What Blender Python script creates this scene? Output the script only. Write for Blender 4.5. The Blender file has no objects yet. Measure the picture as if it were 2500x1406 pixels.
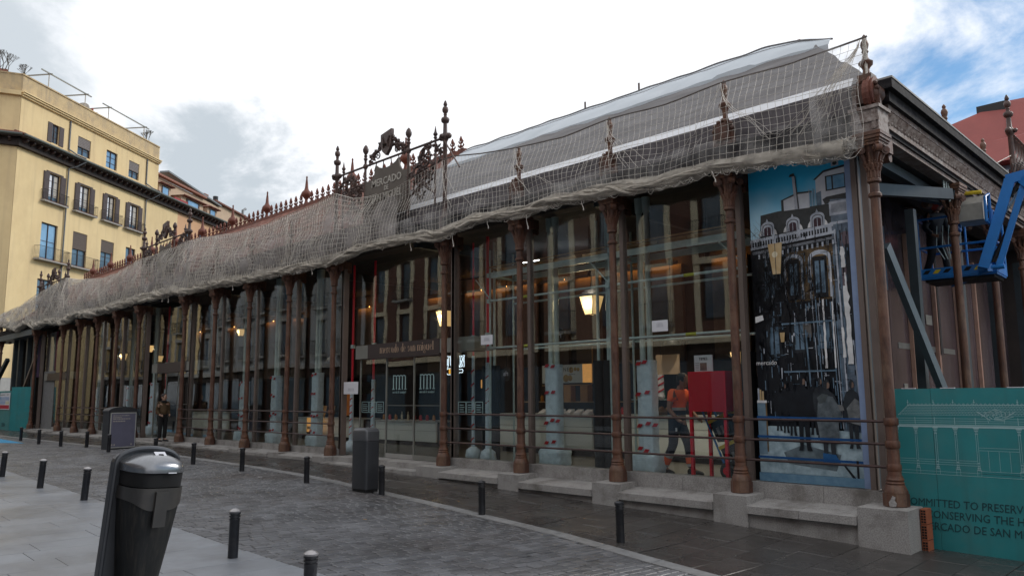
import bpy, math, random
from math import sin, cos, pi, radians, sqrt, atan2, hypot
from mathutils import Vector, Matrix, noise
random.seed(7)
SC = bpy.context.scene
COL = SC.collection
# ------------------------------------------------------------------ camera
EYE = 1.5
cam = bpy.data.cameras.new('camera'); cam_o = bpy.data.objects.new('camera', cam); COL.objects.link(cam_o)
cam.sensor_width = 36.0; cam.lens = 36.0 * 1933.0 / 2500.0; cam.clip_start = 0.05; cam.clip_end = 3000
_y, _p, _r = radians(44.38), radians(7.82), radians(-0.366)
F = Vector((-cos(_y) * cos(_p), sin(_y) * cos(_p), sin(_p)))
R0 = F.cross(Vector((0, 0, 1))).normalized(); U0 = R0.cross(F)
RR = R0 * cos(_r) + U0 * sin(_r); UU = -R0 * sin(_r) + U0 * cos(_r)
M3 = Matrix((RR, UU, -F)).transposed()
cam_o.matrix_world = Matrix.Translation((0, 0, EYE)) @ M3.to_4x4()
SC.camera = cam_o
# ------------------------------------------------------------------ world
W = bpy.data.worlds.new('World'); SC.world = W; W.use_nodes = True
nt = W.node_tree; nt.nodes.clear()
def wn(t, **k):
    n = nt.nodes.new(t)
    for a, b in k.items(): setattr(n, a, b)
    return n
SUN_EL, SUN_AZ = radians(33), radians(22)          # behind thin cloud to the right of the hall, outside the frame
sky = wn('ShaderNodeTexSky', sky_type='NISHITA', sun_disc=False); sky.sun_elevation = SUN_EL; sky.sun_rotation = SUN_AZ % (2 * pi)
sky.air_density = 1.0; sky.dust_density = 0.4; sky.ozone_density = 2.0
tc = wn('ShaderNodeTexCoord')
def wl(a, b): nt.links.new(a, b)
def wmath(op, a, b=None, c=None, clamp=False):
    n = wn('ShaderNodeMath', operation=op); n.use_clamp = clamp
    for i, v in enumerate((a, b, c)):
        if v is None: continue
        if isinstance(v, (int, float)): n.inputs[i].default_value = v
        else: wl(v, n.inputs[i])
    return n.outputs[0]
def wnoise(scale, det, rough, off=(0, 0, 0), dist=0.0, sc=(1, 1, 1.8)):
    m = wn('ShaderNodeMapping'); m.inputs['Location'].default_value = off; m.inputs['Scale'].default_value = sc
    wl(tc.outputs['Generated'], m.inputs[0])
    n = wn('ShaderNodeTexNoise'); n.inputs['Scale'].default_value = scale; n.inputs['Detail'].default_value = det
    n.inputs['Roughness'].default_value = rough; n.inputs['Distortion'].default_value = dist
    wl(m.outputs[0], n.inputs['Vector']); return n.outputs['Fac']
def wdot(d):
    v = wn('ShaderNodeVectorMath', operation='DOT_PRODUCT'); wl(tc.outputs['Generated'], v.inputs[0]); v.inputs[1].default_value = Vector(d).normalized()
    return v.outputs['Value']
def wrange(x, a, b, c=0.0, d=1.0):
    n = wn('ShaderNodeMapRange'); n.interpolation_type = 'SMOOTHSTEP'; wl(x, n.inputs[0])
    for i, v in enumerate((a, b, c, d)): n.inputs[i + 1].default_value = v
    return n.outputs[0]
n1 = wnoise(4.6, 11, 0.60, (3.1, 0.4, 0.2), 0.25); n2 = wnoise(2.2, 3, 0.45, (7.7, 2.1, 1.0), 0.2)
# open blue between the clouds, wider towards the east side of the sky
east = wrange(wdot((0.35, 0.86, 0.30)), 0.57, 0.84)
cover = wrange(wmath('SUBTRACT', wmath('ADD', n1, wmath('MULTIPLY', n2, 0.35)), wmath('MULTIPLY', east, 0.44)), 0.22, 0.46)
# thick grey undersides of cloud
g1 = wmath('MAXIMUM', wrange(wmath('ADD', wdot((-0.884, 0.375, 0.278)), wmath('MULTIPLY', wmath('SUBTRACT', n1, 0.5), 0.02)), 0.9955, 0.9995), wrange(wmath('ADD', wdot((-0.862, 0.425, 0.262)), wmath('MULTIPLY', wmath('SUBTRACT', n1, 0.5), 0.02)), 0.9958, 0.9995))
g2 = wrange(wmath('ADD', wdot((-0.925, 0.10, 0.37)), wmath('MULTIPLY', wmath('SUBTRACT', n1, 0.5), 0.05)), 0.985, 1.0)
g3 = wrange(wnoise(3.0, 5, 0.55, (11, 5, 2)), 0.57, 0.75)
grey = wmath('MAXIMUM', wmath('MAXIMUM', wmath('MULTIPLY', g1, 0.85), wmath('MULTIPLY', g2, 0.75)), wmath('MULTIPLY', g3, 0.3))
cm = wn('ShaderNodeMix', data_type='RGBA'); wl(grey, cm.inputs['Factor'])
cm.inputs['A'].default_value = (10.4, 10.6, 11.0, 1); cm.inputs['B'].default_value = (4.6, 5.3, 5.9, 1)
sk = wn('ShaderNodeMix', data_type='RGBA', blend_type='MULTIPLY'); sk.inputs['Factor'].default_value = 1.0
wl(sky.outputs[0], sk.inputs['A']); sk.inputs['B'].default_value = (0.72, 0.98, 1.10, 1)
mx = wn('ShaderNodeMix', data_type='RGBA'); wl(cover, mx.inputs['Factor']); wl(sk.outputs['Result'], mx.inputs['A']); wl(cm.outputs['Result'], mx.inputs['B'])
bg = wn('ShaderNodeBackground'); bg.inputs['Strength'].default_value = 0.1; wl(mx.outputs['Result'], bg.inputs['Color'])
wo = wn('ShaderNodeOutputWorld'); wl(bg.outputs[0], wo.inputs[0])
sun = bpy.data.lights.new('sun', 'SUN'); sun.energy = 2.0; sun.angle = radians(18); sun.color = (1.0, 0.95, 0.88)
sun_o = bpy.data.objects.new('sun', sun); COL.objects.link(sun_o)
sd = Vector((sin(SUN_AZ) * cos(SUN_EL), cos(SUN_AZ) * cos(SUN_EL), sin(SUN_EL)))
sun_o.rotation_euler = sd.to_track_quat('Z', 'Y').to_euler()
SC.view_settings.view_transform = 'Standard'; SC.view_settings.look = 'None'
SC.view_settings.gamma = 1.0; SC.view_settings.use_curve_mapping = False; SC.view_settings.exposure = 0.12
SC.cycles.use_denoising = True
SC.cycles.max_bounces = 10; SC.cycles.transparent_max_bounces = 24; SC.cycles.diffuse_bounces = 3; SC.cycles.glossy_bounces = 4
SC.cycles.caustics_reflective = False; SC.cycles.caustics_refractive = False; SC.cycles.sample_clamp_indirect = 4.0
# ------------------------------------------------------------------ materials
MATS = {}
def mat(name, c1, c2=None, rough=0.7, metal=0.0, scale=6.0, det=6, bump=0.0, bscale=40.0, rough2=None, isl=0.0, stretch=(1, 1, 1), spec=0.5,
        emit=None, estr=0.0, dirt=None, dscale=1.2, damt=0.5, coord='Object', spots=None, stain=None):
    if name in MATS: return MATS[name]
    m = bpy.data.materials.new(name); m.use_nodes = True; t = m.node_tree; L = t.links.new
    b = t.nodes['Principled BSDF']; b.inputs['Roughness'].default_value = rough; b.inputs['Metallic'].default_value = metal
    b.inputs['Specular IOR Level'].default_value = spec
    co = t.nodes.new('ShaderNodeTexCoord'); mp = t.nodes.new('ShaderNodeMapping'); mp.inputs['Scale'].default_value = stretch
    L(co.outputs[coord], mp.inputs[0])
    def nz(sc, d=det, r=0.6):
        n = t.nodes.new('ShaderNodeTexNoise'); n.inputs['Scale'].default_value = sc; n.inputs['Detail'].default_value = d; n.inputs['Roughness'].default_value = r
        L(mp.outputs[0], n.inputs['Vector']); return n.outputs['Fac']
    def rng(x, a, bb, c=0.0, d=1.0):
        n = t.nodes.new('ShaderNodeMapRange'); L(x, n.inputs[0])
        for i, v in enumerate((a, bb, c, d)): n.inputs[i + 1].default_value = v
        return n.outputs[0]
    def mixc(f, A, B, bt='MIX'):
        n = t.nodes.new('ShaderNodeMix'); n.data_type = 'RGBA'; n.blend_type = bt
        for k, v in (('Factor', f), ('A', A), ('B', B)):
            if isinstance(v, (int, float)): n.inputs[k].default_value = v
            elif isinstance(v, tuple): n.inputs[k].default_value = (*v, 1)
            else: L(v, n.inputs[k])
        return n.outputs['Result']
    c2 = c2 or tuple(x * 0.72 for x in c1)
    n = nz(scale); col = mixc(rng(n, 0.32, 0.68), c1, c2)
    if dirt: col = mixc(rng(nz(dscale, 5, 0.65), 0.48, 0.70, 0, damt), col, dirt)
    if spots:
        vo = t.nodes.new('ShaderNodeTexVoronoi'); vo.inputs['Scale'].default_value = spots[0]; L(mp.outputs[0], vo.inputs['Vector'])
        col = mixc(rng(vo.outputs['Distance'], spots[1] * 0.8, spots[1], spots[3], 0.0), col, spots[2])
    if stain:                                     # vertical runs of dirt below ledges
        m2 = t.nodes.new('ShaderNodeMapping'); m2.inputs['Scale'].default_value = (stain[0], stain[0], stain[0] * 0.06); L(co.outputs[coord], m2.inputs[0])
        n2 = t.nodes.new('ShaderNodeTexNoise'); n2.inputs['Scale'].default_value = 1.0; n2.inputs['Detail'].default_value = 6; L(m2.outputs[0], n2.inputs['Vector'])
        col = mixc(rng(n2.outputs['Fac'], 0.52, 0.72, 0, stain[2]), col, stain[1])
    if isl:
        g = t.nodes.new('ShaderNodeNewGeometry'); o = t.nodes.new('ShaderNodeObjectInfo')
        a = t.nodes.new('ShaderNodeMath'); a.operation = 'ADD'; L(g.outputs['Random Per Island'], a.inputs[0]); L(o.outputs['Random'], a.inputs[1])
        fr = t.nodes.new('ShaderNodeMath'); fr.operation = 'FRACT'; L(a.outputs[0], fr.inputs[0])
        v = rng(fr.outputs[0], 0, 1, 1 - isl, 1 + isl * 0.6)
        hs = t.nodes.new('ShaderNodeHueSaturation'); L(v, hs.inputs['Value']); L(col, hs.inputs['Color']); col = hs.outputs[0]
    L(col, b.inputs['Base Color'])
    if rough2 is not None: L(rng(nz(dscale * 1.3, 4, 0.6), 0.38, 0.62, rough, rough2), b.inputs['Roughness'])
    if bump:
        bp = t.nodes.new('ShaderNodeBump'); bp.inputs['Strength'].default_value = bump; bp.inputs['Distance'].default_value = 0.02
        L(nz(bscale, 5), bp.inputs['Height']); L(bp.outputs[0], b.inputs['Normal'])
    if emit: b.inputs['Emission Color'].default_value = (*emit, 1); b.inputs['Emission Strength'].default_value = estr
    MATS[name] = m; return m
RUST = mat('rusted_iron', (0.135, 0.054, 0.032), (0.048, 0.024, 0.018), 0.55, 0.0, 7, bump=0.4, bscale=60, dirt=(0.23, 0.14, 0.09), dscale=3.2, damt=0.8, stretch=(1, 1, 0.4), coord='Generated' if False else 'Object', stain=(14.0, (0.22, 0.09, 0.04), 0.55))
RUSTD = mat('dark_painted_iron', (0.085, 0.045, 0.036), (0.045, 0.030, 0.028), 0.5, 0.1, 6, bump=0.2, dirt=(0.16, 0.10, 0.08), damt=0.6)
RUSTR = mat('red_rusted_iron', (0.20, 0.062, 0.035), (0.10, 0.032, 0.022), 0.65, 0, 4, bump=0.3)
OXB = mat('new_oxblood_paint', (0.10, 0.022, 0.018), (0.07, 0.017, 0.015), 0.32, 0.0, 4)
BAR = mat('brown_railing_paint', (0.075, 0.040, 0.036), (0.045, 0.027, 0.026), 0.42, 0.3, 8)
ORN = mat('weathered_cast_ornament', (0.23, 0.17, 0.14), (0.10, 0.06, 0.05), 0.7, 0, 14, bump=0.5, bscale=50, dirt=(0.36, 0.33, 0.31), dscale=4, damt=0.7)
BLKM = mat('peeling_black_fascia', (0.012, 0.011, 0.013), (0.018, 0.016, 0.018), 0.85, 0, 5, dirt=(0.34, 0.32, 0.31), dscale=9, damt=0.10, spec=0.2)
SIGNM = mat('dull_sign_plate', (0.115, 0.095, 0.078), (0.085, 0.068, 0.055), 0.6, 0.2, 3)
LETT = mat('pale_sign_letters', (0.48, 0.45, 0.40), (0.36, 0.33, 0.29), 0.6)
GRAN = mat('granite', (0.47, 0.45, 0.43), (0.25, 0.24, 0.235), 0.75, 0, 60, 3, bump=0.3, bscale=90, dirt=(0.14, 0.125, 0.11), dscale=1.8, damt=0.85, stain=(3.0, (0.12, 0.11, 0.10), 0.35))
MULL = mat('taupe_mullion', (0.20, 0.155, 0.135), (0.16, 0.125, 0.11), 0.5, 0.2, 2)
GREYM = mat('grey_steel_frame', (0.27, 0.27, 0.245), (0.22, 0.22, 0.20), 0.5, 0.3, 2)
NETM = mat('net_cord', (0.84, 0.80, 0.74), (0.58, 0.53, 0.46), 0.85, 0, 20)
ROLLM = mat('bunched_netting', (0.60, 0.55, 0.47), (0.30, 0.26, 0.215), 0.95, 0, 26, 8, bump=1.0, bscale=70, stretch=(0.35, 1, 1.6))
TARP = mat('white_roof_tarp', (0.52, 0.56, 0.60), (0.45, 0.50, 0.54), 0.45, 0, 1.5, bump=0.1, bscale=3)
WHITES = mat('white_edge_sheet', (0.86, 0.87, 0.90), (0.80, 0.82, 0.85), 0.5, 0, 3)
GCLOTH = mat('grey_dust_sheet', (0.115, 0.108, 0.108), (0.20, 0.19, 0.19), 0.8, 0, 3, bump=0.6, bscale=5, stretch=(0.25, 1, 1))
SLATEC = mat('dark_drape', (0.14, 0.125, 0.135), (0.075, 0.065, 0.07), 0.7, 0, 6, bump=0.4, bscale=8)
TILE = mat('clay_roof_tile', (0.29, 0.12, 0.08), (0.17, 0.075, 0.055), 0.8, 0, 14, bump=0.3, isl=0.3)
SLAB = mat('wet_sidewalk_slab', (0.072, 0.066, 0.062), (0.045, 0.041, 0.039), 0.16, 0, 1.3, bump=0.12, bscale=90, rough2=0.42, isl=0.16, dscale=0.8, dirt=(0.045, 0.04, 0.04), damt=0.6)
SETT = mat('wet_granite_sett', (0.165, 0.167, 0.178), (0.10, 0.10, 0.106), 0.28, 0, 1.0, det=3, bump=0.12, bscale=60, rough2=0.5, isl=0.34, dscale=0.5, dirt=(0.085, 0.072, 0.066), damt=0.65, spots=(2.2, 0.07, (0.05, 0.045, 0.04), 0.7))
PLAZA = mat('damp_plaza_slab', (0.25, 0.265, 0.29), (0.20, 0.21, 0.23), 0.30, 0, 1.2, bump=0.10, bscale=120, rough2=0.5, isl=0.10, dscale=0.6, dirt=(0.14, 0.14, 0.145), damt=0.75, spots=(2.6, 0.055, (0.10, 0.10, 0.10), 0.7))
KERB = mat('damp_kerb_stone', (0.30, 0.30, 0.305), (0.19, 0.19, 0.19), 0.35, 0, 9, rough2=0.6, isl=0.12, bump=0.1)
JOINT = mat('dark_joint', (0.022, 0.020, 0.018), (0.014, 0.013, 0.012), 0.85, 0, 8)
GROUND = mat('asphalt_ground', (0.07, 0.068, 0.066), (0.05, 0.05, 0.05), 0.6, 0, 3)
BOLL = mat('bollard_paint', (0.040, 0.042, 0.048), (0.026, 0.027, 0.031), 0.38, 0.4, 9, bump=0.15, dirt=(0.10, 0.09, 0.085), dscale=5, damt=0.4)
WORNM = mat('worn_bollard_cap', (0.42, 0.40, 0.40), (0.25, 0.24, 0.24), 0.35, 0.7, 14)
BINP = mat('bin_plastic', (0.014, 0.0145, 0.015), (0.008, 0.009, 0.009), 0.55, 0, 3, spec=0.28, bump=0.12, dirt=(0.055, 0.050, 0.045), dscale=3, damt=0.5, stretch=(1, 1, 0.3), stain=(30.0, (0.07, 0.06, 0.05), 0.45))
BINF = mat('bin_grey_frame', (0.065, 0.068, 0.075), (0.05, 0.052, 0.058), 0.38, 0.3, 4)
BINH = mat('bin_hood_metal', (0.26, 0.265, 0.28), (0.18, 0.185, 0.195), 0.27, 0.7, 6, bump=0.08, bscale=9, dirt=(0.30, 0.30, 0.30), dscale=6, damt=0.35)
BLACK = mat('black_void', (0.006, 0.006, 0.007), (0.004, 0.004, 0.004), 0.9)
TEAL = mat('teal_hoarding', (0.032, 0.26, 0.275), (0.026, 0.215, 0.23), 0.5, 0, 2, bump=0.15, bscale=4, dirt=(0.07, 0.22, 0.225), dscale=2.2, damt=0.6, stain=(5.0, (0.045, 0.16, 0.16), 0.5))
TEALL = mat('pale_printed_line', (0.42, 0.62, 0.64), (0.38, 0.58, 0.60), 0.6)
TEALD = mat('dark_printed_letter', (0.010, 0.055, 0.065), (0.010, 0.05, 0.06), 0.6)
YEL = mat('yellow_render', (0.74, 0.57, 0.31), (0.68, 0.51, 0.27), 0.85, 0, 0.8, bump=0.05, bscale=20, dirt=(0.56, 0.41, 0.22), dscale=0.28, damt=0.7, stretch=(1, 1, 0.7), stain=(1.6, (0.46, 0.34, 0.20), 0.45))
YELD = mat('stained_parapet', (0.60, 0.45, 0.25), (0.46, 0.34, 0.19), 0.9, 0, 0.9, dirt=(0.34, 0.27, 0.19), dscale=1.1, damt=0.8, stain=(2.2, (0.30, 0.24, 0.17), 0.6))
ORG = mat('orange_render', (0.62, 0.36, 0.20), (0.55, 0.32, 0.18), 0.85, 0, 0.8)
CREAM = mat('cream_render', (0.52, 0.38, 0.26), (0.46, 0.33, 0.23), 0.85, 0, 1)
SHUT = mat('brown_shutter', (0.055, 0.030, 0.027), (0.038, 0.022, 0.02), 0.6, 0, 8)
EAVE = mat('dark_eave_wood', (0.035, 0.022, 0.019), (0.022, 0.015, 0.013), 0.8, 0, 4)
GUT = mat('zinc_gutter', (0.10, 0.12, 0.11), (0.08, 0.095, 0.09), 0.5, 0.4, 3)
STONE = mat('limestone_base', (0.36, 0.35, 0.33), (0.30, 0.29, 0.275), 0.8, 0, 3)
BRICK = mat('brown_brick_wall', (0.15, 0.068, 0.048), (0.10, 0.045, 0.034), 0.85, 0, 30)
SURR = mat('cream_surround', (0.78, 0.68, 0.50), (0.70, 0.60, 0.42), 0.8)
GREYR = mat('pale_grey_render', (0.36, 0.37, 0.38), (0.32, 0.33, 0.34), 0.8)
IRON = mat('black_wrought_iron', (0.02, 0.02, 0.022), (0.014, 0.014, 0.015), 0.5, 0.3)
WOOD = mat('plank_wood', (0.42, 0.28, 0.15), (0.30, 0.19, 0.10), 0.7, 0, 20, stretch=(0.2, 1, 1))
GALV = mat('galvanised_tube', (0.52, 0.62, 0.61), (0.42, 0.52, 0.51), 0.45, 0.1, 9)
PALEG = mat('pale_green_pipe', (0.54, 0.60, 0.57), (0.44, 0.50, 0.47), 0.5, 0, 4)
WRAP = mat('pale_plastic_wrap', (0.72, 0.83, 0.90), (0.56, 0.67, 0.74), 0.3, 0, 10, bump=0.9, bscale=16)
REDT = mat('red_tape', (0.65, 0.02, 0.03), (0.36, 0.015, 0.025), 0.4)
REDP = mat('red_prop_paint', (0.78, 0.02, 0.05), (0.66, 0.016, 0.04), 0.4)
DRAPE = mat('black_padding', (0.014, 0.018, 0.024), (0.009, 0.011, 0.015), 0.75, 0, 5, bump=0.5, bscale=6)
MARB = mat('pale_marble_counter', (0.80, 0.82, 0.78), (0.66, 0.70, 0.67), 0.3, 0, 1.5, stretch=(0.4, 1, 2))
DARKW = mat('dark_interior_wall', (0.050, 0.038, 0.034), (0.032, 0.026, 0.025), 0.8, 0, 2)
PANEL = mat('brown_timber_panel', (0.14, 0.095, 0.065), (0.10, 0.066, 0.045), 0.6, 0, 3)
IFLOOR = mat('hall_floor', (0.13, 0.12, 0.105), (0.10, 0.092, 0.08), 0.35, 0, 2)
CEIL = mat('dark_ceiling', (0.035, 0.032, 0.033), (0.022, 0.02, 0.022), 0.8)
WHITE = mat('white_paper', (0.74, 0.74, 0.78), (0.70, 0.70, 0.74), 0.6)
CARDB = mat('card_box', (0.42, 0.24, 0.10), (0.34, 0.19, 0.08), 0.7)
STEELB = mat('blue_grey_steel', (0.095, 0.125, 0.145), (0.07, 0.095, 0.115), 0.5, 0.2, 3)
DSTEEL = mat('dark_steel_post', (0.045, 0.06, 0.07), (0.03, 0.04, 0.048), 0.5, 0.2, 3)
LIFTB = mat('lift_blue_paint', (0.02, 0.20, 0.58), (0.015, 0.16, 0.48), 0.35, 0, 3, dirt=(0.05, 0.13, 0.25), damt=0.4)
YELP = mat('safety_yellow', (0.75, 0.56, 0.03), (0.65, 0.48, 0.03), 0.45)
RROOF = mat('red_metal_roof', (0.27, 0.055, 0.045), (0.22, 0.045, 0.038), 0.5, 0.1, 1.2)
PRINTB = mat('brown_printed_banner', (0.11, 0.078, 0.086), (0.045, 0.034, 0.042), 0.16, 0, 1.6, det=7, dirt=(0.20, 0.18, 0.20), dscale=0.9, damt=0.45, stretch=(1, 1, 0.35))
BATT = mat('copper_batten', (0.60, 0.38, 0.30), (0.48, 0.29, 0.22), 0.3, 0.1)
SKIN = mat('skin', (0.30, 0.15, 0.095), (0.26, 0.13, 0.08), 0.5)
SKIN2 = mat('light_skin', (0.52, 0.32, 0.23), (0.48, 0.29, 0.21), 0.5)
HAIR = mat('dark_hair', (0.012, 0.009, 0.008), (0.008, 0.006, 0.006), 0.6)
HIVIS = mat('orange_hi_vis', (1.0, 0.16, 0.035), (0.95, 0.13, 0.03), 0.6, emit=None)
NAVY = mat('navy_workwear', (0.014, 0.020, 0.040), (0.010, 0.014, 0.028), 0.8)
REFL = mat('reflective_strip', (0.50, 0.50, 0.48), (0.42, 0.42, 0.40), 0.4)
COATB = mat('olive_brown_coat', (0.11, 0.068, 0.032), (0.075, 0.046, 0.022), 0.85, 0, 8)
TROUB = mat('black_trousers', (0.012, 0.012, 0.013), (0.008, 0.008, 0.009), 0.85)
BAGR = mat('dark_red_bag', (0.17, 0.02, 0.02), (0.12, 0.015, 0.015), 0.6)
REDBX = mat('red_lacquer', (0.80, 0.012, 0.035), (0.70, 0.010, 0.03), 0.25, 0, 2)
RUBB = mat('rubber', (0.015, 0.015, 0.016), (0.01, 0.01, 0.01), 0.7)
PURP = mat('grey_violet_panel', (0.165, 0.165, 0.23), (0.14, 0.14, 0.20), 0.4, 0, 3)
DGREY = mat('dark_grey_cabinet', (0.050, 0.053, 0.060), (0.040, 0.043, 0.050), 0.42, 0.2, 3, dirt=(0.075, 0.075, 0.08), damt=0.3)
BLUEPT = mat('blue_ground_paint', (0.02, 0.30, 0.55), (0.02, 0.25, 0.48), 0.6)
PALEBL = mat('pale_blue_strip', (0.27, 0.36, 0.55), (0.23, 0.31, 0.50), 0.5)
HBRICK = mat('hollow_clay_brick', (0.42, 0.13, 0.06), (0.32, 0.10, 0.05), 0.8, 0, 20)
PIPEG = mat('grey_drainpipe', (0.14, 0.15, 0.16), (0.11, 0.12, 0.13), 0.5)
TWIG = mat('bare_twigs', (0.10, 0.08, 0.06), (0.06, 0.05, 0.04), 0.9)
WARM = mat('warm_strip_lamp', (0.9, 0.5, 0.2), None, 0.5, emit=(1.0, 0.42, 0.10), estr=7)
LAMPG = mat('lit_lantern_glass', (0.8, 0.7, 0.5), None, 0.4, emit=(1.0, 0.60, 0.22), estr=0.55)
BULB = mat('lit_bulb', (1, 0.9, 0.7), None, 0.4, emit=(1.0, 0.75, 0.40), estr=14)
NEONW = mat('white_neon', (0.9, 0.95, 1), None, 0.4, emit=(0.75, 0.88, 1.0), estr=1.6)
NEONO = mat('orange_neon', (1, 0.6, 0.1), None, 0.4, emit=(1.0, 0.45, 0.04), estr=1.1)
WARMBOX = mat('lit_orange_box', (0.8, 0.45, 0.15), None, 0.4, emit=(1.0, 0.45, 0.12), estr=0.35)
FLUO = mat('white_tube_light', (1, 1, 1), None, 0.4, emit=(0.95, 0.98, 1.0), estr=12)
def glassmat(name, tint=(0.80, 0.86, 0.84), boost=1.25, rough=0.0, base=0.0):
    m = bpy.data.materials.new(name); m.use_nodes = True; t = m.node_tree; t.nodes.clear(); L = t.links.new
    o = t.nodes.new('ShaderNodeOutputMaterial'); mx = t.nodes.new('ShaderNodeMixShader'); tr = t.nodes.new('ShaderNodeBsdfTransparent'); gl = t.nodes.new('ShaderNodeBsdfGlossy')
    tr.inputs[0].default_value = (*tint, 1); gl.inputs['Roughness'].default_value = rough
    ge = t.nodes.new('ShaderNodeNewGeometry'); dt = t.nodes.new('ShaderNodeVectorMath'); dt.operation = 'DOT_PRODUCT'; L(ge.outputs['Normal'], dt.inputs[0]); L(ge.outputs['Incoming'], dt.inputs[1])
    def mth(op, a, b=0.0, cl=False):
        n = t.nodes.new('ShaderNodeMath'); n.operation = op; n.use_clamp = cl
        for i, v in enumerate((a, b)):
            if isinstance(v, (int, float)): n.inputs[i].default_value = v
            else: L(v, n.inputs[i])
        return n.outputs[0]
    f5 = mth('POWER', mth('SUBTRACT', 1.0, mth('ABSOLUTE', dt.outputs['Value']), True), 5.0)
    mao = mth('MULTIPLY', mth('ADD', mth('MULTIPLY', f5, 0.95), 0.045), boost, True)
    co = t.nodes.new('ShaderNodeTexCoord'); nz = t.nodes.new('ShaderNodeTexNoise'); nz.inputs['Scale'].default_value = 1.1; nz.inputs['Detail'].default_value = 1
    L(co.outputs['Object'], nz.inputs['Vector']); bp = t.nodes.new('ShaderNodeBump'); bp.inputs['Strength'].default_value = 0.06; bp.inputs['Distance'].default_value = 0.02
    L(nz.outputs['Fac'], bp.inputs['Height']); L(bp.outputs[0], gl.inputs['Normal'])
    L(mao, mx.inputs[0]); L(tr.outputs[0], mx.inputs[1]); L(gl.outputs[0], mx.inputs[2]); L(mx.outputs[0], o.inputs[0]); MATS[name] = m; return m
GLASS = glassmat('shop_glass', (0.93, 0.96, 0.955), 1.25)
PANE = mat('window_pane', (0.10, 0.15, 0.20), (0.06, 0.09, 0.12), 0.06, 0.0, 0.6, spec=1.0)
PANEB = mat('bright_window_pane', (0.25, 0.42, 0.60), (0.14, 0.26, 0.40), 0.08, 0, 0.5, spec=1.0)
def clothmat(name, col, alpha, wscale):
    m = mat(name, col, tuple(x * 0.7 for x in col), 0.95, 0, 9, 7, bump=0.5, bscale=18, stretch=(0.5, 1, 1))
    t = m.node_tree; b = t.nodes['Principled BSDF']
    co = t.nodes.new('ShaderNodeTexCoord'); n = t.nodes.new('ShaderNodeTexNoise'); n.inputs['Scale'].default_value = wscale; n.inputs['Detail'].default_value = 8
    t.links.new(co.outputs['Object'], n.inputs['Vector']); r = t.nodes.new('ShaderNodeMapRange'); t.links.new(n.outputs['Fac'], r.inputs[0])
    for i, v in enumerate((0.35, 0.65, max(0, alpha - 0.22), min(1, alpha + 0.22))): r.inputs[i + 1].default_value = v
    t.links.new(r.outputs[0], b.inputs['Alpha']); return m
SCRIM = clothmat('beige_scrim', (0.42, 0.385, 0.365), 0.60, 2.0)
SCRIM2 = clothmat('pale_scrim', (0.60, 0.58, 0.56), 0.22, 2.5)
SCRIM3 = clothmat('hem_scrim', (0.50, 0.455, 0.39), 0.62, 5.0)
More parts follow.
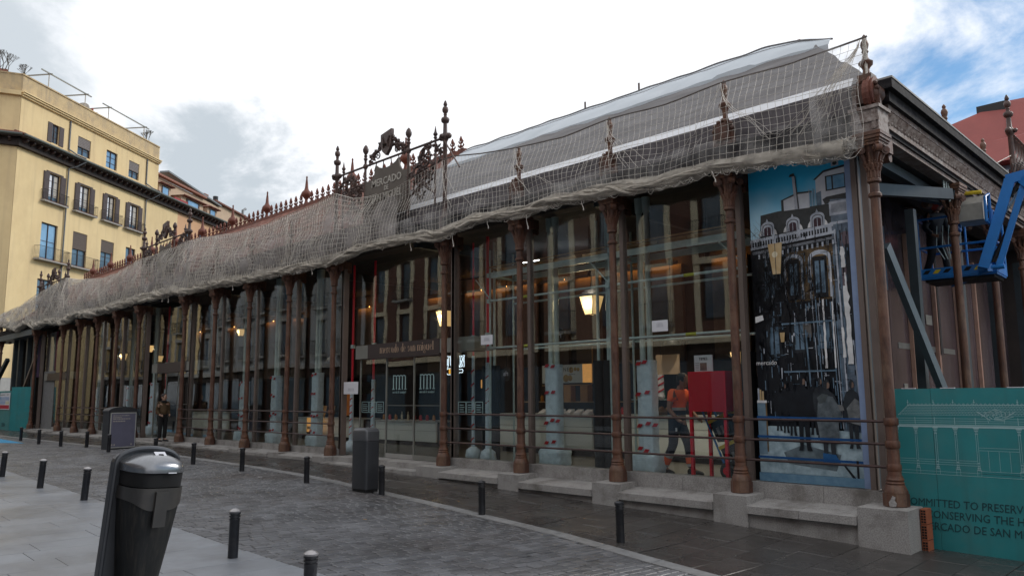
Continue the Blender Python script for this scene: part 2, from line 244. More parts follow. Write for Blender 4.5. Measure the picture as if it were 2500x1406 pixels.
# ------------------------------------------------------------------ geometry collector
class G:
    def __init__(s): s.v = []; s.f = []; s.m = []; s.s = []
    def face(s, idx, m=0, sm=False): s.f.append(idx); s.m.append(m); s.s.append(sm)
    def box(s, x0, x1, y0, y1, z0, z1, m=0):
        if x0 > x1: x0, x1 = x1, x0
        if y0 > y1: y0, y1 = y1, y0
        if z0 > z1: z0, z1 = z1, z0
        b = len(s.v); s.v += [(x, y, z) for z in (z0, z1) for y in (y0, y1) for x in (x0, x1)]
        for q in ((0, 2, 3, 1), (4, 5, 7, 6), (0, 1, 5, 4), (2, 6, 7, 3), (0, 4, 6, 2), (1, 3, 7, 5)): s.face([b + i for i in q], m)
        return s
    def hexa(s, bot, top, m=0):          # bot, top: four points each, counter-clockwise from above
        b = len(s.v); s.v += [tuple(p) for p in bot] + [tuple(p) for p in top]
        for q in ((3, 2, 1, 0), (4, 5, 6, 7), (0, 1, 5, 4), (1, 2, 6, 5), (2, 3, 7, 6), (3, 0, 4, 7)): s.face([b + i for i in q], m)
        return s
    def beam(s, p, q, w, h, m=0, up=(0, 0, 1)):
        p, q = Vector(p), Vector(q); d = (q - p).normalized(); u = Vector(up)
        if abs(d.dot(u)) > 0.98: u = Vector((0, 1, 0))
        a = d.cross(u).normalized() * (w / 2); c = a.cross(d).normalized() * (h / 2)
        b = len(s.v)
        for o in (p, q):
            for sa, sc in ((-1, -1), (1, -1), (1, 1), (-1, 1)): s.v.append(tuple(o + a * sa + c * sc))
        for k in ((0, 1, 2, 3), (7, 6, 5, 4), (0, 4, 5, 1), (1, 5, 6, 2), (2, 6, 7, 3), (3, 7, 4, 0)): s.face([b + i for i in k], m)
        return s
    def path(s, pts, r, n=6, m=0, caps=True, sm=True):
        pts = [Vector(p) for p in pts]; b = len(s.v); N = len(pts); pu = None
        for i, p in enumerate(pts):
            d = (pts[min(i + 1, N - 1)] - pts[max(i - 1, 0)])
            d = d.normalized() if d.length > 1e-9 else Vector((0, 0, 1))
            if pu is None: pu = Vector((0, 0, 1)) if abs(d.z) < 0.9 else Vector((1, 0, 0))
            a = d.cross(pu); a = a.normalized() if a.length > 1e-6 else d.orthogonal().normalized()
            c = a.cross(d); pu = c; rr = r[i] if isinstance(r, (list, tuple)) else r
            for k in range(n): t = 2 * pi * k / n; s.v.append(tuple(p + a * (cos(t) * rr) + c * (sin(t) * rr)))
        for i in range(N - 1):
            for k in range(n):
                k2 = (k + 1) % n; s.face([b + i * n + k, b + i * n + k2, b + (i + 1) * n + k2, b + (i + 1) * n + k], m, sm)
        if caps: s.face([b + k for k in range(n)][::-1], m); s.face([b + (N - 1) * n + k for k in range(n)], m)
        return s
    def lathe(s, prof, cx=0, cy=0, z0=0, n=12, m=0, sm=True, rot=0.0, sx=1.0, sy=1.0):
        b = len(s.v); N = len(prof)
        for r, z in prof:
            for k in range(n): t = 2 * pi * k / n + rot; s.v.append((cx + r * cos(t) * sx, cy + r * sin(t) * sy, z0 + z))
        for i in range(N - 1):
            for k in range(n):
                k2 = (k + 1) % n; s.face([b + i * n + k, b + i * n + k2, b + (i + 1) * n + k2, b + (i + 1) * n + k], m, sm)
        s.face([b + k for k in range(n)][::-1], m); s.face([b + (N - 1) * n + k for k in range(n)], m)
        return s
    def loft(s, rings, m=0, sm=True, closed=True, caps=True):
        b = len(s.v); n = len(rings[0])
        for r in rings: s.v += [tuple(p) for p in r]
        for i in range(len(rings) - 1):
            for k in range(n if closed else n - 1):
                k2 = (k + 1) % n; s.face([b + i * n + k, b + i * n + k2, b + (i + 1) * n + k2, b + (i + 1) * n + k], m, sm)
        if caps and closed: s.face([b + k for k in range(n)][::-1], m); s.face([b + (len(rings) - 1) * n + k for k in range(n)], m)
        return s
    def prism(s, poly, y0, y1, m=0):      # poly of (x, z), extruded along y
        b = len(s.v); n = len(poly)
        s.v += [(x, y0, z) for x, z in poly] + [(x, y1, z) for x, z in poly]
        s.face([b + i for i in range(n)], m); s.face([b + n + i for i in range(n)][::-1], m)
        for i in range(n): j = (i + 1) % n; s.face([b + i, b + n + i, b + n + j, b + j], m)
        return s
    def ball(s, c, r, n=8, m=0, sz=1.0):
        k = 5; return s.lathe([(max(1e-4, r * sin(pi * i / k)), -r * sz * cos(pi * i / k)) for i in range(k + 1)], c[0], c[1], c[2], n, m)
    def grid(s, P, nu, nv, m=0, sm=True):
        b = len(s.v); s.v += [tuple(P(i, j)) for i in range(nu + 1) for j in range(nv + 1)]
        for i in range(nu):
            for j in range(nv): a = b + i * (nv + 1) + j; s.face([a, a + nv + 1, a + nv + 2, a + 1], m, sm)
        return s
    def mesh(s, name, mats):
        me = bpy.data.meshes.new(name); me.from_pydata(s.v, [], s.f)
        for mm in (mats if isinstance(mats, (list, tuple)) else [mats]): me.materials.append(mm)
        if any(s.m): me.polygons.foreach_set('material_index', s.m)
        if any(s.s):
            me.polygons.foreach_set('use_smooth', s.s); me.set_sharp_from_angle(angle=0.75)
        me.update(); return me
    def obj(s, name, mats, parent=None, loc=None, **k): return mkobj(name, s.mesh(name, mats), parent, loc, **k)
def mkobj(name, data, parent=None, loc=None, label=None, cat=None, group=None, kind=None, rz=0.0):
    o = bpy.data.objects.new(name, data); COL.objects.link(o)
    if parent is not None: o.parent = parent
    if loc is not None: o.location = loc
    if rz: o.rotation_euler = (0, 0, rz)
    if label: o['label'] = label
    if cat: o['category'] = cat
    if group: o['group'] = group
    if kind: o['kind'] = kind
    return o
def thing(name, label, cat, loc=(0, 0, 0), rz=0.0, group=None): return mkobj(name, None, None, loc, label, cat, group, None, rz)
def tree_copy(o, loc=None, label=None, group=None, parent=None, rz=None):
    c = o.copy(); COL.objects.link(c)
    if parent is not None: c.parent = parent
    if loc is not None: c.location = loc
    if rz is not None: c.rotation_euler = (0, 0, rz)
    if label: c['label'] = label
    if group: c['group'] = group
    for ch in [x for x in KIDS.get(o.name, [])]:
        d = tree_copy(ch, parent=c); KIDS.setdefault(c.name, []).append(d)
    return c
KIDS = {}
def index_kids():
    KIDS.clear()
    for o in bpy.data.objects:
        if o.parent: KIDS.setdefault(o.parent.name, []).append(o)
def text(name, s, size, m, parent, loc, rot=(pi / 2, 0, 0), ext=0.003, shear=0.0, align='LEFT', sx=1.0, bold=0.0, mirror=False, spacing=1.0):
    cu = bpy.data.curves.new(name, 'FONT'); cu.body = s; cu.size = size; cu.extrude = ext; cu.align_x = align; cu.shear = shear; cu.offset = bold; cu.resolution_u = 2; cu.space_character = spacing
    to = bpy.data.objects.new('tmp', cu); COL.objects.link(to)
    dg = bpy.context.evaluated_depsgraph_get(); me = bpy.data.meshes.new_from_object(to.evaluated_get(dg)); bpy.data.objects.remove(to)
    me.materials.clear(); me.materials.append(m)
    o = mkobj(name, me, parent, loc); o.rotation_euler = rot; o.scale = ((-sx if mirror else sx), 1, 1); return o
def nz(x, y=0.0, z=0.0): return noise.noise(Vector((x, y, z)))
def interp(x, xs, ys):
    if x <= xs[0]: return ys[0]
    for i in range(len(xs) - 1):
        if x <= xs[i + 1]: t = (x - xs[i]) / (xs[i + 1] - xs[i]); return ys[i] * (1 - t) + ys[i + 1] * t
    return ys[-1]
# ------------------------------------------------------------------ ground
GX = [-140, -80, -60, -40, -25, -19, -15, -13, -10, -7, -4, 0, 10, 30, 60]
GZ = [-.3, -.3, -.15, -.15, -.13, -.2, -.27, -.33, -.42, -.49, -.62, -.72, -1.0, -1.8, -2.6]
def gz(X, Y):
    z = interp(X, GX, GZ); c = min(1, max(0, (X + 20) / 8))
    z += min(1, max(0, (9 - Y) / 4.5)) * 0.1 * c
    return z + min(1, max(0, (Y - 9.2) / 2)) * 0.07 * (1 - 0.6 * min(1, max(0, (-X - 17) / 4)))
def kerb_y(X): return interp(X, [-60, -30, -19.4, -16.5, -13.5, -10.8, -8.1, -6.6, -5.1, -3, 3], [8.9, 9.4, 9.5, 9.45, 9.25, 9.06, 8.72, 8.40, 8.2, 7.8, 6.8])
def edge_y(X): return interp(X, [-60, -22, -17.5, -11.8, -9.9, -8, -5, 0, 6], [5.1, 4.85, 4.77, 4.62, 4.66, 4.72, 4.9, 5.6, 7.0])
g = G(); g.box(-900, 900, -900, 900, -4.2, -4.0); g.obj('ground', GROUND, kind='structure')
def sheet(name, m, x0, x1, yf0, yf1, dz, nx=60, ny=8, **k):
    g = G()
    def P(i, j):
        X = x0 + (x1 - x0) * i / nx; a, b = yf0(X), yf1(X); Y = a + (b - a) * j / ny
        return (X, Y, gz(X, Y) + dz)
    g.grid(P, nx, ny, sm=True); return g.obj(name, m, kind='structure', **k)
sidewalk = sheet('sidewalk', JOINT, -140, 24, kerb_y, lambda X: 13.0, -0.022, 400, 10)
roadway = sheet('cobbled_roadway', JOINT, -140, 24, edge_y, kerb_y, -0.024, 400, 10)
plaza = sheet('plaza_pavement', JOINT, -140, 24, lambda X: -6.5, edge_y, -0.022, 400, 14)
far_ground = sheet('street', GROUND, -140, -10, lambda X: 13.02, lambda X: 80, -0.06, 20, 10)
east_ground = sheet('yard_ground', GROUND, -9.98, 60, lambda X: 13.02, lambda X: 80, -0.30, 20, 10)
def px_size(X, Y, w):
    d = Vector((X, Y, gz(X, Y) - EYE)); dep = d.dot(F)
    if dep < 0.8: return -1
    u = d.dot(RR) / dep; v = d.dot(UU) / dep
    if abs(u) > 0.70 or abs(v) > 0.42: return -1
    return w / dep / max(1.0, d.length / 3)
def slab_piece(x0, x1, y0, y1, h=0.03, up=0.0, bev=0.006, warp=None):
    g = G(); c = []
    for X, Y in ((x0, y0), (x1, y0), (x1, y1), (x0, y1)): c.append((X, Y))
    bot = [(X, Y, gz(X, Y) - h + up) for X, Y in c]
    cx = (x0 + x1) / 2; cy = (y0 + y1) / 2
    top0 = [(X, Y, gz(X, Y) - bev + up) for X, Y in c]
    top1 = [(X + (bev if X < cx else -bev), Y + (bev if Y < cy else -bev), gz(X, Y) + up) for X, Y in c]
    b = 0; g.v = bot + top0 + top1
    for k in (0, 4):
        for i in range(4): j = (i + 1) % 4; g.face([k + i, k + j, k + 4 + j, k + 4 + i], 0)
    g.face([8, 9, 10, 11]); return g
def lay(parent, name, m, cells, limit=300, bev=0.006, jit=0.003, h=0.03):
    cells = [(px_size((a + b) / 2, (c + d) / 2, min(b - a, d - c)), a, b, c, d) for a, b, c, d in cells]
    cells.sort(key=lambda q: -q[0]); st = G()
    for i, (s, a, b, c, d) in enumerate(cells):
        p = slab_piece(a, b, c, d, h, random.uniform(-jit, jit), bev)
        if i < limit and s > 0: p.obj(name, m, parent)
        else:
            k = len(st.v); st.v += p.v
            for f in p.f: st.face([k + q for q in f])
    if st.v: st.obj(name + '_remainder', m, parent, kind='stuff')
cells = []                              # dark granite slabs of the sidewalk, courses across
X = -60.0
while X < 8:
    w = 0.45; lo = kerb_y(X + w / 2) + 0.14; hi = 11.75
    Y = lo; off = random.uniform(0.3, 0.95)
    while Y < hi:
        d = off; off = random.choice((0.62, 0.8, 0.95)); Y2 = min(hi, Y + d)
        if Y2 - Y > 0.12: cells.append((X + 0.003, X + w - 0.003, Y + 0.003, Y2 - 0.003))
        Y = Y2
    X += w
lay(sidewalk, 'paving_slab', SLAB, cells, 290)
cells = []
X = -60.0
while X < 7:
    lo = edge_y(X) + 0.005; hi = kerb_y(X) - 0.125; w = random.uniform(0.112, 0.135)
    Y = lo + random.uniform(-0.1, 0.0)
    while Y < hi:
        d = random.uniform(0.17, 0.25); y0 = max(lo, Y); y1 = min(hi, Y + d - 0.016)
        if y1 - y0 > 0.05 and -52 < X < 5: cells.append((X, X + w - 0.016, y0, y1))
        Y += d
    X += w
lay(roadway, 'cobblestone', SETT, cells, 290, 0.007, 0.004)
cells = []
X = -50.0
while X < 5:
    w = 0.52; hi = edge_y(X + w / 2) - 0.01; Y = hi; 
    while Y > -6:
        d = random.choice((0.8, 1.0, 1.2)); Y2 = Y - d
        cells.append((X + 0.003, X + w - 0.003, Y2 + 0.003, Y - 0.003))
        Y = Y2
    X += w
lay(plaza, 'plaza_slab', PLAZA, cells, 290, 0.003, 0.001)
kerb = mkobj('kerb', None, kind='structure')
X = -58.0; n = 0
while X < 6:
    w = 1.0; g = G(); a, b = kerb_y(X), kerb_y(X + w)
    def c4(dz, i=0.0): return [(X + i, a - 0.115 + i, gz(X, a) + dz), (X + w - 0.008 - i, b - 0.115 + i, gz(X + w, b) + dz), (X + w - 0.008 - i, b + 0.13 - i, gz(X + w, b) + dz), (X + i, a + 0.13 - i, gz(X, a) + dz)]
    g.hexa(c4(-0.04), c4(0.006, 0.004)); g.obj('kerb_stone', KERB, kerb); X += w
g = G(); g.hexa([(X, Y, gz(X, Y) - .01) for X, Y in ((-44, 7.4), (-36.6, 7.5), (-35.2, 8.2), (-44, 8.6))], [(X, Y, gz(X, Y) + .006) for X, Y in ((-44, 7.4), (-36.6, 7.5), (-35.2, 8.2), (-44, 8.6))])
g.obj('painted_ground_patch', BLUEPT, kind='structure')
# small debris and blotches of wear on the cobbles
# ------------------------------------------------------------------ market hall
hall = thing('market_hall', 'long glazed cast iron market hall with rusted columns and brown railings', 'market hall')
XF = [-4.27, -6.60, -9.05, -11.50, -13.95, -18.65, -21.10, -23.60, -26.10, -28.65, -33.15, -35.75, -38.25, -40.80, -43.45, -48.40, -56.1]
DOORS = [(-18.65, -13.95), (-33.15, -28.65), (-48.40, -43.45)]
YF = 11.48; YG = 11.80; KS = -0.036
def sidep(t, off=0.0): return (-4.27 + KS * t + off, YF + t)
XS = [3.95, 6.65, 9.35, 13.9, 16.6, 19.3]
# column meshes
g = G(); g.lathe([(.090, .36), (.088, .50), (.082, .52), (.078, 1.12), (.072, 1.20), (.070, 2.2), (.064, 4.30), (.064, 4.60)], n=16)
for z in (.51, .82, 1.13): g.lathe([(.086, z - .055), (.096, z - .04), (.096, z + .03), (.086, z + .05)], n=16)
for z, r in ((4.33, .092), (4.545, .094)): g.lathe([(.066, z - .045), (r, z - .02), (r, z + .015), (.068, z + .04)], n=16)
shaft_me = g.mesh('column', RUST)
g = G(); g.lathe([(.168, 0), (.168, .165)], n=8, sm=False, rot=pi / 8); g.lathe([(.155, .165), (.158, .19), (.125, .27), (.112, .285), (.122, .305), (.106, .325), (.118, .35), (.104, .375), (.101, .40)], n=16)
base_me = g.mesh('column_base', RUST)
def capital_geo(g, m=0, z=0.0, s=1.0):
    for k in range(12):
        a = 2 * pi * k / 12; g.path([(.078 * s * cos(a), .078 * s * sin(a), z + 4.575), (.082 * s * cos(a), .082 * s * sin(a), z + 4.69)], .014, 5, m)
    g.lathe([(.08, 4.57), (.084, 4.70), (.088, 4.74), (.088, 4.86), (.105, 4.94), (.14, 5.04)], z0=z, n=12, m=m)
    for row, (zz, rr, n, h) in enumerate(((4.70, .10, 10, .07), (4.745, .108, 10, .07), (4.80, .105, 8, .13))):
        for k in range(n):
            a = 2 * pi * (k + .5 * row) / n; c, s_ = cos(a), sin(a)
            g.path([(.085 * c, .085 * s_, z + zz - .02), (rr * c, rr * s_, z + zz + h * .6), ((rr + .022) * c, (rr + .022) * s_, z + zz + h), ((rr + .03) * c, (rr + .03) * s_, z + zz + h * .78)], [.018, .022, .014, .006], 5, m)
    for sx in (-1, 1):
        for sy in (-1, 1):
            c = Vector((sx * .125, sy * .125, z + 4.985)); d = Vector((sx, -sy, 0)).normalized()
            g.path([c - d * .05, c + d * .05], .062, 9, m); g.path([c - d * .062, c + d * .062], .03, 7, m)
            g.path([(sx * .075, sy * .075, z + 4.80), (sx * .10, sy * .10, z + 4.90), (sx * .115, sy * .115, z + 4.95)], [.02, .03, .035], 6, m)
    for a in (0, pi / 2, pi, 3 * pi / 2): g.ball((.14 * cos(a), .14 * sin(a), z + 5.06), .035, 7, m)
    for w, z0, z1 in ((.165, 5.04, 5.085), (.180, 5.087, 5.12), (.198, 5.122, 5.17), (.21, 5.172, 5.22)): g.box(-w, w, -w, w, z + z0, z + z1, m)
    g.box(-.13, .13, .17, .46, z + 5.0, z + 5.2, m); g.path([(-.1, .42, z + 4.95), (.1, .42, z + 4.95)], .07, 8, m)
g = G(); capital_geo(g); cap_me = g.mesh('capital', RUST)
ORNW = mat('pale_flaking_ornament', (0.40, 0.35, 0.32), (0.12, 0.075, 0.06), 0.7, 0, 12, bump=0.5, bscale=50)
g = G()                                       # pedestal and small finial above the cornice
g.box(-.12, .12, -.10, .12, 5.22, 5.62)
poly = [(-.20, 5.60), (.20, 5.60), (.19, 5.80)] + [(.19 * cos(a), 5.86 + .17 * sin(a)) for a in [pi * i / 8 for i in range(9)]] + [(-.19, 5.80)]
g.prism(poly, -.10, -.04); g.prism([(x * .7, 5.86 + (z - 5.86) * .7) for x, z in poly], -.135, -.10)
for i in range(7): a = pi * i / 6; g.ball((.17 * cos(a), -.09, 5.87 + .16 * sin(a)), .04, 6)
FIN = [(.05, 5.95), (.042, 6.16), (.05, 6.22), (.062, 6.25), (.10, 6.29), (.105, 6.33), (.06, 6.36), (.04, 6.40), (.036, 6.46), (.052, 6.49), (.04, 6.52), (.05, 6.55), (.062, 6.60), (.05, 6.65), (.025, 6.68), (.036, 6.705), (.03, 6.73), (.006, 6.76)]
g.lathe(FIN, n=9); fin_me = g.mesh('finial', RUST)
g = G()                                       # tall post of the signboard bays
g.lathe([(.13, 5.22), (.13, 5.62), (.075, 5.68), (.055, 5.9), (.052, 7.45), (.06, 7.47), (.085, 7.52), (.095, 7.57), (.085, 7.62), (.055, 7.67), (.048, 7.9), (.09, 7.93), (.105, 7.99), (.09, 8.03), (.045, 8.05), (.036, 8.10), (.046, 8.12), (.035, 8.14), (.07, 8.19), (.078, 8.24), (.062, 8.29), (.028, 8.32), (.05, 8.35), (.045, 8.39), (.015, 8.46)], n=10)
g.ball((0, -.11, 7.57), .055, 8); g.ball((.13, 0, 7.57), .075, 8); g.ball((-.13, 0, 7.57), .075, 8)
tall_me = g.mesh('tall_finial', RUSTD)
def column(x, y, top, rz=0.0, lower=True):
    c = mkobj('column', shaft_me, hall, (x, y, 0), rz=rz)
    if lower: mkobj('column_base', base_me, c)
    mkobj('capital', cap_me, c); mkobj('finial' if top is fin_me else 'tall_finial', top, c); return c
tall = {x for d in DOORS for x in d}
first_col = None
for x in XF:
    c = column(x, YF, tall_me if x in tall else fin_me)
    if x == XF[0]: first_col = c; c['label'] = 'rusty corner column whose base shows chipped paint'
for i, t in enumerate(XS):
    x, y = sidep(t); column(x, y, tall_me if i in (2, 3) else fin_me, rz=pi / 2)
# flaked plaster on the corner base
g = G(); g.prism([(-.05, .005), (.03, .005), (.045, .05), (.02, .085), (.03, .13), (-.005, .15), (-.03, .10), (-.06, .06)], -.006, 0); o = g.obj('flaked_paint', GRAN, first_col, (0.02, -0.164, 0))
# corner pedestal: curved shell and white weathered block
g = G(); g.box(-.19, .19, -.19, .19, 5.225, 5.55); g.box(-.22, .22, -.22, .22, 5.55, 5.60)
for k in (-1, 1):
    g.box(k * .13 - .03, k * .13 + .03, -.205, -.19, 5.25, 5.53); g.box(-.205, .205, -.21 if k < 0 else .19, -.19 if k < 0 else .21, 5.36, 5.42)
g.obj('corner_block', ORNW, first_col)
g = G(); 
sh = [(.21 * cos(a), 5.60 + .22 + .25 * sin(a)) for a in [-.75 + (pi + 1.5) * i / 14 for i in range(15)]]
g.prism(sh, -.07, .07)
g.prism([(x * 1.12, 5.82 + (z - 5.82) * 1.12) for x, z in sh], -.035, .0)
for sgn in (-1, 1): g.lathe([(.15, 0), (.145, .03), (.11, .06), (.06, .08), (.001, .085)], 0, 0, 0, 14) if False else None
shell = g.obj('corner_shell', RUSTR, first_col); shell.rotation_euler = (0, 0, pi / 2); shell.location = (.06, 0, 0)
g = G(); g.ball((.10, 0, 5.80), .14, 12); g.box(-.10, .10, -.10, .10, 5.60, 6.12); g.lathe([(.07, 6.1), (.05, 6.2), (.04, 6.3)], n=10); g.obj('corner_boss', RUST, first_col)
# railings between columns
def rails(x0, y0, x1, y1, par):
    for z in (.51, .82, 1.13):
        g = G(); d = Vector((x1 - x0, y1 - y0, 0)).normalized() * .1
        g.path([(x0 + d.x, y0 + d.y, z), (x1 - d.x, y1 - d.y, z)], .0195, 8); g.obj('railing_bar', BAR, par)
def is_door(a, b): return any(abs(d[0] - min(a, b)) < .01 and abs(d[1] - max(a, b)) < .01 for d in DOORS)
bays = [(XF[i + 1], XF[i]) for i in range(len(XF) - 2)]
for a, b in bays:
    if not is_door(a, b): rails(b, YF, a, YF, hall)
# plinths and bench slabs
for i, x in enumerate(XF[:-1]):
    g = G(); zb = gz(x, 11.1) - .25; w = .29
    x0, x1 = x - w, x + w
    if i == 0: x0, x1 = -4.66, -4.0
    elif x == -13.95: x0, x1 = x - .50, x + .30
    g.hexa([(x0, 11.10, zb), (x1, 11.10, zb), (x1, 11.66, zb), (x0, 11.66, zb)], [(x0, 11.10, -.012), (x1, 11.10, -.012), (x1, 11.66, -.002), (x0, 11.66, -.002)])
    g.obj('plinth', GRAN, hall)
for a, b in bays:
    if is_door(a, b): continue
    x0, x1 = a + .295, b - .295
    if b == XF[0]: x1 = -4.665
    if a == -13.95: x0 = a + .305
    zt = min(-.045, gz((a + b) / 2, 11.1) + .18); zt = max(zt, -.13) if b > -14 else -.05
    th = .125 if b > -14 else .09
    g = G(); n = 2 if b > -14 else 1
    for k in range(n):
        s0 = x0 + (x1 - x0) * k / n; s1 = x0 + (x1 - x0) * (k + 1) / n - .006
        g = G(); g.hexa([(s0, 11.07, zt - th), (s1, 11.07, zt - th), (s1, 11.66, zt - th), (s0, 11.66, zt - th)], [(s0, 11.07, zt - .012), (s1, 11.07, zt - .012), (s1, 11.66, zt + .05), (s0, 11.66, zt + .05)]); g.obj('bench_slab', GRAN, hall)
    g = G(); g.box(x0, x1, 11.15, 11.66, gz(a, 11.1) - .45, zt - th - .001); g.obj('bench_wall', GRAN, hall)
# sill
for a, b in bays:
    if is_door(a, b): continue
    xx = a
    while xx < b - .01:
        x2 = min(b, xx + 1.23); g = G(); g.box(xx + .003, x2 - .003, 11.662, 11.96, -.3, .155); g.obj('sill_stone', GRAN, hall); xx = x2
g = G(); g.box(-4.60, -4.262, 11.67, 11.96, -.3, .155); g.obj('sill_stone', GRAN, hall)
# door steps
for a, b in DOORS:
    low = gz((a + b) / 2, 11) ; zs = (-.13 if b > -20 else -.06)
    for k, (y0, zt) in enumerate(((11.0, zs), (11.38, .0))):
        xx = a + .30; 
        while xx < b - .52:
            x2 = min(b - .505, xx + 1.3); g = G(); g.box(xx + .003, x2 - .003, y0, y0 + .375 if k == 0 else 12.3, low - .3, zt); g.obj('door_step', GRAN, hall); xx = x2
# ---- glazing
def mull(x, w=.075, y0=11.74, y1=11.86, z0=.156, z1=5.2, m=None, par=hall): g = G(); g.box(x - w / 2, x + w / 2, y0, y1, z0, z1); return g.obj('mullion', m or MULL, par)
for x in XF[1:-1]: mull(x, .085)
mull(-4.66, .075, 11.72); mull(-4.50, .085, 11.70); mull(-4.38, .06, 11.74)
g = G(); g.box(-4.80, -4.70, 11.765, 11.775, .165, 5.2); g.obj('blue_edge_strip', PALEBL, hall)
def pane(x0, x1, z0, z1, y=YG, name='glass_pane'):
    g = G(); g.box(x0, x1, -.006, .006, z0, z1); o = g.obj(name, GLASS, hall, ((0, y, 0))); c = (x0 + x1) / 2
    for v in o.data.vertices: v.co.x -= c
    o.location.x = c; o.rotation_euler = (radians(random.uniform(-.35, .35)), 0, radians(random.uniform(-.6, .6))); return o
for a, b in bays:
    if is_door(a, b): continue
    if a < -46: continue
    if b != XF[0]: pane(a + .045, b - .045, .16, 5.2)
def door_bay(a, b, header=True):
    y = 11.98
    for x in (a + .03, b - .02): mull(x, .11, 11.74, 11.90, .001, 5.2)
    pane(a + .17, b - .19, 2.90, 5.2, y)
    hx0, hx1 = a + 1.09, b - .64
    g = G(); g.box(hx0, hx1, 11.86, 12.2, 2.50, 2.88); h = g.obj('door_header', mat('dark_brown_header', (.045, .030, .030), (.038, .026, .026), .35), hall)
    g = G(); g.box(a + .51, hx0 - .003, 11.87, 12.2, 2.52, 2.87); g.box(hx1 + .003, b + .6, 11.87, 12.2, 2.54, 2.87); g.obj('header_end_box', GREYM, hall)
    xs = [a + .62, a + 1.80, a + 2.96, a + 3.99, b - .20]
    for i, x in enumerate(xs): g = G(); g.box(x - .02, x + .02, y - .02, y + .02, .002, 2.5); g.obj('door_stile', GREYM, hall)
    for i in range(3):
        x0, x1 = xs[i] + .022, xs[i + 1] - .022
        if i in (1, 2):
            d = pane(x0, x1, .12, 2.49, y - .01, 'glass_door'); g = G(); g.box(x0, x1, y - .025, y + .005, .01, .118); g.obj('door_kickplate', GREYM if i == 2 else STONE, hall)
            g = G(); g.box(x0, x1, y - .022, y - .012, 1.30, 1.312); g.obj('door_rail', GREYM, hall)
        else: pane(x0, x1, .01, 2.49, y, 'glass_pane')
    pane(xs[3] + .03, xs[4] - .03, .01, 2.49, y)
    return h, y
DY = 11.955
h1, _ = door_bay(*DOORS[0]); h2, _ = door_bay(*DOORS[1]); h3, _ = door_bay(*DOORS[2])
LGOLD = mat('warm_worn_lettering', (0.55, 0.38, 0.26), (0.42, 0.29, 0.20), 0.5)
def serif_text(s, x, z, h, m, par, y, w=1.0, ext=.002, make=True):
    """thin high-contrast roman lettering built from stems, arcs and serifs"""
    g = G(); X = x; t = h * .17; th = h * .05
    def stem(x0, z0, z1): g.box(x0, x0 + t, y - ext, y, z0, z1); g.box(x0 - t * .5, x0 + t * 1.5, y - ext, y, z0, z0 + th)
    def arc(cx, cz, rx, rz, a0, a1, w0, w1, n=9):
        for i in range(n):
            a, b = a0 + (a1 - a0) * i / n, a0 + (a1 - a0) * (i + 1) / n; k0 = w0 + (w1 - w0) * sin(pi * i / n); k1 = w0 + (w1 - w0) * sin(pi * (i + 1) / n); q = len(g.v)
            g.v += [(cx + rx * cos(a), y - ext, cz + rz * sin(a)), (cx + (rx - k0) * cos(a), y - ext, cz + (rz - k0 * .5) * sin(a)), (cx + (rx - k1) * cos(b), y - ext, cz + (rz - k1 * .5) * sin(b)), (cx + rx * cos(b), y - ext, cz + rz * sin(b))]
            g.face([q, q + 1, q + 2, q + 3])
    H = h
    for ch in s:
        if ch == ' ': X += H * .45; continue
        if ch in 'mnhu':
            k = 2 if ch == 'm' else 1
            if ch == 'u':
                stem(X, z + H * .15, z + H); arc(X + H * .30, z + H * .25, H * .30, H * .25, pi, 2 * pi, th, t); stem(X + H * .48, z, z + H); X += H * .85; continue
            stem(X, z, z + H); 
            for j in range(k): arc(X + t * .5 + H * (.27 + .5 * j), z + H * .72, H * .27, H * .28, pi, 0, th, t * .8); stem(X + H * (.44 + .5 * j), z, z + H * .72)
            X += H * (.72 + .5 * (k - 1)); continue
        if ch in 'li': stem(X, z, z + H * (1.55 if ch == 'l' else 1.0)); (g.box(X, X + t, y - ext, y, z + H * 1.25, z + H * 1.4) if ch == 'i' else None); X += H * .38; continue
        if ch in 'oceadgq':
            arc(X + H * .28, z + H * .5, H * .28, H * .5, pi / 2, 3 * pi / 2, th, t)
            if ch in 'odgq': arc(X + H * .28, z + H * .5, H * .28, H * .5, pi / 2, -pi / 2, th, t)
            if ch in 'ce': arc(X + H * .28, z + H * .5, H * .28, H * .5, 0.1 if ch == 'e' else .5, pi / 2, th, t * .6); arc(X + H * .28, z + H * .5, H * .28, H * .5, -pi / 2, -.6, th, t * .4)
            if ch == 'e': g.box(X + H * .05, X + H * .5, y - ext, y, z + H * .52, z + H * .57)
            if ch == 'a': stem(X + H * .42, z, z + H * .8); arc(X + H * .28, z + H * .75, H * .22, H * .25, 0, pi * .9, th, t * .5)
            if ch == 'd': stem(X + H * .44, z, z + H * 1.55)
            if ch in 'g': arc(X + H * .28, z - H * .25, H * .3, H * .25, 0, 2 * pi, th, t * .7)
            X += H * (.72 if ch != 'a' else .78); continue
        if ch == 'r': stem(X, z, z + H); arc(X + H * .32, z + H * .72, H * .25, H * .28, pi, .5, th, t * .9); X += H * .55; continue
        if ch == 's': arc(X + H * .2, z + H * .74, H * .2, H * .26, .4, pi * 1.4, th, t); arc(X + H * .22, z + H * .27, H * .2, H * .27, pi * .4, -pi * .9, th, t); X += H * .55; continue
        X += H * .5
    if not make: return X - x
    me = g.mesh('lettering', m)
    for v in me.vertices: v.co.x = x + (v.co.x - x) * w
    o = mkobj('lettering', me, par); return (X - x) * w
def serif_fit(s, x0, x1, z, h, m, par, y):
    w = serif_text(s, 0, -50, h, m, None, 0, make=False)
    return serif_text(s, x0, z, h, m, par, y, (x1 - x0) / w)
serif_fit('mercado de san miguel', -17.0, -14.78, 2.63, .135, LGOLD, h1, 11.858)
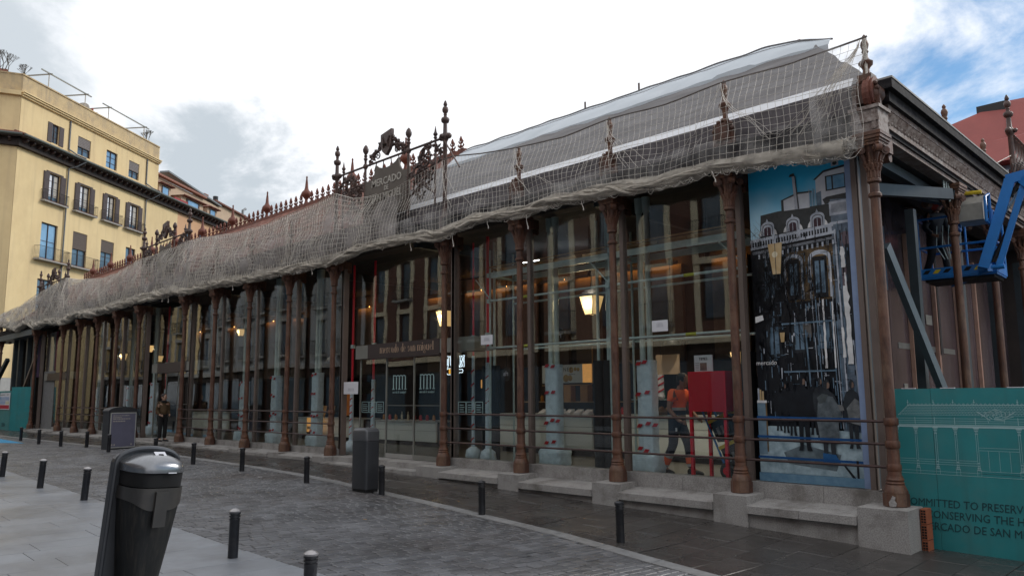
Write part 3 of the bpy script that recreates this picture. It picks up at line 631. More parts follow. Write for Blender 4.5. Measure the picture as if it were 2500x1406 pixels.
MMC = mat('pale_vinyl_lettering', (0.42, 0.58, 0.58), (0.36, 0.52, 0.52), 0.6)
def mm_logo(x0, x1, z0, z1, y, par, m=None, cap=True):
    g = G(); w = x1 - x0; h = z1 - z0; n = 5; dx = w * .86 / 4; t = w * .055
    for i in range(5):
        x = x0 + w * .07 + i * dx - t / 2 + (0 if i else 0); 
        if i in (0, 2, 4) or True: g.box(x, x + t, y - .003, y, z0, z1 - (0 if i == 0 else h * .16)); 
        if i in (0, 2, 4): g.box(x - t, x + 2 * t, y - .003, y, z0, z0 + h * .05)
    for i in range(4):
        cx = x0 + w * .07 + (i + .5) * dx; 
        for k in range(8):
            a, b = pi * k / 8, pi * (k + 1) / 8; q = len(g.v); r1, r2 = dx / 2 + t * .5, dx / 2 - t * .4
            g.v += [(cx + r1 * cos(a), y - .003, z1 - h * .16 + h * .16 * sin(a)), (cx + r2 * cos(a), y - .003, z1 - h * .16 + h * .11 * sin(a)), (cx + r2 * cos(b), y - .003, z1 - h * .16 + h * .11 * sin(b)), (cx + r1 * cos(b), y - .003, z1 - h * .16 + h * .16 * sin(b))]; g.face([q, q + 1, q + 2, q + 3])
    o = g.obj('door_emblem', m or MMC, par)
    if cap: serif_fit('mercado de san miguel', x0 + w * .02, x1 - w * .02, z0 - h * .25, h * .11, m or MMC, par, y)
for x0, x1, z0, z1 in ((-16.56, -15.98, 1.70, 2.06), (-15.45, -14.86, 1.70, 2.06)): mm_logo(x0, x1, z0, z1, DY - .004, hall)
# hygiene / rules stickers on the glass beside the doors
for x0, x1, k in ((-17.92, -16.92, 3), (-13.80, -12.95, 3)):
    g = G(); z0, z1 = 1.12, 1.40; y = 11.78 if x0 > -14 else DY
    for i in range(k):
        a = x0 + (x1 - x0) * i / k; b = x0 + (x1 - x0) * (i + 1) / k - .02
        for q in ((a, b, z0, z0 + .012), (a, b, z1 - .012, z1), (a, a + .012, z0, z1), (b - .012, b, z0, z1)): g.box(q[0], q[1], y - .003, y, q[2], q[3])
        for j in range(4): g.box(a + .05, b - .05 - .03 * (j % 2), y - .003, y, z0 + .05 + j * .05, z0 + .062 + j * .05)
    g.obj('notice_sticker', MMC, hall)
for x0, x1, z0, z1, y in ((-18.41, -17.73, 1.60, 1.92, 11.70), (-13.02, -12.64, 2.64, 2.85, 11.77), (-8.42, -8.08, 2.64, 2.84, 11.77)):
    p = G().box(x0, x1, y - .004, y, z0, z1).obj('paper_notice', WHITE, hall); mm_logo(x0 + (x1 - x0) * .3, x0 + (x1 - x0) * .72, z0 + .08, z0 + .15, y - .005, hall, mat('faint_grey_print', (.5, .5, .55), None, .6), False)
# ---- entablature
g = G(); g.box(-56.3, -4.55, 11.36, 11.62, 5.222, 5.60); g.obj('architrave', BLKM, hall)
g = G(); g.box(-56.3, -4.5, 11.62, 12.1, 5.40, 5.62); g.obj('soffit', CEIL, hall)
# ornate side cornice: bands recede along the flank
def side_band(x0, x1, z0, z1, t0, t1, name, m):
    g = G(); a = sidep(t0); b = sidep(t1)
    g.hexa([(a[0] + x0, a[1], z0), (a[0] + x1, a[1], z0), (b[0] + x1, b[1], z0), (b[0] + x0, b[1], z0)], [(a[0] + x0, a[1], z1), (a[0] + x1, a[1], z1), (b[0] + x1, b[1], z1), (b[0] + x0, b[1], z1)])
    return g.obj(name, m, hall)
side_band(-.12, .10, 5.23, 5.30, .22, 22, 'cornice_band', ORN); side_band(-.12, .13, 5.302, 5.36, .22, 22, 'cornice_band', BLKM); side_band(-.12, .16, 5.362, 5.43, .22, 22, 'cornice_band', ORN)
side_band(-.14, .10, 5.43, 5.62, .22, 22, 'frieze', BLKM); side_band(-.2, .20, 5.622, 5.70, .22, 22, 'cornice_band', ORN); side_band(-.2, .26, 5.702, 5.86, .10, 22, 'black_gutter_fascia', BLKM)
side_band(-.3, .34, 5.862, 6.0, .0, 22, 'black_gutter_fascia', BLKM); side_band(-.3, .35, 6.002, 6.03, .0, 22, 'gutter_edge', STONE)
g = G()
for i in range(150):
    t = .28 + i * .145; x, y = sidep(t); g.beam((x + .12, y, 5.45), (x + .19, y + .05, 5.60), .05, .06); 
    if i % 1 == 0: g.ball((x + .15, y + .02, 5.46), .034, 6)
g.obj('dentil_ornament', ORNW, hall, kind='stuff')
g = G(); a = sidep(.2); b = sidep(22); g.hexa([(a[0] - 1.0, a[1] + .2, 5.25), (a[0] - .12, a[1], 5.25), (b[0] - .12, b[1], 5.25), (b[0] - 1.0, b[1], 5.25)], [(a[0] - 1.0, a[1] + .2, 5.31), (a[0] - .12, a[1], 5.31), (b[0] - .12, b[1], 5.31), (b[0] - 1.0, b[1], 5.31)]); g.obj('side_soffit', CEIL, hall)
# ---- roof
RY0, RZ0, RY1, RZ1 = 11.95, 6.12, 15.0, 8.72
g = G(); xe = -56.0
hipL = (-6.85, RY1, RZ1); g.v = [(xe, RY0, RZ0), (-4.3, RY0, RZ0), (-6.85, RY1, RZ1), (xe + 2.6, RY1, RZ1), (-4.3 - .7, 32, RZ0), (-7.6, 29, RZ1), (xe, 32, RZ0), (xe + 2.6, 29, RZ1)]
for f in ((0, 1, 2, 3), (1, 4, 5, 2), (6, 0, 3, 7), (3, 2, 5, 7), (4, 6, 7, 5)): g.face(list(f))
g.obj('roof', mat('weathered_tile_roof', (.20, .075, .05), (.12, .05, .038), .8, 0, 20, bump=.4, stretch=(1, 3, 1)), hall)
g = G(); g.box(-56.2, -4.32, 11.64, 11.95, 5.62, 6.10); g.obj('parapet_wall', SLATEC, hall)
# roof tile courses on the exposed strip above the netting
for row in range(14):
    f0 = row / 14; y = RY0 + (RY1 - RY0) * f0; z = RZ0 + (RZ1 - RZ0) * f0; g = G()
    if row < 5: continue
    n = int(37 / .6)
    for i in range(n):
        x = -55.2 + i * .6 + (row % 2) * .3
        if x > -18.4: continue
        g.beam((x, y, z + .03), (x, y + .22, z + .215), .54, .03)
    g.obj('roof_tile_course', TILE, hall, kind='stuff')
# ridge cresting
g = G(); g.lathe([(.02, 0), (.025, .10), (.06, .14), (.02, .18), (.018, .28), (.045, .32), (.05, .36), (.012, .46)], n=6)
for s in (-1, 1):
    for z, w in ((.10, .13), (.22, .09)): g.path([(0, 0, z), (s * w * .6, 0, z + .02), (s * w, 0, z + .07), (s * w * .8, 0, z + .11)], [.02, .026, .024, .012], 5)
g.path([(-.15, 0, .0), (-.10, 0, .07), (0, 0, .02), (.10, 0, .07), (.15, 0, .0)], .022, 5)
spear = g.mesh('crest_spear', RUSTR)
g = G(); g.lathe([(.10, -.15), (.10, 0), (.07, .05), (.05, .16), (.09, .22), (.17, .30), (.20, .38), (.17, .46), (.09, .54), (.065, .62), (.05, .80), (.025, 1.0), (.035, 1.02), (.03, 1.06), (.004, 1.10)], n=12); crest_ball = g.mesh('ridge_finial', RUSTR)
g = G(); g.box(xe + 2.6, -17.2, RY1 - .08, RY1 + .08, RZ1 - .12, RZ1 + .10); 
g.obj('ridge_beam', RUSTR, hall)
x = -53.2; i = 0
while x < -17.4:
    if i % 8 == 4: mkobj('ridge_finial', crest_ball, hall, (x, RY1, RZ1 + .10))
    else: mkobj('crest_spear', spear, hall, (x, RY1, RZ1 + .10))
    x += .3925; i += 1
for x in (-10.9, -12.6): G().path([(x, 15, 8.7), (x, 15, 8.98)], .025, 6).obj('roof_pin', RUSTD, hall)
# ---- signboards between the tall posts
def scroll(g, cx, cz, r, turns, a0, sgn, y, rr=.03, lev=True):
    pts = []; N = 26
    for i in range(N + 1):
        f = i / N; a = a0 + sgn * turns * 2 * pi * f; q = r * (1 - f * .82); pts.append((cx + q * cos(a), y, cz + q * sin(a)))
    g.path(pts, [rr * (1 - .4 * i / N) for i in range(N + 1)], 5)
    if lev:
        for i in range(0, N - 3, 2):
            p = Vector(pts[i]); c = Vector((cx, y, cz)); d = (p - c).normalized(); t = Vector((-d.z, 0, d.x)) * sgn
            g.path([p, p + d * .06 + t * .02, p + d * .10 + t * .07], [.026, .03, .006], 4)
def leafy(g, pts, n, size, y):
    for _ in range(n):
        k = random.randrange(len(pts)); p = Vector(pts[k]); a = random.uniform(0, 2 * pi); l = size * random.uniform(.6, 1.15); d = Vector((cos(a), random.uniform(-.4, .2), sin(a))).normalized(); b = d + Vector((-d.z, 0, d.x)) * random.uniform(-.6, .6)
        g.path([p, p + d * l * .5, p + d * l * .5 + b * l * .5], [size * .10, size * .30, size * .05], 4)
def signboard(a, b, letters):
    y = 11.47; w = b - a; X = lambda f: a + w * f
    parts = []
    g = G(); g.path([(X(.02), y, 7.56), (X(.98), y, 7.56)], .03, 8); g.obj('sign_rod', RUSTD, hall)
    for f, zt, r in ((.075, 7.86, .025), (.925, 7.88, .025)):
        g = G(); g.path([(X(f), y, 6.0), (X(f), y, 7.6)], r, 7); g.lathe([(r, 7.6), (.05, 7.63), (.03, 7.67), (.06, 7.72), (.03, 7.78), (.005, 7.92)], X(f), y, 0, 8); g.obj('sign_spear', RUSTD, hall)
    for f in (.30, .70):
        g = G(); g.path([(X(f), y, 5.9), (X(f), y, 7.6)], .034, 8); g.lathe([(.03, 7.6), (.035, 7.72), (.06, 7.76), (.035, 7.80), (.05, 7.85), (.03, 7.88), (.075, 7.96), (.08, 8.02), (.05, 8.10), (.01, 8.15)], X(f), y, 0, 9); g.lathe([(.05, 7.50), (.075, 7.56), (.05, 7.62)], X(f), y, 0, 8); g.obj('sign_post', RUSTD, hall)
    g = G(); x0, x1 = X(.305), X(.715); c = (x0 + x1) / 2; hw = (x1 - x0) / 2
    top = [(c - hw, 7.0), (c - hw, 7.16), (c - hw * .86, 7.10), (c - hw * .70, 7.12), (c - hw * .58, 7.24), (c - hw * .50, 7.48), (c - hw * .38, 7.40), (c - hw * .20, 7.35), (c, 7.33), (c + hw * .20, 7.35), (c + hw * .38, 7.40), (c + hw * .50, 7.48), (c + hw * .58, 7.24), (c + hw * .70, 7.12), (c + hw * .86, 7.10), (c + hw, 7.16)]
    g.prism(top[::-1] + [(c - hw, 6.05), (c + hw, 6.05)], y - .02, y + .02); pl = g.obj('sign_plate', SIGNM, hall)
    for k in (-.3, -.1, .1, .3): G().path([(c + hw * k * 2.0, y, 7.34), (c + hw * k * 1.6, y, 7.56)], .015, 5).obj('sign_hanger', RUSTD, hall)
    if letters:
        for s, z, sz, sx, fw in (('MERCADO', 6.90, .27, 1.0, 0), ('DE', 6.74, .17, .9, 0), ('SAN MIGUEL', 6.50, .27, .85, 0)):
            o = text('sign_lettering', s, sz, LETT, pl, (c, y - .024, z), ext=.008, align='CENTER', sx=sx, bold=.003)
    # shield with a foliage garland above the rod
    g = G(); g.prism([(c - .23, 8.22), (c + .23, 8.30), (c + .23, 7.95), (c + .15, 7.78), (c, 7.64), (c - .15, 7.76), (c - .23, 7.92)][::-1], y - .06, y + .03)
    g.lathe([(.05, -.02), (.09, 0), (.05, .02)], c, y - .07, 7.92, 8); 
    for sx in (-1, 1): g.path([(c + sx * .15, y - .07, 8.12), (c + sx * .08, y - .08, 7.98), (c + sx * .10, y - .07, 7.85)], .02, 5)
    g.obj('shield', RUSTD, hall)
    g = G()
    for s in (-1, 1):
        pts = [(c + s * (.15 + .62 * f), y, 8.05 - .42 * f + .03 * sin(9 * f)) for f in [i / 14 for i in range(15)]]
        g.path(pts, [.028 * (1 - .5 * i / 14) for i in range(15)], 5); leafy(g, pts, 46, .15, y)
        for i, p in enumerate(pts):
            for dz in (-1, 1):
                pass
        scroll(g, c + s * .42, 7.72, .10, 1.3, pi / 2, s, y, .02, False)
    g.obj('foliage_garland', RUSTD, hall)
    for f0, f1 in ((.08, .29), (.71, .92)):
        g = G(); m_ = (X(f0) + X(f1)) / 2; hw2 = (X(f1) - X(f0)) / 2; s = 1 if f0 > .5 else -1
        scroll(g, m_ + .10 * s, 7.20, .26, 1.4, pi * .5, -s, y); scroll(g, m_ - .18 * s, 6.95, .18, 1.2, 0, s, y); scroll(g, m_ + .22 * s, 6.75, .22, 1.3, pi, s, y); scroll(g, m_ - .2 * s, 6.6, .2, 1.2, pi * .3, -s, y); scroll(g, m_, 6.42, .25, 1.1, 0, s, y)
        arc_ = [(m_ + s * (.30 - .42 * cos(q * pi / 16)) * 1.0, y, 7.02 + .42 * sin(q * pi / 16) + .05 * s) for q in range(17)]; g.path(arc_, .026, 5); leafy(g, arc_, 46, .13, y)
        arc_ = [(X(f0) + (X(f1) - X(f0)) * q / 16, y, 6.92 + .10 * sin(q * .9) - .05 * s) for q in range(17)]; g.path(arc_, .03, 5); leafy(g, arc_, 50, .15, y)
        arc_ = [(m_ + .16 * cos(q), y, 7.10 + .14 * sin(q)) for q in range(7)]; g.path(arc_, .022, 5); leafy(g, arc_, 16, .12, y)
        g.path([(X(f0), y, 6.35), (m_, y, 6.62), (X(f1), y, 6.3)], .03, 5); g.obj('iron_scrollwork', RUSTD, hall)
signboard(-18.65, -13.95, True); signboard(-33.15, -28.65, False); signboard(-48.40, -43.45, False)
# stay rod east of the first signboard
G().path([(-13.95, 11.44, 7.5), (-13.1, 11.2, 6.6)], .018, 6).obj('stay_rod', RUSTD, hall)
# side signboard bay, seen edge-on
g = G()
a, b = sidep(9.45), sidep(13.8)
for z in (7.56, 6.2): g.path([(a[0], a[1], z), (b[0], b[1], z)], .03, 6)
for i in range(16):
    f = i / 15; x = a[0] + (b[0] - a[0]) * f; y = a[1] + (b[1] - a[1]) * f
    pts = [(x, y + .16 * cos(q * .8), 6.4 + q * .11) for q in range(11)]; g.path(pts, [.03] * 11, 4)
g.obj('iron_scrollwork', RUSTD, hall)
# ------------------------------------------------------------------ netting
TOPX = [(-56.5, 6.70), (-55.6, 6.74), (-51.5, 6.85), (-47.65, 7.24), (-43.2, 7.48), (-41.1, 7.16), (-37.75, 6.86), (-35.7, 6.87), (-33.3, 7.12), (-31.8, 7.08), (-30, 7.12), (-28.5, 7.18), (-27.8, 7.16), (-24.9, 6.91), (-22.5, 6.83), (-19.2, 6.99), (-18.5, 7.05), (-17.6, 6.74), (-16.9, 6.66), (-16.0, 6.66), (-15.1, 6.80), (-13.93, 6.98), (-13.6, 7.0), (-12.6, 6.83), (-11.5, 6.70), (-10.2, 6.62), (-9.0, 6.68), (-7.8, 6.61), (-6.6, 6.68), (-5.4, 6.62), (-4.2, 6.68)]
BOTX = [(-56.5, 5.9), (-55.4, 6.0), (-51.4, 5.4), (-49.5, 5.7), (-47.5, 5.33), (-45.6, 5.47), (-42.8, 5.2), (-41.2, 5.41), (-38.2, 5.3), (-33, 5.4), (-29.3, 5.37), (-28, 5.22), (-26.1, 5.28), (-23.7, 5.19), (-21.2, 5.14), (-18.1, 5.12), (-17, 5.26), (-15, 5.23), (-13.9, 5.12), (-12.6, 5.29), (-11.1, 5.19), (-10.5, 5.26), (-8.8, 5.21), (-7.8, 5.12), (-6.74, 5.18), (-6.1, 5.10), (-5.4, 5.06), (-5.0, 4.99), (-4.4, 4.97)]
tx, tz = zip(*TOPX); bx, bz = zip(*BOTX)
def net_pt(x, f, off=0.0, seed=0.0, amp=1.0):
    zt = interp(x, tx, tz); zb = interp(x, bx, bz) + .02; z = zb + (zt - zb) * f
    left = min(1, max(0, (-x - 14) / 16))
    yy = 11.40 - .16 * (1 - f) - .10 * sin(pi * min(1, f * 1.1)) - off
    w = (nz(x * .55 + seed, f * 2.0, 1.3) * .10 + nz(x * 1.9 + seed, f * 3.5, 4.1) * .05 * (1 + left) + nz(x * 4.5, f * 2 + seed, 7.1) * .02) * amp
    yy += w * (.3 + .7 * sin(pi * f))
    d = (nz(x * .8 + seed, f * 1.5, 9.2) * .07 + .03 * sin(f * 5 + x)) * amp
    xx = x + d * sin(pi * f) - (.04 + .25 * max(0, (x + 5.6)) ** 1.5 * .12) * (1 - f)
    z += nz(x * 1.1 + seed, f * 2.2, 20.5) * .05 * sin(pi * f) * amp
    return Vector((xx, yy, z))
def cord_net(x0, x1, cw, rows, r, off, seed, amp, name, par):
    g = G(); n = int((x1 - x0) / cw); P = [[net_pt(x0 + (x1 - x0) * i / n, j / rows, off, seed, amp) for j in range(rows + 1)] for i in range(n + 1)]
    for i in range(n + 1): g.path(P[i], r, 3, caps=False)
    for j in range(rows + 1): g.path([P[i][j] for i in range(n + 1)], r * (1.6 if j == rows else 1), 3, caps=False)
    return g.obj(name, NETM, par)
net = thing('safety_net', 'pale cord safety net slung along the hall eaves, bunched into a roll below', 'safety net')
cord_net(-18.65, -4.22, .122, 13, .0038, 0, 0, 1.3, 'coarse_mesh', net)
cord_net(-56.4, -18.65, .115, 15, .0056, 0, 0, 1.8, 'coarse_mesh', net)
cord_net(-56.4, -16.5, .135, 13, .0056, .06, 5.5, 2.6, 'second_mesh_layer', net)
g = G(); n = 420
g.grid(lambda i, j: net_pt(-56.4 + (56.4 - 15.6) * i / n, j / 12, -.05, 12.2, 2.0), n, 12); g.obj('beige_scrim', SCRIM, net)
g = G(); n = 90
g.grid(lambda i, j: net_pt(-15.6 + 11.2 * i / n, .02 + .30 * j / 8, -.04, 3.2, 1.6), n, 8); g.obj('lower_scrim', SCRIM2, net)
g = G(); g.grid(lambda i, j: net_pt(-4.95 + .75 * i / 14, j / 12, .03, 31 + i * .35, 2.2), 14, 12); g.obj('gathered_end', SCRIM2, net)
# rolled lower hem: twisted strands following the bottom line
g = G(); N = 900; XA, XB = -56.2, -4.55
for k in range(11):
    pts = []; rr = []
    for i in range(N + 1):
        x = XA + (XB - XA) * i / N; big = .066 + .055 * min(1, max(0, (-x - 20) / 18)) + .035 * (.5 + nz(x * .7, 3.3))
        if x > -9: big *= max(.35, (-x - 3.6) / 5.4)
        a = x * (.55 + .13 * k) + k * 2.1 + 5 * nz(x * .45, k * 3.1); rad = big * (.5 + 1.0 * abs(nz(x * .9, k * 7.7))) 
        b0 = interp(x, bx, bz)
        pts.append((x, 11.22 + rad * cos(a) * 1.1 + .05 * nz(x * 1.3, k), b0 + .03 + rad * sin(a) * .9 + .05 * nz(x * 2.2, k * 1.7)))
        rr.append(big * (.42 + .25 * nz(x * 3.1, k * 2.2)))
    g.path(pts, rr, 6)
g.obj('rolled_hem', ROLLM, net)
g = G(); N = 700; secs = []                      # slack cloth bunched round the hem
for i in range(N + 1):
    x = XA + (XB - XA) * i / N; b0 = interp(x, bx, bz); R_ = .12 + .05 * nz(x * .8, 2.2) + .06 * min(1, max(0, (-x - 20) / 15))
    secs.append([(x + .03 * nz(x * 3, q), 11.27 + R_ * cos(2 * pi * q / 12) * (1 + .5 * nz(x * 1.3, q * 1.7)), b0 + .06 + R_ * 1.1 * sin(2 * pi * q / 12) * (1 + .6 * nz(x * 1.7, q * 2.3))) for q in range(12)])
g.loft(secs, caps=False); g.obj('slack_cloth', SCRIM3, net)
g = G(); random.seed(3)                          # stretched folds running off the finials
for x0 in [-6.6, -9.05, -11.5, -13.95, -18.65, -21.1, -23.6, -26.1, -28.65, -33.1, -38, -43.4, -4.3, -4.3]:
    for k in range(6 if x0 < -5 else 9):
        w = random.uniform(.25, 1.3) * random.choice((-1, 1 if x0 < -5 else -1)); pts = []
        for i in range(12): f = i / 11; pts.append(net_pt(x0 + w * f ** 1.5, max(.05, 1 - f * random.uniform(.72, .80)), .02, 0, 1.5))
        g.path(pts, .0032, 3, caps=False)
g.obj('stretched_fold', NETM, net, kind='stuff')
g = G(); random.seed(11)                         # frayed loops hanging under the hem
for k in range(420):
    x = -4.6 - 51 * random.random() ** 1.5; b0 = interp(x, bx, bz); w = random.uniform(.05, .35); h = random.uniform(.02, .12)
    g.path([(x + w * i / 6, 11.2 + random.uniform(-.03, .03), b0 - .02 - h * sin(pi * i / 6) + random.uniform(-.008, .008)) for i in range(7)], .0035, 3, caps=False)
g.obj('frayed_cord', NETM, net, kind='stuff')
for x in (-6.72, -9.55, -11.02, -12.2, -13.35, -14.9, -19.4, -29.6, -30.2, -24.3):
    b0 = interp(x, bx, bz); l = random.uniform(.15, .36); G().path([(x, 11.2, b0), (x + .01, 11.2, b0 - l * .6), (x + .05, 11.2, b0 - l), (x + .06, 11.19, b0 - l - .05)], [.006, .006, .008, .014], 5).obj('hanging_tie', NETM, net)
g = G()
for k in range(26):                              # knot of cord at the corner
    c = Vector((-4.5, 11.25, 5.08)); pts = [c + Vector((random.uniform(-.16, .12), random.uniform(-.08, .05), random.uniform(-.12, .12))) for _ in range(6)]; g.path(pts, .005, 3, caps=False)
for k in range(14):
    pts = [Vector((-4.23 - .02 * random.random(), 11.42, 6.66 - .12 * i)) + Vector((random.uniform(-.03, .02), random.uniform(-.03, .02), 0)) for i in range(14)]; g.path(pts, .006, 3, caps=False)
g.obj('cord_tangle', NETM, net)
g = G(); g.path([net_pt(-4.2 - 9.7 * i / 60, 1.0) + Vector((0, 0, .01)) for i in range(61)], .014, 6); g.obj('head_rope', mat('dark_head_rope', (.12, .10, .09)), net)
# ---- roof cover east of the first signboard
slope = (RZ1 - RZ0) / (RY1 - RY0)
cover = thing('roof_cover', 'white and grey protective sheeting laid over the east end of the market hall roof', 'roof cover')
def rp(x, y, dz=0.0): return Vector((x, y, RZ0 + slope * (y - RY0) + dz))
def xr(y): return -4.35 - (y - RY0) * .83          # hip line
g = G(); n = 90
g.grid(lambda i, j: rp(-17.6 + (xr(11.96 + 2.2 * j / 10) + 17.6) * i / n, 11.96 + 2.2 * j / 10, .10 + .05 * nz(i * .25, j * .5, 2) + .02 * sin(j * 3.1 + i * .15)), n, 10); g.obj('grey_sheet', GCLOTH, cover)
def tarp_pt(i, j):
    u = i / n; f = j / 10; x = -17.0 + (17.0 - 5.85) * u; lo = 14.02 + .05 * nz(i * .12, 3.3); hi = 14.80 - .62 * max(0, (u - .84) / .16) ** 1.4; y = lo + (hi - lo) * f
    e = .13 + .03 * nz(i * .2, j * .3, 5) + .05 * sin(pi * f) - .05 * max(0, (u - .93) / .07) + .05 * (1 if .78 < u < .86 and j == 0 else 0)
    return rp(x, y, e)
g = G(); g.grid(tarp_pt, n, 10); g.grid(lambda i, j: tarp_pt(i, 0) + Vector((0, -.02, -.14 * j / 2)), n, 2); g.obj('white_tarp', TARP, cover)
g = G(); g.path([tarp_pt(i, 10) + Vector((0, 0, .012)) for i in range(n + 1)], .02, 5); g.path([tarp_pt(i, 7) + Vector((0, 0, .012)) for i in range(n + 1)], .006, 4); g.obj('tarp_seam', GCLOTH, cover)
# white corrugated edge sheet and the drape beneath it
g = G(); n = 240
def wz(i, j):
    x = -16.8 + (16.8 - 4.62) * i / n; f = j / 4; y = 11.72 + .16 * f; return Vector((x, y, 6.06 + .25 * f + (.028 * sin(x * 2 * pi / .24) if j == 0 else 0)))
g.grid(wz, n, 4, sm=False); g.obj('white_edge_sheet', WHITES, cover)
def dz_(i, j):
    x = -16.9 + (16.9 - 4.6) * i / n; f = j / 8; z = 6.055 + .028 * sin(x * 2 * pi / .24) * (1 - f) - .72 * f
    return Vector((x, 11.70 - .10 * f + .05 * nz(x * 1.6, f * 2) * f + (.022 * sin(x * 2 * pi / .24)) * (1 - f * .6), z + .06 * nz(x * .9, 7) * f))
g = G(); g.grid(dz_, n, 8); g.obj('dark_drape', SLATEC, cover)
# ------------------------------------------------------------------ interior
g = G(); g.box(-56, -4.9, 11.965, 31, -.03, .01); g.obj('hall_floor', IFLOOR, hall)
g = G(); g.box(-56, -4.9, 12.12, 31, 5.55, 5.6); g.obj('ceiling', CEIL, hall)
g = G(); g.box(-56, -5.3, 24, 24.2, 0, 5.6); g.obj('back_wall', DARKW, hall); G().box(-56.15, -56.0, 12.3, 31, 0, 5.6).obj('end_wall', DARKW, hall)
for i, x in enumerate([-31.5, -26.3, -21.8, -19.8, -18.6, -17.4, -16.1, -14.8, -13.3, -12.1, -10.2, -34, -38, -42]):   # tall timber partitions with a glowing top
    w = 1.0; yb = 17.6; pz = 5.0 if x < -17 else 4.95
    p = G().box(x - w / 2, x + w / 2, yb, yb + .12, 2.4, pz).obj('timber_partition', PANEL, hall)
    G().box(x - w / 2 + .05, x + w / 2 - .05, yb - .14, yb - .08, pz + .0, pz + .03).obj('glow_strip', WARM, p); G().box(x - w / 2, x + w / 2, yb - .17, yb - .15, pz - .03, pz + .06).obj('added_pelmet', PANEL, p)  # front board added to hide the strip, leaving its glow on the panel
g = G(); g.box(-55, -5.5, 17.75, 17.85, 2.3, 5.5); g.obj('upper_screen', DARKW, hall)
for x in (-46, -40, -34, -28, -22, -16, -10): g = G(); g.box(x - .07, x + .07, 12.2, 24, 5.3, 5.549); g.obj('roof_beam', DSTEEL, hall)
for a, b in ((-14.6, -13.0), (-14.3, -13.2)): pass
for k, x in enumerate((-14.9, -14.2, -13.6)): G().box(x - .5, x + .1, 15.5 + k * .3, 15.54 + k * .3, 5.2, 5.22).obj('tube_light', FLUO, hall)
# twin internal pipes with wrapped feet
def twin(x, y, h=2.2, red=True, foot=(.62, .52)):
    t = thing('twin_pipe_column', 'x', 'column', (x, y, 0), 0, 'twin green pipes with wrapped feet behind the glass')
    for s in (-1, 1):
        g = G(); g.lathe([(.058, .3), (.056, 5.3)], s * .09, 0, 0, 12); g.lathe([(.075, 5.2), (.09, 5.5)], s * .09, 0, 0, 12); g.obj('green_pipe', PALEG, t)
    g = G(); secs = []
    for i in range(15):
        z = .34 + (h - .34) * i / 14; k = 1 + .04 * nz(x, z * 3); secs.append([(.185 * k * (abs(cos(a)) ** .35) * (1 if cos(a) >= 0 else -1) + .01 * nz(a * 2, z * 8, x), .13 * (abs(sin(a)) ** .4) * (1 if sin(a) >= 0 else -1) + .012 * nz(a * 3, z * 9, x), z) for a in [2 * pi * q / 20 for q in range(20)]])
    g.loft(secs); g.obj('plastic_wrap', WRAP, t)
    secs = []
    for i in range(8):
        z = .012 + .36 * i / 7; k = (1 if 0 < i < 7 else .93); fx, fy = foot[0] / 2 * k, foot[1] / 2 * k
        secs.append([(fx * max(-1, min(1, 1.25 * cos(a))) + .02 * nz(a * 2, z * 9, x), fy * max(-1, min(1, 1.25 * sin(a))) + .02 * nz(a * 2.5, z * 8, x + 3), z) for a in [2 * pi * q / 24 for q in range(24)]])
    g = G(); g.loft(secs); g.obj('wrapped_foot', WRAP, t)
    if red:
        for z, rows in ((h - .10, 2), (h * .70, 2), (h * .42, 3), (.46, 2)):
            for q in range(rows):
                xx = -.18 + .17 * q + random.uniform(-.03, .04); zz = z + random.uniform(-.05, .04)
                g = G(); g.prism([(xx, zz), (xx + .10, zz), (xx + .15, zz + .065), (xx + .05, zz + .07)], -.154, -.142); g.obj('hazard_tape', REDT, t)
    return t
TW = {-11.92: ('pair of green pipes with their feet wrapped in pale plastic, beside the white pastry menu board', 2.2), -9.42: ('pair of green pipes wrapped in taped pale plastic just left of the worker in orange', 2.2), -21.85: ('wrapped twin green pipes standing nearest left of the first entrance doors', 2.28), -24.45: ('wrapped twin green pipes in the glazed bay second from the first entrance', 2.25), -26.75: ('wrapped twin green pipes behind the glass, third pair left of the first entrance', 2.1), -35.2: ('wrapped twin green pipes just left of the second entrance', 2.2), -38.0: ('slender wrapped twin green pipes behind the free-standing grey panel', 2.1), -42.4: ('wrapped twin green pipes deep in the leftmost glazed bays', 2.1)}
for x, (lb, h) in TW.items(): t = twin(x, 12.95, h); t['label'] = lb
# red telescopic props
def prop(x, y, lb, zl=1.7, wrap=True, top=5.3, rad=.042):
    t = thing('telescopic_prop', lb, 'prop', (x, y, 0), 0, 'red telescopic steel props behind the glass')
    G().lathe([(rad * .8, zl), (rad * .8, top)], n=10).obj('upper_tube', REDP, t); G().lathe([(rad * 1.6, 2.9), (rad * 1.6, 3.0)], n=10).obj('collar', GALV, t)
    G().lathe([(rad * 1.5, .3), (rad * 1.3, zl)], n=10).obj('lower_wrap', WRAP, t)
    for k in range(6):
        z = .45 + k * (zl - .55) / 6; g = G(); g.path([(-.045, -.02, z), (0, -.05, z + .04), (.045, -.02, z + .09)], .022, 5); g.obj('hazard_tape', REDT, t)
    g = G(); g.lathe([(.16, .012), (.20, .1), (.17, .25), (.08, .32)], n=10); g.obj('wrapped_foot', WRAP, t)
prop(-19.4, 12.6, 'red steel prop with taped white foot, behind the glass left of the first entrance door'); prop(-18.35, 12.6, 'red steel prop with taped pale foot standing directly behind the left door leaf stile', 2.0)
prop(-13.72, 12.62, 'red steel prop beside the scaffold, right of the entrance doors', 2.3, rad=.045); prop(-14.55, 12.9, 'slim faded prop wrapped in pale plastic under the neon sign', 2.5, rad=.03)
prop(-33.3, 12.7, 'red steel prop with blue and white foot behind the woman in the second entrance', 1.9)
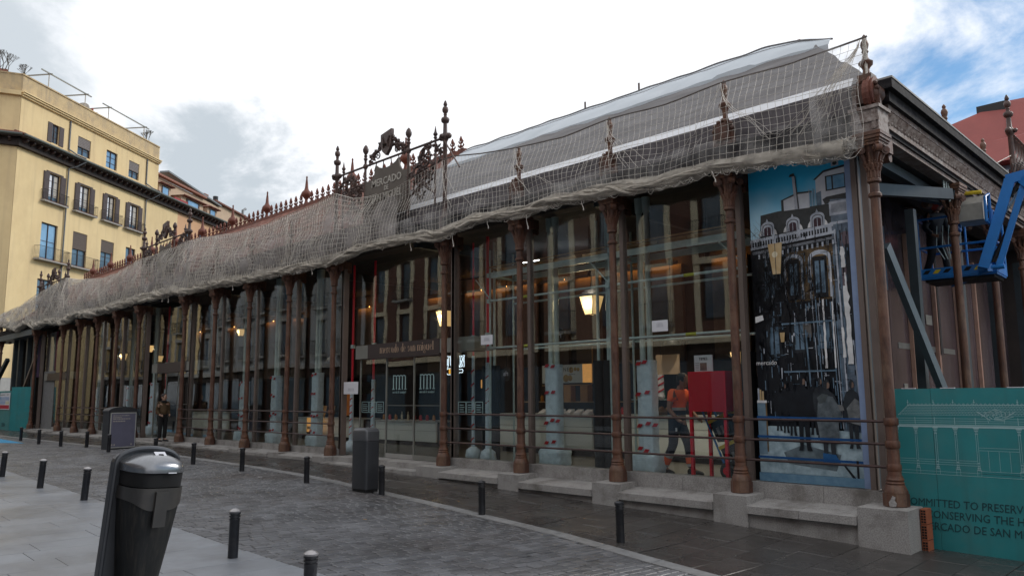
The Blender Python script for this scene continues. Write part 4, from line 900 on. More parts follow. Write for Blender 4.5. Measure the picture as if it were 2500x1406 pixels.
# dark padded posts
for x, y, lb, n in ((-14.25, 13.2, 'thick pair of posts padded in black sheeting below the reflected ria sign', 2), (-10.72, 13.2, 'pair of black padded posts just left of the red and white barber-striped pillar', 2), (-12.55, 13.6, 'black padded post behind the third column from the corner', 1), (-7.0, 12.6, 'dark padded post half hidden behind the second column from the corner', 1)):
    t = thing('padded_post', lb, 'post', (x, y, 0))
    for k in range(n):
        secs = [[((.13 + .02 * nz(a, z * 4, x)) * cos(a) + k * .27 - .13 * (n - 1), (.12 + .02 * nz(a, z * 4, x + 2)) * sin(a), z) for a in [2 * pi * q / 14 for q in range(14)]] for z in [.012 + i * .16 for i in range(15)]]
        G().loft(secs).obj('padding', DRAPE, t); G().lathe([(.035, 2.2), (.035, 5.3)], k * .27 - .13 * (n - 1), 0, 0, 10).obj('steel_core', GALV, t)
# scaffold
sc = thing('scaffold', 'galvanised scaffold with a plank deck standing behind the glass of the three right-hand bays', 'scaffold')
YS = 12.42
for x, z0 in ((-13.42, 0), (-9.9, 0), (-6.9, 0)):
    for y in (YS, YS + .75): G().path([(x, y, .012), (x, y, 4.9)], .024, 8).obj('standard', GALV, sc)
    G().beam((x, YS, 4.28), (x, YS + .75, 4.28), .05, .05).obj('transom', GALV, sc)
    G().path([(x + .05, YS, 3.7), (x - .5, YS, 4.25)], .016, 6).obj('brace', GALV, sc)
for x0, x1 in ((-13.42, -9.9), (-9.9, -6.9)):
    for y in (YS, YS + .75): G().beam((x0, y, 4.30), (x1, y, 4.30), .045, .13).obj('deck_beam', GALV, sc)
    for z in (2.61, 3.70): G().path([(x0, YS - .03, z), (x1, YS - .03, z)], .026, 8).obj('ledger', GALV, sc); G().path([(x0, YS + .78, z), (x1, YS + .78, z)], .024, 8).obj('ledger', GALV, sc)
    G().box(x0 + .02, x1 - .02, YS - .06, YS - .03, 4.47, 4.50).obj('toe_board', WOOD, sc)
    for k in range(4): G().box(x0 + .03, x1 - .03, YS + .02 + k * .18, YS + .18 + k * .18, 4.43, 4.465).obj('deck_plank', WOOD, sc)
    for k in range(4): xx = x0 + .3 + k * .8; G().box(xx, xx + .12, YS - .06, YS + .0, 4.37, 4.43).obj('deck_block', WOOD, sc)
for x, z in ((-12.2, 2.61), (-12.25, 3.7), (-8.0, 2.61), (-8.0, 3.7)): G().path([(x - .11, YS - .03, z), (x + .11, YS - .03, z)], .031, 8).obj('yellow_label', mat('lime_label', (.55, .60, .05), None, .5), sc)
for z in (2.61, 3.7, 4.3):
    for x in (-13.42, -9.9): G().box(x - .045, x + .045, YS - .07, YS + .03, z - .05, z + .05).obj('coupler', GALV, sc)
# marble counters
def counter(x0, x1, y, h, lb, m=MARB):
    t = thing('marble_counter', lb, 'counter', (0, 0, 0), 0, 'pale marble food counters inside the hall')
    n = max(1, round((x1 - x0) / 1.2))
    for k in range(n): a = x0 + (x1 - x0) * k / n; b = x0 + (x1 - x0) * (k + 1) / n - .012; G().box(a, b, y, y + .06, .14, h - .32).obj('marble_panel', m, t); G().box(a, b, y - .004, y + .06, h - .31, h - .04).obj('upper_panel', m, t)
    G().box(x0, x1, y - .05, y + .75, h - .038, h).obj('worktop', mat('counter_top', (.62, .62, .60), None, .3), t); G().box(x0 + .02, x1 - .02, y + .07, y + .7, .012, h - .04).obj('plinth', DARKW, t)
counter(-16.3, -12.95, 15.45, 1.05, 'pale marble counter with small trays below the pastry menu board'); counter(-12.75, -9.2, 15.45, 1.06, 'pale marble counter behind the worker in the orange shirt'); counter(-22.4, -19.2, 15.5, .78, 'low pale counter seen through the glass entrance doors'); counter(-27.5, -23.2, 15.5, .80, 'low grey counter left of the entrance, in front of orange boxes'); counter(-38.5, -34.5, 16.0, .9, 'white counter behind the second entrance')
counter(-9.0, -7.0, 15.45, 1.05, 'short pale counter at the right end behind the red stand')
# stall back walls, shelf, menu board
st = thing('food_stall', 'dark food stall wall with shelves behind the pale marble counters', 'stall', (0, 0, 0))
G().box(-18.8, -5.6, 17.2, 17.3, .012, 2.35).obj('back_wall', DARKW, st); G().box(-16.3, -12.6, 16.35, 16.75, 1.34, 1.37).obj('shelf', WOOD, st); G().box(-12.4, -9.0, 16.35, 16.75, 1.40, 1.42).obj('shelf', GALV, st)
mb = thing('menu_board', 'white pastry menu board lettered PANET with a lit orange side', 'menu board', (-13.85, 15.5, 1.85))
G().box(-.85, .57, 0, .05, .0, .47).obj('board', mat('menu_white', (.55, .58, .58), (.50, .53, .53), .5), mb); G().box(.575, .85, -.01, .06, .0, .47).obj('lit_side', WARMBOX, mb)
G().path([(.90, 0, .9), (.90, 0, .0), (.86, 0, -.06), (-.85, 0, -.06)], .015, 6).obj('wire_frame', CARDB, mb)
text('menu_lettering', 'PANET', .14, DARKW, mb, (-.30, -.003, .30), ext=.001, spacing=1.3)
for x, z, r in ((.18, .33, .08), (.32, .35, .05), (.42, .34, .05), (0, .12, .10), (.14, .12, .08), (-.42, .12, .08)): g = G(); g.lathe([(r, -.004), (r, 0)], n=10); o = g.obj('pastry_picture', mat('pastry_print', (.42, .30, .08), (.30, .17, .05), .6), mb, (x, -.002, z)); o.rotation_euler = (pi / 2, 0, 0)
for x, z, w in ((-.35, .22, .25), (.10, .21, .22), (-.40, .02, .2), (-.05, .02, .15)): G().box(x, x + w, -.003, 0, z, z + .012).obj('menu_line', DARKW, mb)
for x, z0, w, h, m, nm, lb in ((-14.75, 1.37, .26, .42, CARDB, 'card_box', 'left of two tan card boxes on the shelf under the menu board'), (-14.15, 1.37, .26, .42, CARDB, 'card_box', 'right of two tan card boxes on the shelf under the menu board'), (-13.52, 1.45, .17, .42, WHITE, 'white_carton', 'left of two white cartons with a black triangle on the shelf'), (-13.28, 1.45, .17, .42, WHITE, 'white_carton', 'right of two white cartons with a black triangle on the shelf')):
    t = thing(nm, lb, 'box', (x, 16.4, z0)); G().box(0, w, 0, .2, .001, h).obj('box_body', m, t)
    if m is WHITE: g = G(); g.prism([(.05, .30), (.12, .30), (.085, .36)][::-1], -.003, 0); g.obj('printed_triangle', BLACK, t); G().box(.05, .12, -.003, 0, .05, .13).obj('printed_mark', BLACK, t)
    else: G().box(.01, w - .01, -.002, 0, h * .5, h * .52).obj('tape_seam', WOOD, t)
t = thing('wooden_crate', 'low wooden crate under the two white cartons on the shelf', 'crate', (-13.62, 16.36, 1.371)); G().box(0, .62, 0, .3, 0, .075).obj('crate_body', WOOD, t)
for k in range(6):
    t = thing('food_tray', ['leftmost', 'second', 'third', 'fourth', 'fifth', 'rightmost'][k] + ' small tilted food tray in the row on the marble counter', 'tray', (-14.9 + k * .31, 15.52, 1.052), 0, 'row of small trays on the marble counter'); g = G(); g.hexa([(0, 0, 0), (.22, 0, 0), (.22, .2, 0), (0, .2, 0)], [(.01, 0, .03), (.21, 0, .03), (.21, .2, .12), (.01, .2, .12)]); g.obj('tray_body', WHITE, t)
t = thing('grey_mixer', 'beige kitchen mixer on the marble counter behind the food trays', 'mixer', (-14.55, 15.9, 1.052)); G().lathe([(.10, 0), (.09, .06), (.06, .08), (.07, .2)], n=12).obj('mixer_base', CARDB, t); G().path([(-.1, 0, .27), (.12, 0, .29)], .07, 10).obj('mixer_head', CARDB, t)
t = thing('bread_basket', 'wicker basket of loaves on the counter left of the worker', 'basket', (-11.0, 15.6, 1.062)); G().lathe([(.2, 0), (.30, .08), (.28, .08)], n=14).obj('basket_bowl', WOOD, t)
for k in range(7): G().ball((random.uniform(-.2, .2), random.uniform(-.1, .1), .10 + .02 * (k % 3)), .06, 8).obj('bread_loaf', CARDB, t)
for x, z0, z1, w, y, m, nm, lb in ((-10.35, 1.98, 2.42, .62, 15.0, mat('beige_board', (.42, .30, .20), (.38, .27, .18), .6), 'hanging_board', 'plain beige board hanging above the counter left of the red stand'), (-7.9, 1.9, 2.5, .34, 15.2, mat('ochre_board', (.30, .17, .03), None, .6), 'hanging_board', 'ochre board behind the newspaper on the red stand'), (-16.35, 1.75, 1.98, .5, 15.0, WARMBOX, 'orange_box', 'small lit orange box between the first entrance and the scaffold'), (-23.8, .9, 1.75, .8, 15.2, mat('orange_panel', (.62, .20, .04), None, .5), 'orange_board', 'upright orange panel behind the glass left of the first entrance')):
    t = thing(nm, lb, 'board', (x, y, z0)); G().box(-w / 2, w / 2, 0, .04, 0, z1 - z0).obj('board_face', m, t); G().path([(-w * .3, .02, z1 - z0), (-w * .3, .02, z1 - z0 + .5)], .006, 4).obj('hanging_cord', IRON, t)
gl = [mat('jar_amber', (.45, .20, .04), None, .25), mat('jar_cream', (.60, .55, .42), None, .3), mat('jar_red', (.50, .03, .03), None, .3), mat('jar_green', (.05, .16, .08), None, .2)]
jm = []
for k in range(4):
    g = G(); g.lathe([(.05, 0), (.052, .12), (.035, .15), (.035, .17)] if k % 2 == 0 else [(.036, 0), (.036, .16), (.014, .20), (.014, .27)], n=10); jm.append(g.mesh('jar_body', gl[k]))
spots = [(-12.3 + k * .27, 16.5, 1.421) for k in range(12)] + [(-12.5 + k * .2, 15.6, 1.061) for k in range(4)] + [(-22.2 + k * .33, 15.7, .781) for k in range(9)] + [(-16.1 + k * .22, 16.5, 1.371) for k in range(5)]
for k, (x, y, z) in enumerate(spots):
    c_ = random.randrange(4); row = 'on the metal shelf behind the worker' if k < 12 else 'on the counter beside the barber pillar' if k < 16 else 'on the low counter behind the entrance doors' if k < 25 else 'at the left end of the wooden shelf'
    t = thing('jar' if c_ % 2 == 0 else 'bottle', ['amber jar ', 'cream bottle ', 'red jar ', 'green bottle '][c_] + ['first', 'second', 'third', 'fourth', 'fifth', 'sixth', 'seventh', 'eighth', 'ninth', 'tenth', 'eleventh', 'last'][k - (0 if k < 12 else 12 if k < 16 else 16 if k < 25 else 25)] + ' from left ' + row, 'jar' if c_ % 2 == 0 else 'bottle', (x, y, z), 0, 'jars and bottles of the food stalls'); mkobj('jar_body', jm[c_], t); G().lathe([(.037, .171), (.037, .19)] if c_ % 2 == 0 else [(.016, .271), (.016, .29)], n=8).obj('lid', DARKW, t)
for k in range(2):
    t = thing('card_sign', ['left', 'right'][k] + ' of two tan card signs standing on the low grey counter', 'sign', (-26.1 + k * .55, 15.6, .802)); G().hexa([(0, 0, 0), (.3, 0, 0), (.3, .02, 0), (0, .02, 0)], [(.0, .10, .42), (.3, .10, .42), (.3, .12, .42), (0, .12, .42)]).obj('card', CARDB, t)
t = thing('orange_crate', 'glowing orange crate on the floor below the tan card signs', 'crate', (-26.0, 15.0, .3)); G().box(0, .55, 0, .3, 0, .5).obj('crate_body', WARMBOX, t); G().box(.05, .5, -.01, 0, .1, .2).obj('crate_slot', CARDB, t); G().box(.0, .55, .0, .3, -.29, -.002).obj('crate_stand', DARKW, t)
# barber-striped pillar
t = thing('striped_pillar', 'red and white spiral striped pillar behind the second mullion from the corner', 'pillar', (-11.1, 15.8, 1.4)); G().lathe([(.03, 0), (.09, .08), (.075, .14), (.075, .72), (.09, .76), (.03, .84)], n=12).obj('pillar_body', WHITE, t)
for k in range(4): G().path([(.078 * cos(a * 1.0), .078 * sin(a), .14 + k * .15 + (a - pi) * .04) for a in [pi + pi * q / 8 for q in range(9)]], .022, 5).obj('red_spiral', REDT, t)
# pendant shades
for x, z in ((-10.2, 2.62), (-11.3, 2.6), (-24.5, 2.7)):
    t = thing('pendant_shade', {-10.2: 'black bell pendant shade above the hanging beige board', -11.3: 'black bell pendant shade behind the twin pipes', -24.5: 'black bell pendant shade in a bay left of the entrance'}[x], 'lamp', (x, 15.0, z)); G().lathe([(.20, 0), (.19, .06), (.10, .2), (.04, .24), (.03, .3)], n=14).obj('shade', IRON, t); G().path([(0, 0, .3), (0, 0, 2.6)], .008, 5).obj('cord', IRON, t); G().ball((0, 0, .05), .03, 8).obj('bulb', BULB, t)
# lanterns
def lantern(x, y, z, s, lb, power=4):
    t = thing('wall_lantern', lb, 'lantern', (x, y, z), 0, 'lit lanterns inside the hall'); w0, w1, h = .12 * s, .21 * s, .46 * s
    for k in range(4):
        g = G(); c, d = cos(k * pi / 2), sin(k * pi / 2); f = lambda u, w, zz: (u * c - w * d, u * d + w * c, zz)
        g.v = [f(-w0, -w0, 0), f(w0, -w0, 0), f(w1, -w1, h), f(-w1, -w1, h)]; g.face([0, 1, 2, 3]); g.obj('lantern_pane', LAMPG, t)
        g = G(); g.path([f(-w0 * 1.02, -w0 * 1.02, 0), f(-w1 * 1.02, -w1 * 1.02, h)], .012 * s, 5); g.path([f(-w0, -w0, 0), f(w0, -w0, 0)], .013 * s, 5); g.path([f(-w1, -w1, h), f(w1, -w1, h)], .014 * s, 5); g.obj('lantern_bar', IRON, t)
    g = G(); g.lathe([(w1 * 1.45, h + .01), (w1 * .7, h + .14 * s), (.03, h + .2 * s), (.02, h + .3 * s)], n=8, sm=False); g.path([(0, 0, h + .3 * s), (0, 0, 5.5 - z)], .012, 5); g.obj('lantern_cap', IRON, t)
    G().ball((0, -w1 * 1.05, h * .62), .05 * s, 10).obj('bulb', BULB, t)
    l = bpy.data.lights.new('lantern_light', 'POINT'); l.energy = power; l.color = (1, .72, .42); l.shadow_soft_size = .08; lo = bpy.data.objects.new('lantern_light', l); COL.objects.link(lo); lo.parent = t; lo.location = (0, -w1 * 1.6, h * .5)
lantern(-12.1, 14.5, 3.42, 1.0, 'large lit lantern hanging between the two scaffolded bays', 14); lantern(-17.55, 14.5, 3.50, 1.0, 'lit lantern half hidden behind the column right of the entrance', 12)
lantern(-7.9, 13.8, 2.1, .5, 'small lit lantern above the red stand', 2)
for x, y, z, s, lb in ((-30.5, 14.5, 4.0, .6, 'small lit lantern just right of the second entrance header'), (-41.2, 13.6, 3.4, .7, 'leftmost small lit lantern beside the far column'), (-38.9, 14, 3.7, .7, 'small lit lantern high behind the fourth left column'), (-37.6, 14, 3.2, .6, 'small lit lantern low behind the left glazed bays')): lantern(x, y, z, s, lb, 4)
for k, (x, y) in enumerate(((-9.7, 14.3), (-8.6, 14.0), (-11.9, 14.2), (-15.6, 14.3), (-22.5, 14.3), (-25.3, 14.3), (-36.5, 14.3))):  # first two are real downlights; the others are added to brighten the stalls
    t = thing('ceiling_spot', ['right-hand of two small ceiling spots above the worker', 'small ceiling spot above the red stand', 'added small ceiling spot brightening the pastry board', 'added small ceiling spot brightening the stall behind the first doors', 'added small ceiling spot brightening the bay left of the doors', 'added small ceiling spot brightening the second bay left of the doors', 'added small ceiling spot brightening the far entrance'][k], 'spotlight', (x, y, 4.3)); G().path([(0, 0, .1), (0, 0, 1.2)], .01, 5).obj('stem', IRON, t); G().lathe([(.03, .16), (.05, .1), (.055, .0), (.045, .0)], n=12).obj('spot_housing', IRON, t); G().lathe([(.04, .004), (.04, .008)], n=12).obj('lamp_disc', BULB, t)
    l = bpy.data.lights.new('spot_light', 'SPOT'); l.energy = 190 if x > -10 else 80; l.color = (1, .86, .68); l.spot_size = radians(95); l.spot_blend = .8; l.shadow_soft_size = .05; lo = bpy.data.objects.new('spot_light', l); COL.objects.link(lo); lo.parent = t; lo.location = (0, 0, -.01); lo.rotation_euler = (radians(14), 0, 0)
# neon sign
t = thing('neon_sign', 'white neon letters above an orange neon barrel, behind the glass right of the doors', 'neon sign', (-16.0, 13.5, 2.1)); 
def poly_tube(par, nm, pts, m, r=.008): G().path([(x, 0, z) for x, z in pts], r, 5).obj(nm, m, par)
cu = lambda s, x, w, h, z: None
LT = {'J': [(.00, .20), (.05, .25), (.09, .22), (.13, .25), (.13, .40), (.08, .42), (.10, .47), (.22, .47), (.20, .41), (.19, .25), (.15, .18), (.05, .16), (.0, .2)], 'N': [(0, .18), (.09, .18), (.07, .23), (.07, .36), (.17, .18), (.23, .18), (.23, .43), (.26, .47), (.16, .47), (.18, .42), (.18, .30), (.09, .47), (0, .47), (.02, .42), (.02, .23), (0, .18)], 'U': [(0, .47), (.03, .43), (.03, .24), (.08, .18), (.17, .18), (.21, .24), (.21, .43), (.24, .47), (.15, .47), (.16, .42), (.16, .26), (.12, .23), (.08, .26), (.08, .42), (.09, .47), (0, .47)], 'A': [(0, .18), (.08, .18), (.07, .22), (.09, .27), (.16, .27), (.18, .22), (.17, .18), (.26, .18), (.23, .22), (.15, .47), (.10, .47), (.03, .22), (0, .18)]}
xx = -.36
for ch in 'JUAN': poly_tube(t, 'neon_letter', [(xx + px * .75, pz) for px, pz in LT[ch]], NEONW); xx += .2
poly_tube(t, 'neon_outline', [(-.38, .12), (-.30, .11), (-.24, .15), (.18, .15), (.24, .11), (.34, .12), (.37, .08), (.34, .03), (.24, .04), (.18, -.01), (-.24, -.01), (-.30, .04), (-.38, .03)], NEONW)
for k in range(7): poly_tube(t, 'neon_bar', [(-.18 + k * .055, .01), (-.18 + k * .055, .135)], NEONO, .012)
poly_tube(t, 'neon_curl', [(-.04, .56), (.02, .60), (.05, .57), (.0, .53)], NEONO, .010)
# reflections of signs across the street, built as mirror-lettered objects indoors
for x, y, z, s, lb in ((-12.9, 14.2, 2.95, 1.0, 'reflection of a round black ria sign, above the scaffold ledger'), (-15.15, 14.6, 2.1, .9, 'reflection of a round black ria sign, beside the black padded posts')):
    t = thing('round_sign_reflection', lb, 'sign', (x, y, z)); o = G().lathe([(.20 * s, -.02), (.20 * s, .02)], n=20).obj('reflected_sign_disc', IRON, t); o.rotation_euler = (pi / 2, 0, 0); text('sign_lettering', 'ria', .20 * s, mat('pale_violet_letters', (.5, .52, .62), None, .5), t, (0, -.022, -.05 * s), align='CENTER', mirror=True, bold=.004); G().path([(0, 0, .2 * s), (0, 0, 5.5 - z)], .01, 5).obj('sign_rod', IRON, t)
t = thing('vertical_sign_reflection', 'reflection of a tall black sign with the word CHANGE stacked letter by letter', 'sign', (-14.55, 15.0, 1.15)); G().box(-.16, .16, 0, .03, -.05, 1.15).obj('reflected_sign_panel', DARKW, t)  # street sign's reflection modelled as a panel with mirrored letters
for k, ch in enumerate('CHANGE'): text('sign_lettering', ch, .14, mat('faint_grey_letters', (.30, .30, .30), None, .6), t, (0, -.003, .98 - k * .19), align='CENTER', mirror=True)
# red stand, newspaper, worker, hand truck
t = thing('red_stand', 'glossy red box stand on four legs behind the glass beside the worker', 'stand', (-8.15, 12.45, 0)); G().box(0, .76, 0, .5, 1.22, 1.93).obj('box_body', REDBX, t)
for x, y in ((.0, 0), (.70, 0), (.10, .445), (.70, .445)): G().box(x, x + .055, y, y + .055, .012, 1.219).obj('leg', REDBX, t)
g = G(); g.grid(lambda i, j: (.02 + .72 * i / 16, -.012 - .012 * abs(nz(i * .7, j * .9)), 1.24 + .67 * j / 10), 16, 10); g.obj('film_wrap', glassmat('clear_film', (.92, .92, .92), 1.0, .12), t)
t = thing('newspaper', 'folded newspaper propped on top of the red stand', 'newspaper', (-8.10, 12.6, 1.932)); G().box(0, .38, 0, .02, .0, .30).obj('front_page', WHITE, t); G().box(.12, .26, -.003, 0, .02, .16).obj('page_photo', mat('news_photo', (.32, .18, .15), (.12, .10, .1), .6, 0, 12), t); text('masthead', 'TIMES', .07, DARKW, t, (.19, -.003, .21), align='CENTER')
for k in range(5): G().box(.02, .10, -.002, 0, .03 + k * .03, .04 + k * .03).obj('text_line', mat('faint_grey_letters', (.3, .3, .3)), t)
t = thing('hand_truck', 'blue hand truck tilted under the red stand, carrying black and yellow totes', 'hand truck', (-7.75, 13.1, 0))
def sk(p): return (p[0], p[1], p[2])
for y in (-.2, .2): G().path([(-.42, y, 1.25), (.0, y, .30), (.05, y, .16)], .02, 7).obj('frame_rail', LIFTB, t); o = G().lathe([(.04, -.05), (.12, -.05), (.15, -.03), (.15, .03), (.12, .05), (.04, .05)], n=18).obj('wheel', RUBB, t, (.08, y, .162)); o.rotation_euler = (pi / 2, 0, 0); o2 = G().lathe([(.075, -.055), (.085, .0), (.075, .055)], n=14).obj('wheel_rim', REDBX, o)
G().path([(-.42, -.2, 1.25), (-.47, -.2, 1.33), (-.47, .2, 1.33), (-.42, .2, 1.25)], .02, 7).obj('handle', LIFTB, t); G().box(.0, .42, -.2, .2, .06, .075).obj('toe_plate', LIFTB, t)
for k in range(2):
    t = thing('storage_tote', ('lower' if k == 0 else 'upper') + ' black tote with a yellow lid stacked on the tilted hand truck', 'tote', (-7.66 - k * .20, 12.9, .20 + k * .46), 0); t.rotation_euler = (0, radians(-24), 0); G().box(0, .46, 0, .42, 0, .36).obj('tote_body', BLACK, t); G().box(-.02, .48, -.02, .44, .362, .42).obj('tote_lid', YELP, t)
    for q in range(3): G().box(.08 + q * .1, .13 + q * .1, -.012, 0, .1, .24).obj('tote_label', mat('faint_grey_letters', (.3, .3, .3)), t)
# ------------------------------------------------------------------ printed photo banner in the corner bay
bn = thing('photo_banner', 'tall printed street photograph filling the corner bay, blue sky above a dark crowd', 'banner')
P = lambda n, c, c2=None, r=.35: mat('print_' + n, c, c2, r, 0, 7, 7)
skym = bpy.data.materials.new('print_sky'); skym.use_nodes = True; t_ = skym.node_tree; b_ = t_.nodes['Principled BSDF']; b_.inputs['Roughness'].default_value = .3
co_ = t_.nodes.new('ShaderNodeTexCoord'); sp_ = t_.nodes.new('ShaderNodeSeparateXYZ'); t_.links.new(co_.outputs['Object'], sp_.inputs[0]); n_ = t_.nodes.new('ShaderNodeTexNoise'); n_.inputs['Scale'].default_value = 1.4; t_.links.new(co_.outputs['Object'], n_.inputs['Vector'])
ad_ = t_.nodes.new('ShaderNodeMath'); ad_.operation = 'MULTIPLY_ADD'; t_.links.new(n_.outputs['Fac'], ad_.inputs[0]); ad_.inputs[1].default_value = -1.2; t_.links.new(sp_.outputs['Z'], ad_.inputs[2])
r_ = t_.nodes.new('ShaderNodeValToRGB'); mr_ = t_.nodes.new('ShaderNodeMapRange'); t_.links.new(ad_.outputs[0], mr_.inputs[0]); mr_.inputs[1].default_value = 3.3; mr_.inputs[2].default_value = 4.5; t_.links.new(mr_.outputs[0], r_.inputs[0])
r_.color_ramp.elements[0].color = (.62, .85, .95, 1); r_.color_ramp.elements[1].color = (.04, .52, .86, 1); t_.links.new(r_.outputs[0], b_.inputs['Base Color'])
BX0, BX1 = -6.44, -4.80
def layer(k): return 11.845 - k * .0021
def U(u): return BX0 + (BX1 - BX0) * u
def flat(polys, k, name, m):
    g = G()
    for p in polys:
        b = len(g.v); g.v += [(U(u), layer(k), z) for u, z in p]; g.face([b + i for i in range(len(p))])
    return g.obj(name, m, bn)
def rect(u0, u1, z0, z1): return [(u0, z0), (u1, z0), (u1, z1), (u0, z1)]
g = G(); g.box(BX0, BX1, 11.848, 11.86, .16, 5.3); g.obj('banner_sheet', skym, bn)
DK = P('dark', (0.010, 0.013, 0.019), (0.004, 0.005, 0.008)); LG = P('pale_stone', (0.594, 0.634, 0.702), (0.338, 0.378, 0.446)); RF = P('slate', (0.055, 0.062, 0.065), (0.028, 0.033, 0.036)); BL = P('blue_grey', (0.176, 0.270, 0.365), (0.068, 0.121, 0.176)); PL = P('pavement', (0.486, 0.621, 0.675), (0.216, 0.311, 0.365)); OC = P('ochre', (0.230, 0.149, 0.068), (0.070, 0.050, 0.030)); WH = P('white', (0.920, 0.920, 0.920)); BLU = P('rail_reflection_blue', (0.014, 0.095, 0.297)); MID = P('charcoal', (0.035, 0.042, 0.050), (0.010, 0.013, 0.018)); WAL = P('cream_wall', (0.756, 0.796, 0.851), (0.594, 0.634, 0.702)); LMP = P('lamp_yellow', (.62, .48, .28), (.50, .34, .16))
flat([rect(0, 1, .3, 4.0), rect(.86, 1, 3.9, 4.25)], 1, 'printed_dark_mass', DK)
flat([[(.10, 3.95), (.84, 4.0), (.84, 4.40), (.79, 4.42), (.30, 4.44), (.12, 4.42)]], 2, 'printed_slate_roof', RF)
flat([[(.35, 4.43), (.63, 4.41), (.63, 4.66), (.52, 4.68), (.36, 4.62)]], 3, 'printed_house', WAL); flat([[(.345, 4.61), (.52, 4.69), (.66, 4.67), (.66, 4.645), (.52, 4.66), (.37, 4.60), (.37, 4.42), (.345, 4.42)]], 4, 'printed_roof_edge', RF)
flat([[(.70, 4.42), (1.0, 4.42), (1.0, 4.98), (.78, 4.95), (.70, 4.86)]], 3, 'printed_tower', WAL); flat([[(.68, 4.84), (.78, 4.955), (1.0, 4.985), (1.0, 4.95), (.785, 4.925), (.70, 4.83)]], 4, 'printed_tower_edge', RF); flat([[(.70, 4.62), (.75, 4.64), (.75, 4.42), (.70, 4.42)]], 4, 'printed_tower_shade', BL)
flat([rect(.795, .985, 4.62, 4.86)], 4, 'printed_window_frame', RF); flat([rect(.81, .855, 4.64, 4.84)], 5, 'printed_window_pane', P('pane', (.10, .30, .50), (.22, .45, .65))); flat([rect(.87, .975, 4.64, 4.84)], 5, 'printed_window_pane', P('pane', (.1, .3, .5)))
flat([[(.76, 4.50), (.80, 4.53), (1.0, 4.54), (1.0, 4.44), (.78, 4.42)]], 6, 'printed_dark_eave', RF)
for k in range(5): flat([rect(.63 + k * .014, .636 + k * .014, 4.42, 4.70 - .02 * (k % 3))], 5, 'printed_flue_pipe', BL if k % 2 else LG)
flat([[(.485, 4.42), (.525, 4.42), (.505, 4.96), (.47, 4.96)]], 6, 'printed_flue', LG); flat([[(.515, 4.42), (.527, 4.42), (.507, 4.96), (.497, 4.96)]], 7, 'printed_flue_shade', RF); flat([[(.44, 4.96), (.50, 4.96), (.49, 5.01), (.45, 5.0)]], 7, 'printed_cowl', RF)
flat([rect(.86, .93, 4.99, 5.08)], 5, 'printed_fan_unit', LG); flat([[(.895 + .022 * cos(a), 5.035 + .033 * sin(a)) for a in [2 * pi * i / 10 for i in range(10)]]], 6, 'printed_fan', RF)
def arch(u, z, w, h, k, m, n='printed_arch'):
    pts = [(u - w, z), (u + w, z), (u + w, z + h)] + [(u + w * cos(a), z + h + w * 1.1 * sin(a)) for a in [pi * i / 8 for i in range(9)]] + [(u - w, z + h)]
    return flat([pts], k, n, m)
for u, z in ((.19, 4.07), (.455, 4.08), (.70, 4.09)):
    arch(u, z, .070, .15, 6, LG); arch(u, z, .055, .13, 7, RF, 'printed_arch_line'); arch(u, z, .048, .125, 8, LG); arch(u, z, .036, .10, 9, P('plum', (.06, .025, .04)), 'printed_dormer_glass'); flat([rect(u - .003, u + .003, z, z + .13)], 10, 'printed_glazing_bar', LG)
    flat([[(u - .10, z), (u - .07, z), (u - .07, z + .10), (u - .09, z + .06)]], 7, 'printed_volute', WH); flat([[(u + .10, z), (u + .07, z), (u + .07, z + .10), (u + .09, z + .06)]], 7, 'printed_volute', WH); flat([[(u - .015, z + .22), (u + .015, z + .22), (u, z + .28)]], 10, 'printed_keystone', LG)
flat([[(0, 3.98), (.85, 4.055), (.85, 4.10), (0, 4.03)]], 11, 'printed_balustrade_rail', LG); flat([[(0, 3.86), (.86, 3.94), (.86, 3.985), (0, 3.90)]], 11, 'printed_balustrade_base', LG); flat([[(.02, 3.78), (.86, 3.86), (.86, 3.90), (.02, 3.83)]], 11, 'printed_cornice', P('dim_stone', (.22, .24, .27), (.12, .13, .15)))
for k in range(30): u = .01 + k * .028; flat([rect(u, u + .012, 3.89 + k * .0026, 4.0 + k * .0026)], 10, 'printed_baluster', LG)
for u in (.24, .50, .80): flat([rect(u, u + .03, 3.87 + u * .09, 4.06 + u * .06)], 12, 'printed_pier', LG)
for k in range(16): u = .08 + k * .05; flat([rect(u, u + .018, 3.70 + k * .005, 3.77 + k * .005)], 12, 'printed_modillion', LG)
flat([[(.36, 2.95), (.84, 2.95), (.84, 3.80), (.36, 3.74)]], 3, 'printed_ochre_wall', OC)
for u, w in ((.44, .095), (.70, .11)):
    arch(u, 2.98, w, .62, 13, LG); arch(u, 2.98, w * .78, .58, 14, OC, 'printed_reveal'); flat([rect(u - w * .62, u + w * .62, 2.98, 3.62)], 15, 'printed_window', DK); flat([rect(u - w * .42, u - w * .06, 3.05, 3.55)], 16, 'printed_pane', BL); flat([rect(u + w * .1, u + w * .42, 3.05, 3.55)], 16, 'printed_pane', BL)
for u, z in ((.18, 3.0), (.46, 2.15), (.70, 2.15), (.20, 2.1)): arch(u, z, .085, .5, 4, MID); flat([rect(u - .05, u + .05, z + .05, z + .48)], 5, 'printed_window', BL); flat([rect(u - .006, u + .006, z + .05, z + .48)], 6, 'printed_glazing_bar', DK)
flat([rect(.50, .58, 2.38, 2.62)], 7, 'printed_blind', P('blind', (.16, .15, .14)))
flat([[(.83, .9), (1.0, .9), (1.0, 4.45), (.83, 4.48)]], 8, 'printed_pilaster', P('pilaster', (.20, .26, .33), (.08, .11, .15))); flat([rect(.82, 1.0, 4.22, 4.44)], 9, 'printed_attic_panel', LG); flat([rect(.84, .98, 4.26, 4.40)], 10, 'printed_relief', P('relief', (.40, .43, .48), (.18, .20, .24))); flat([rect(.82, 1.0, 4.08, 4.12)], 9, 'printed_moulding', LG)
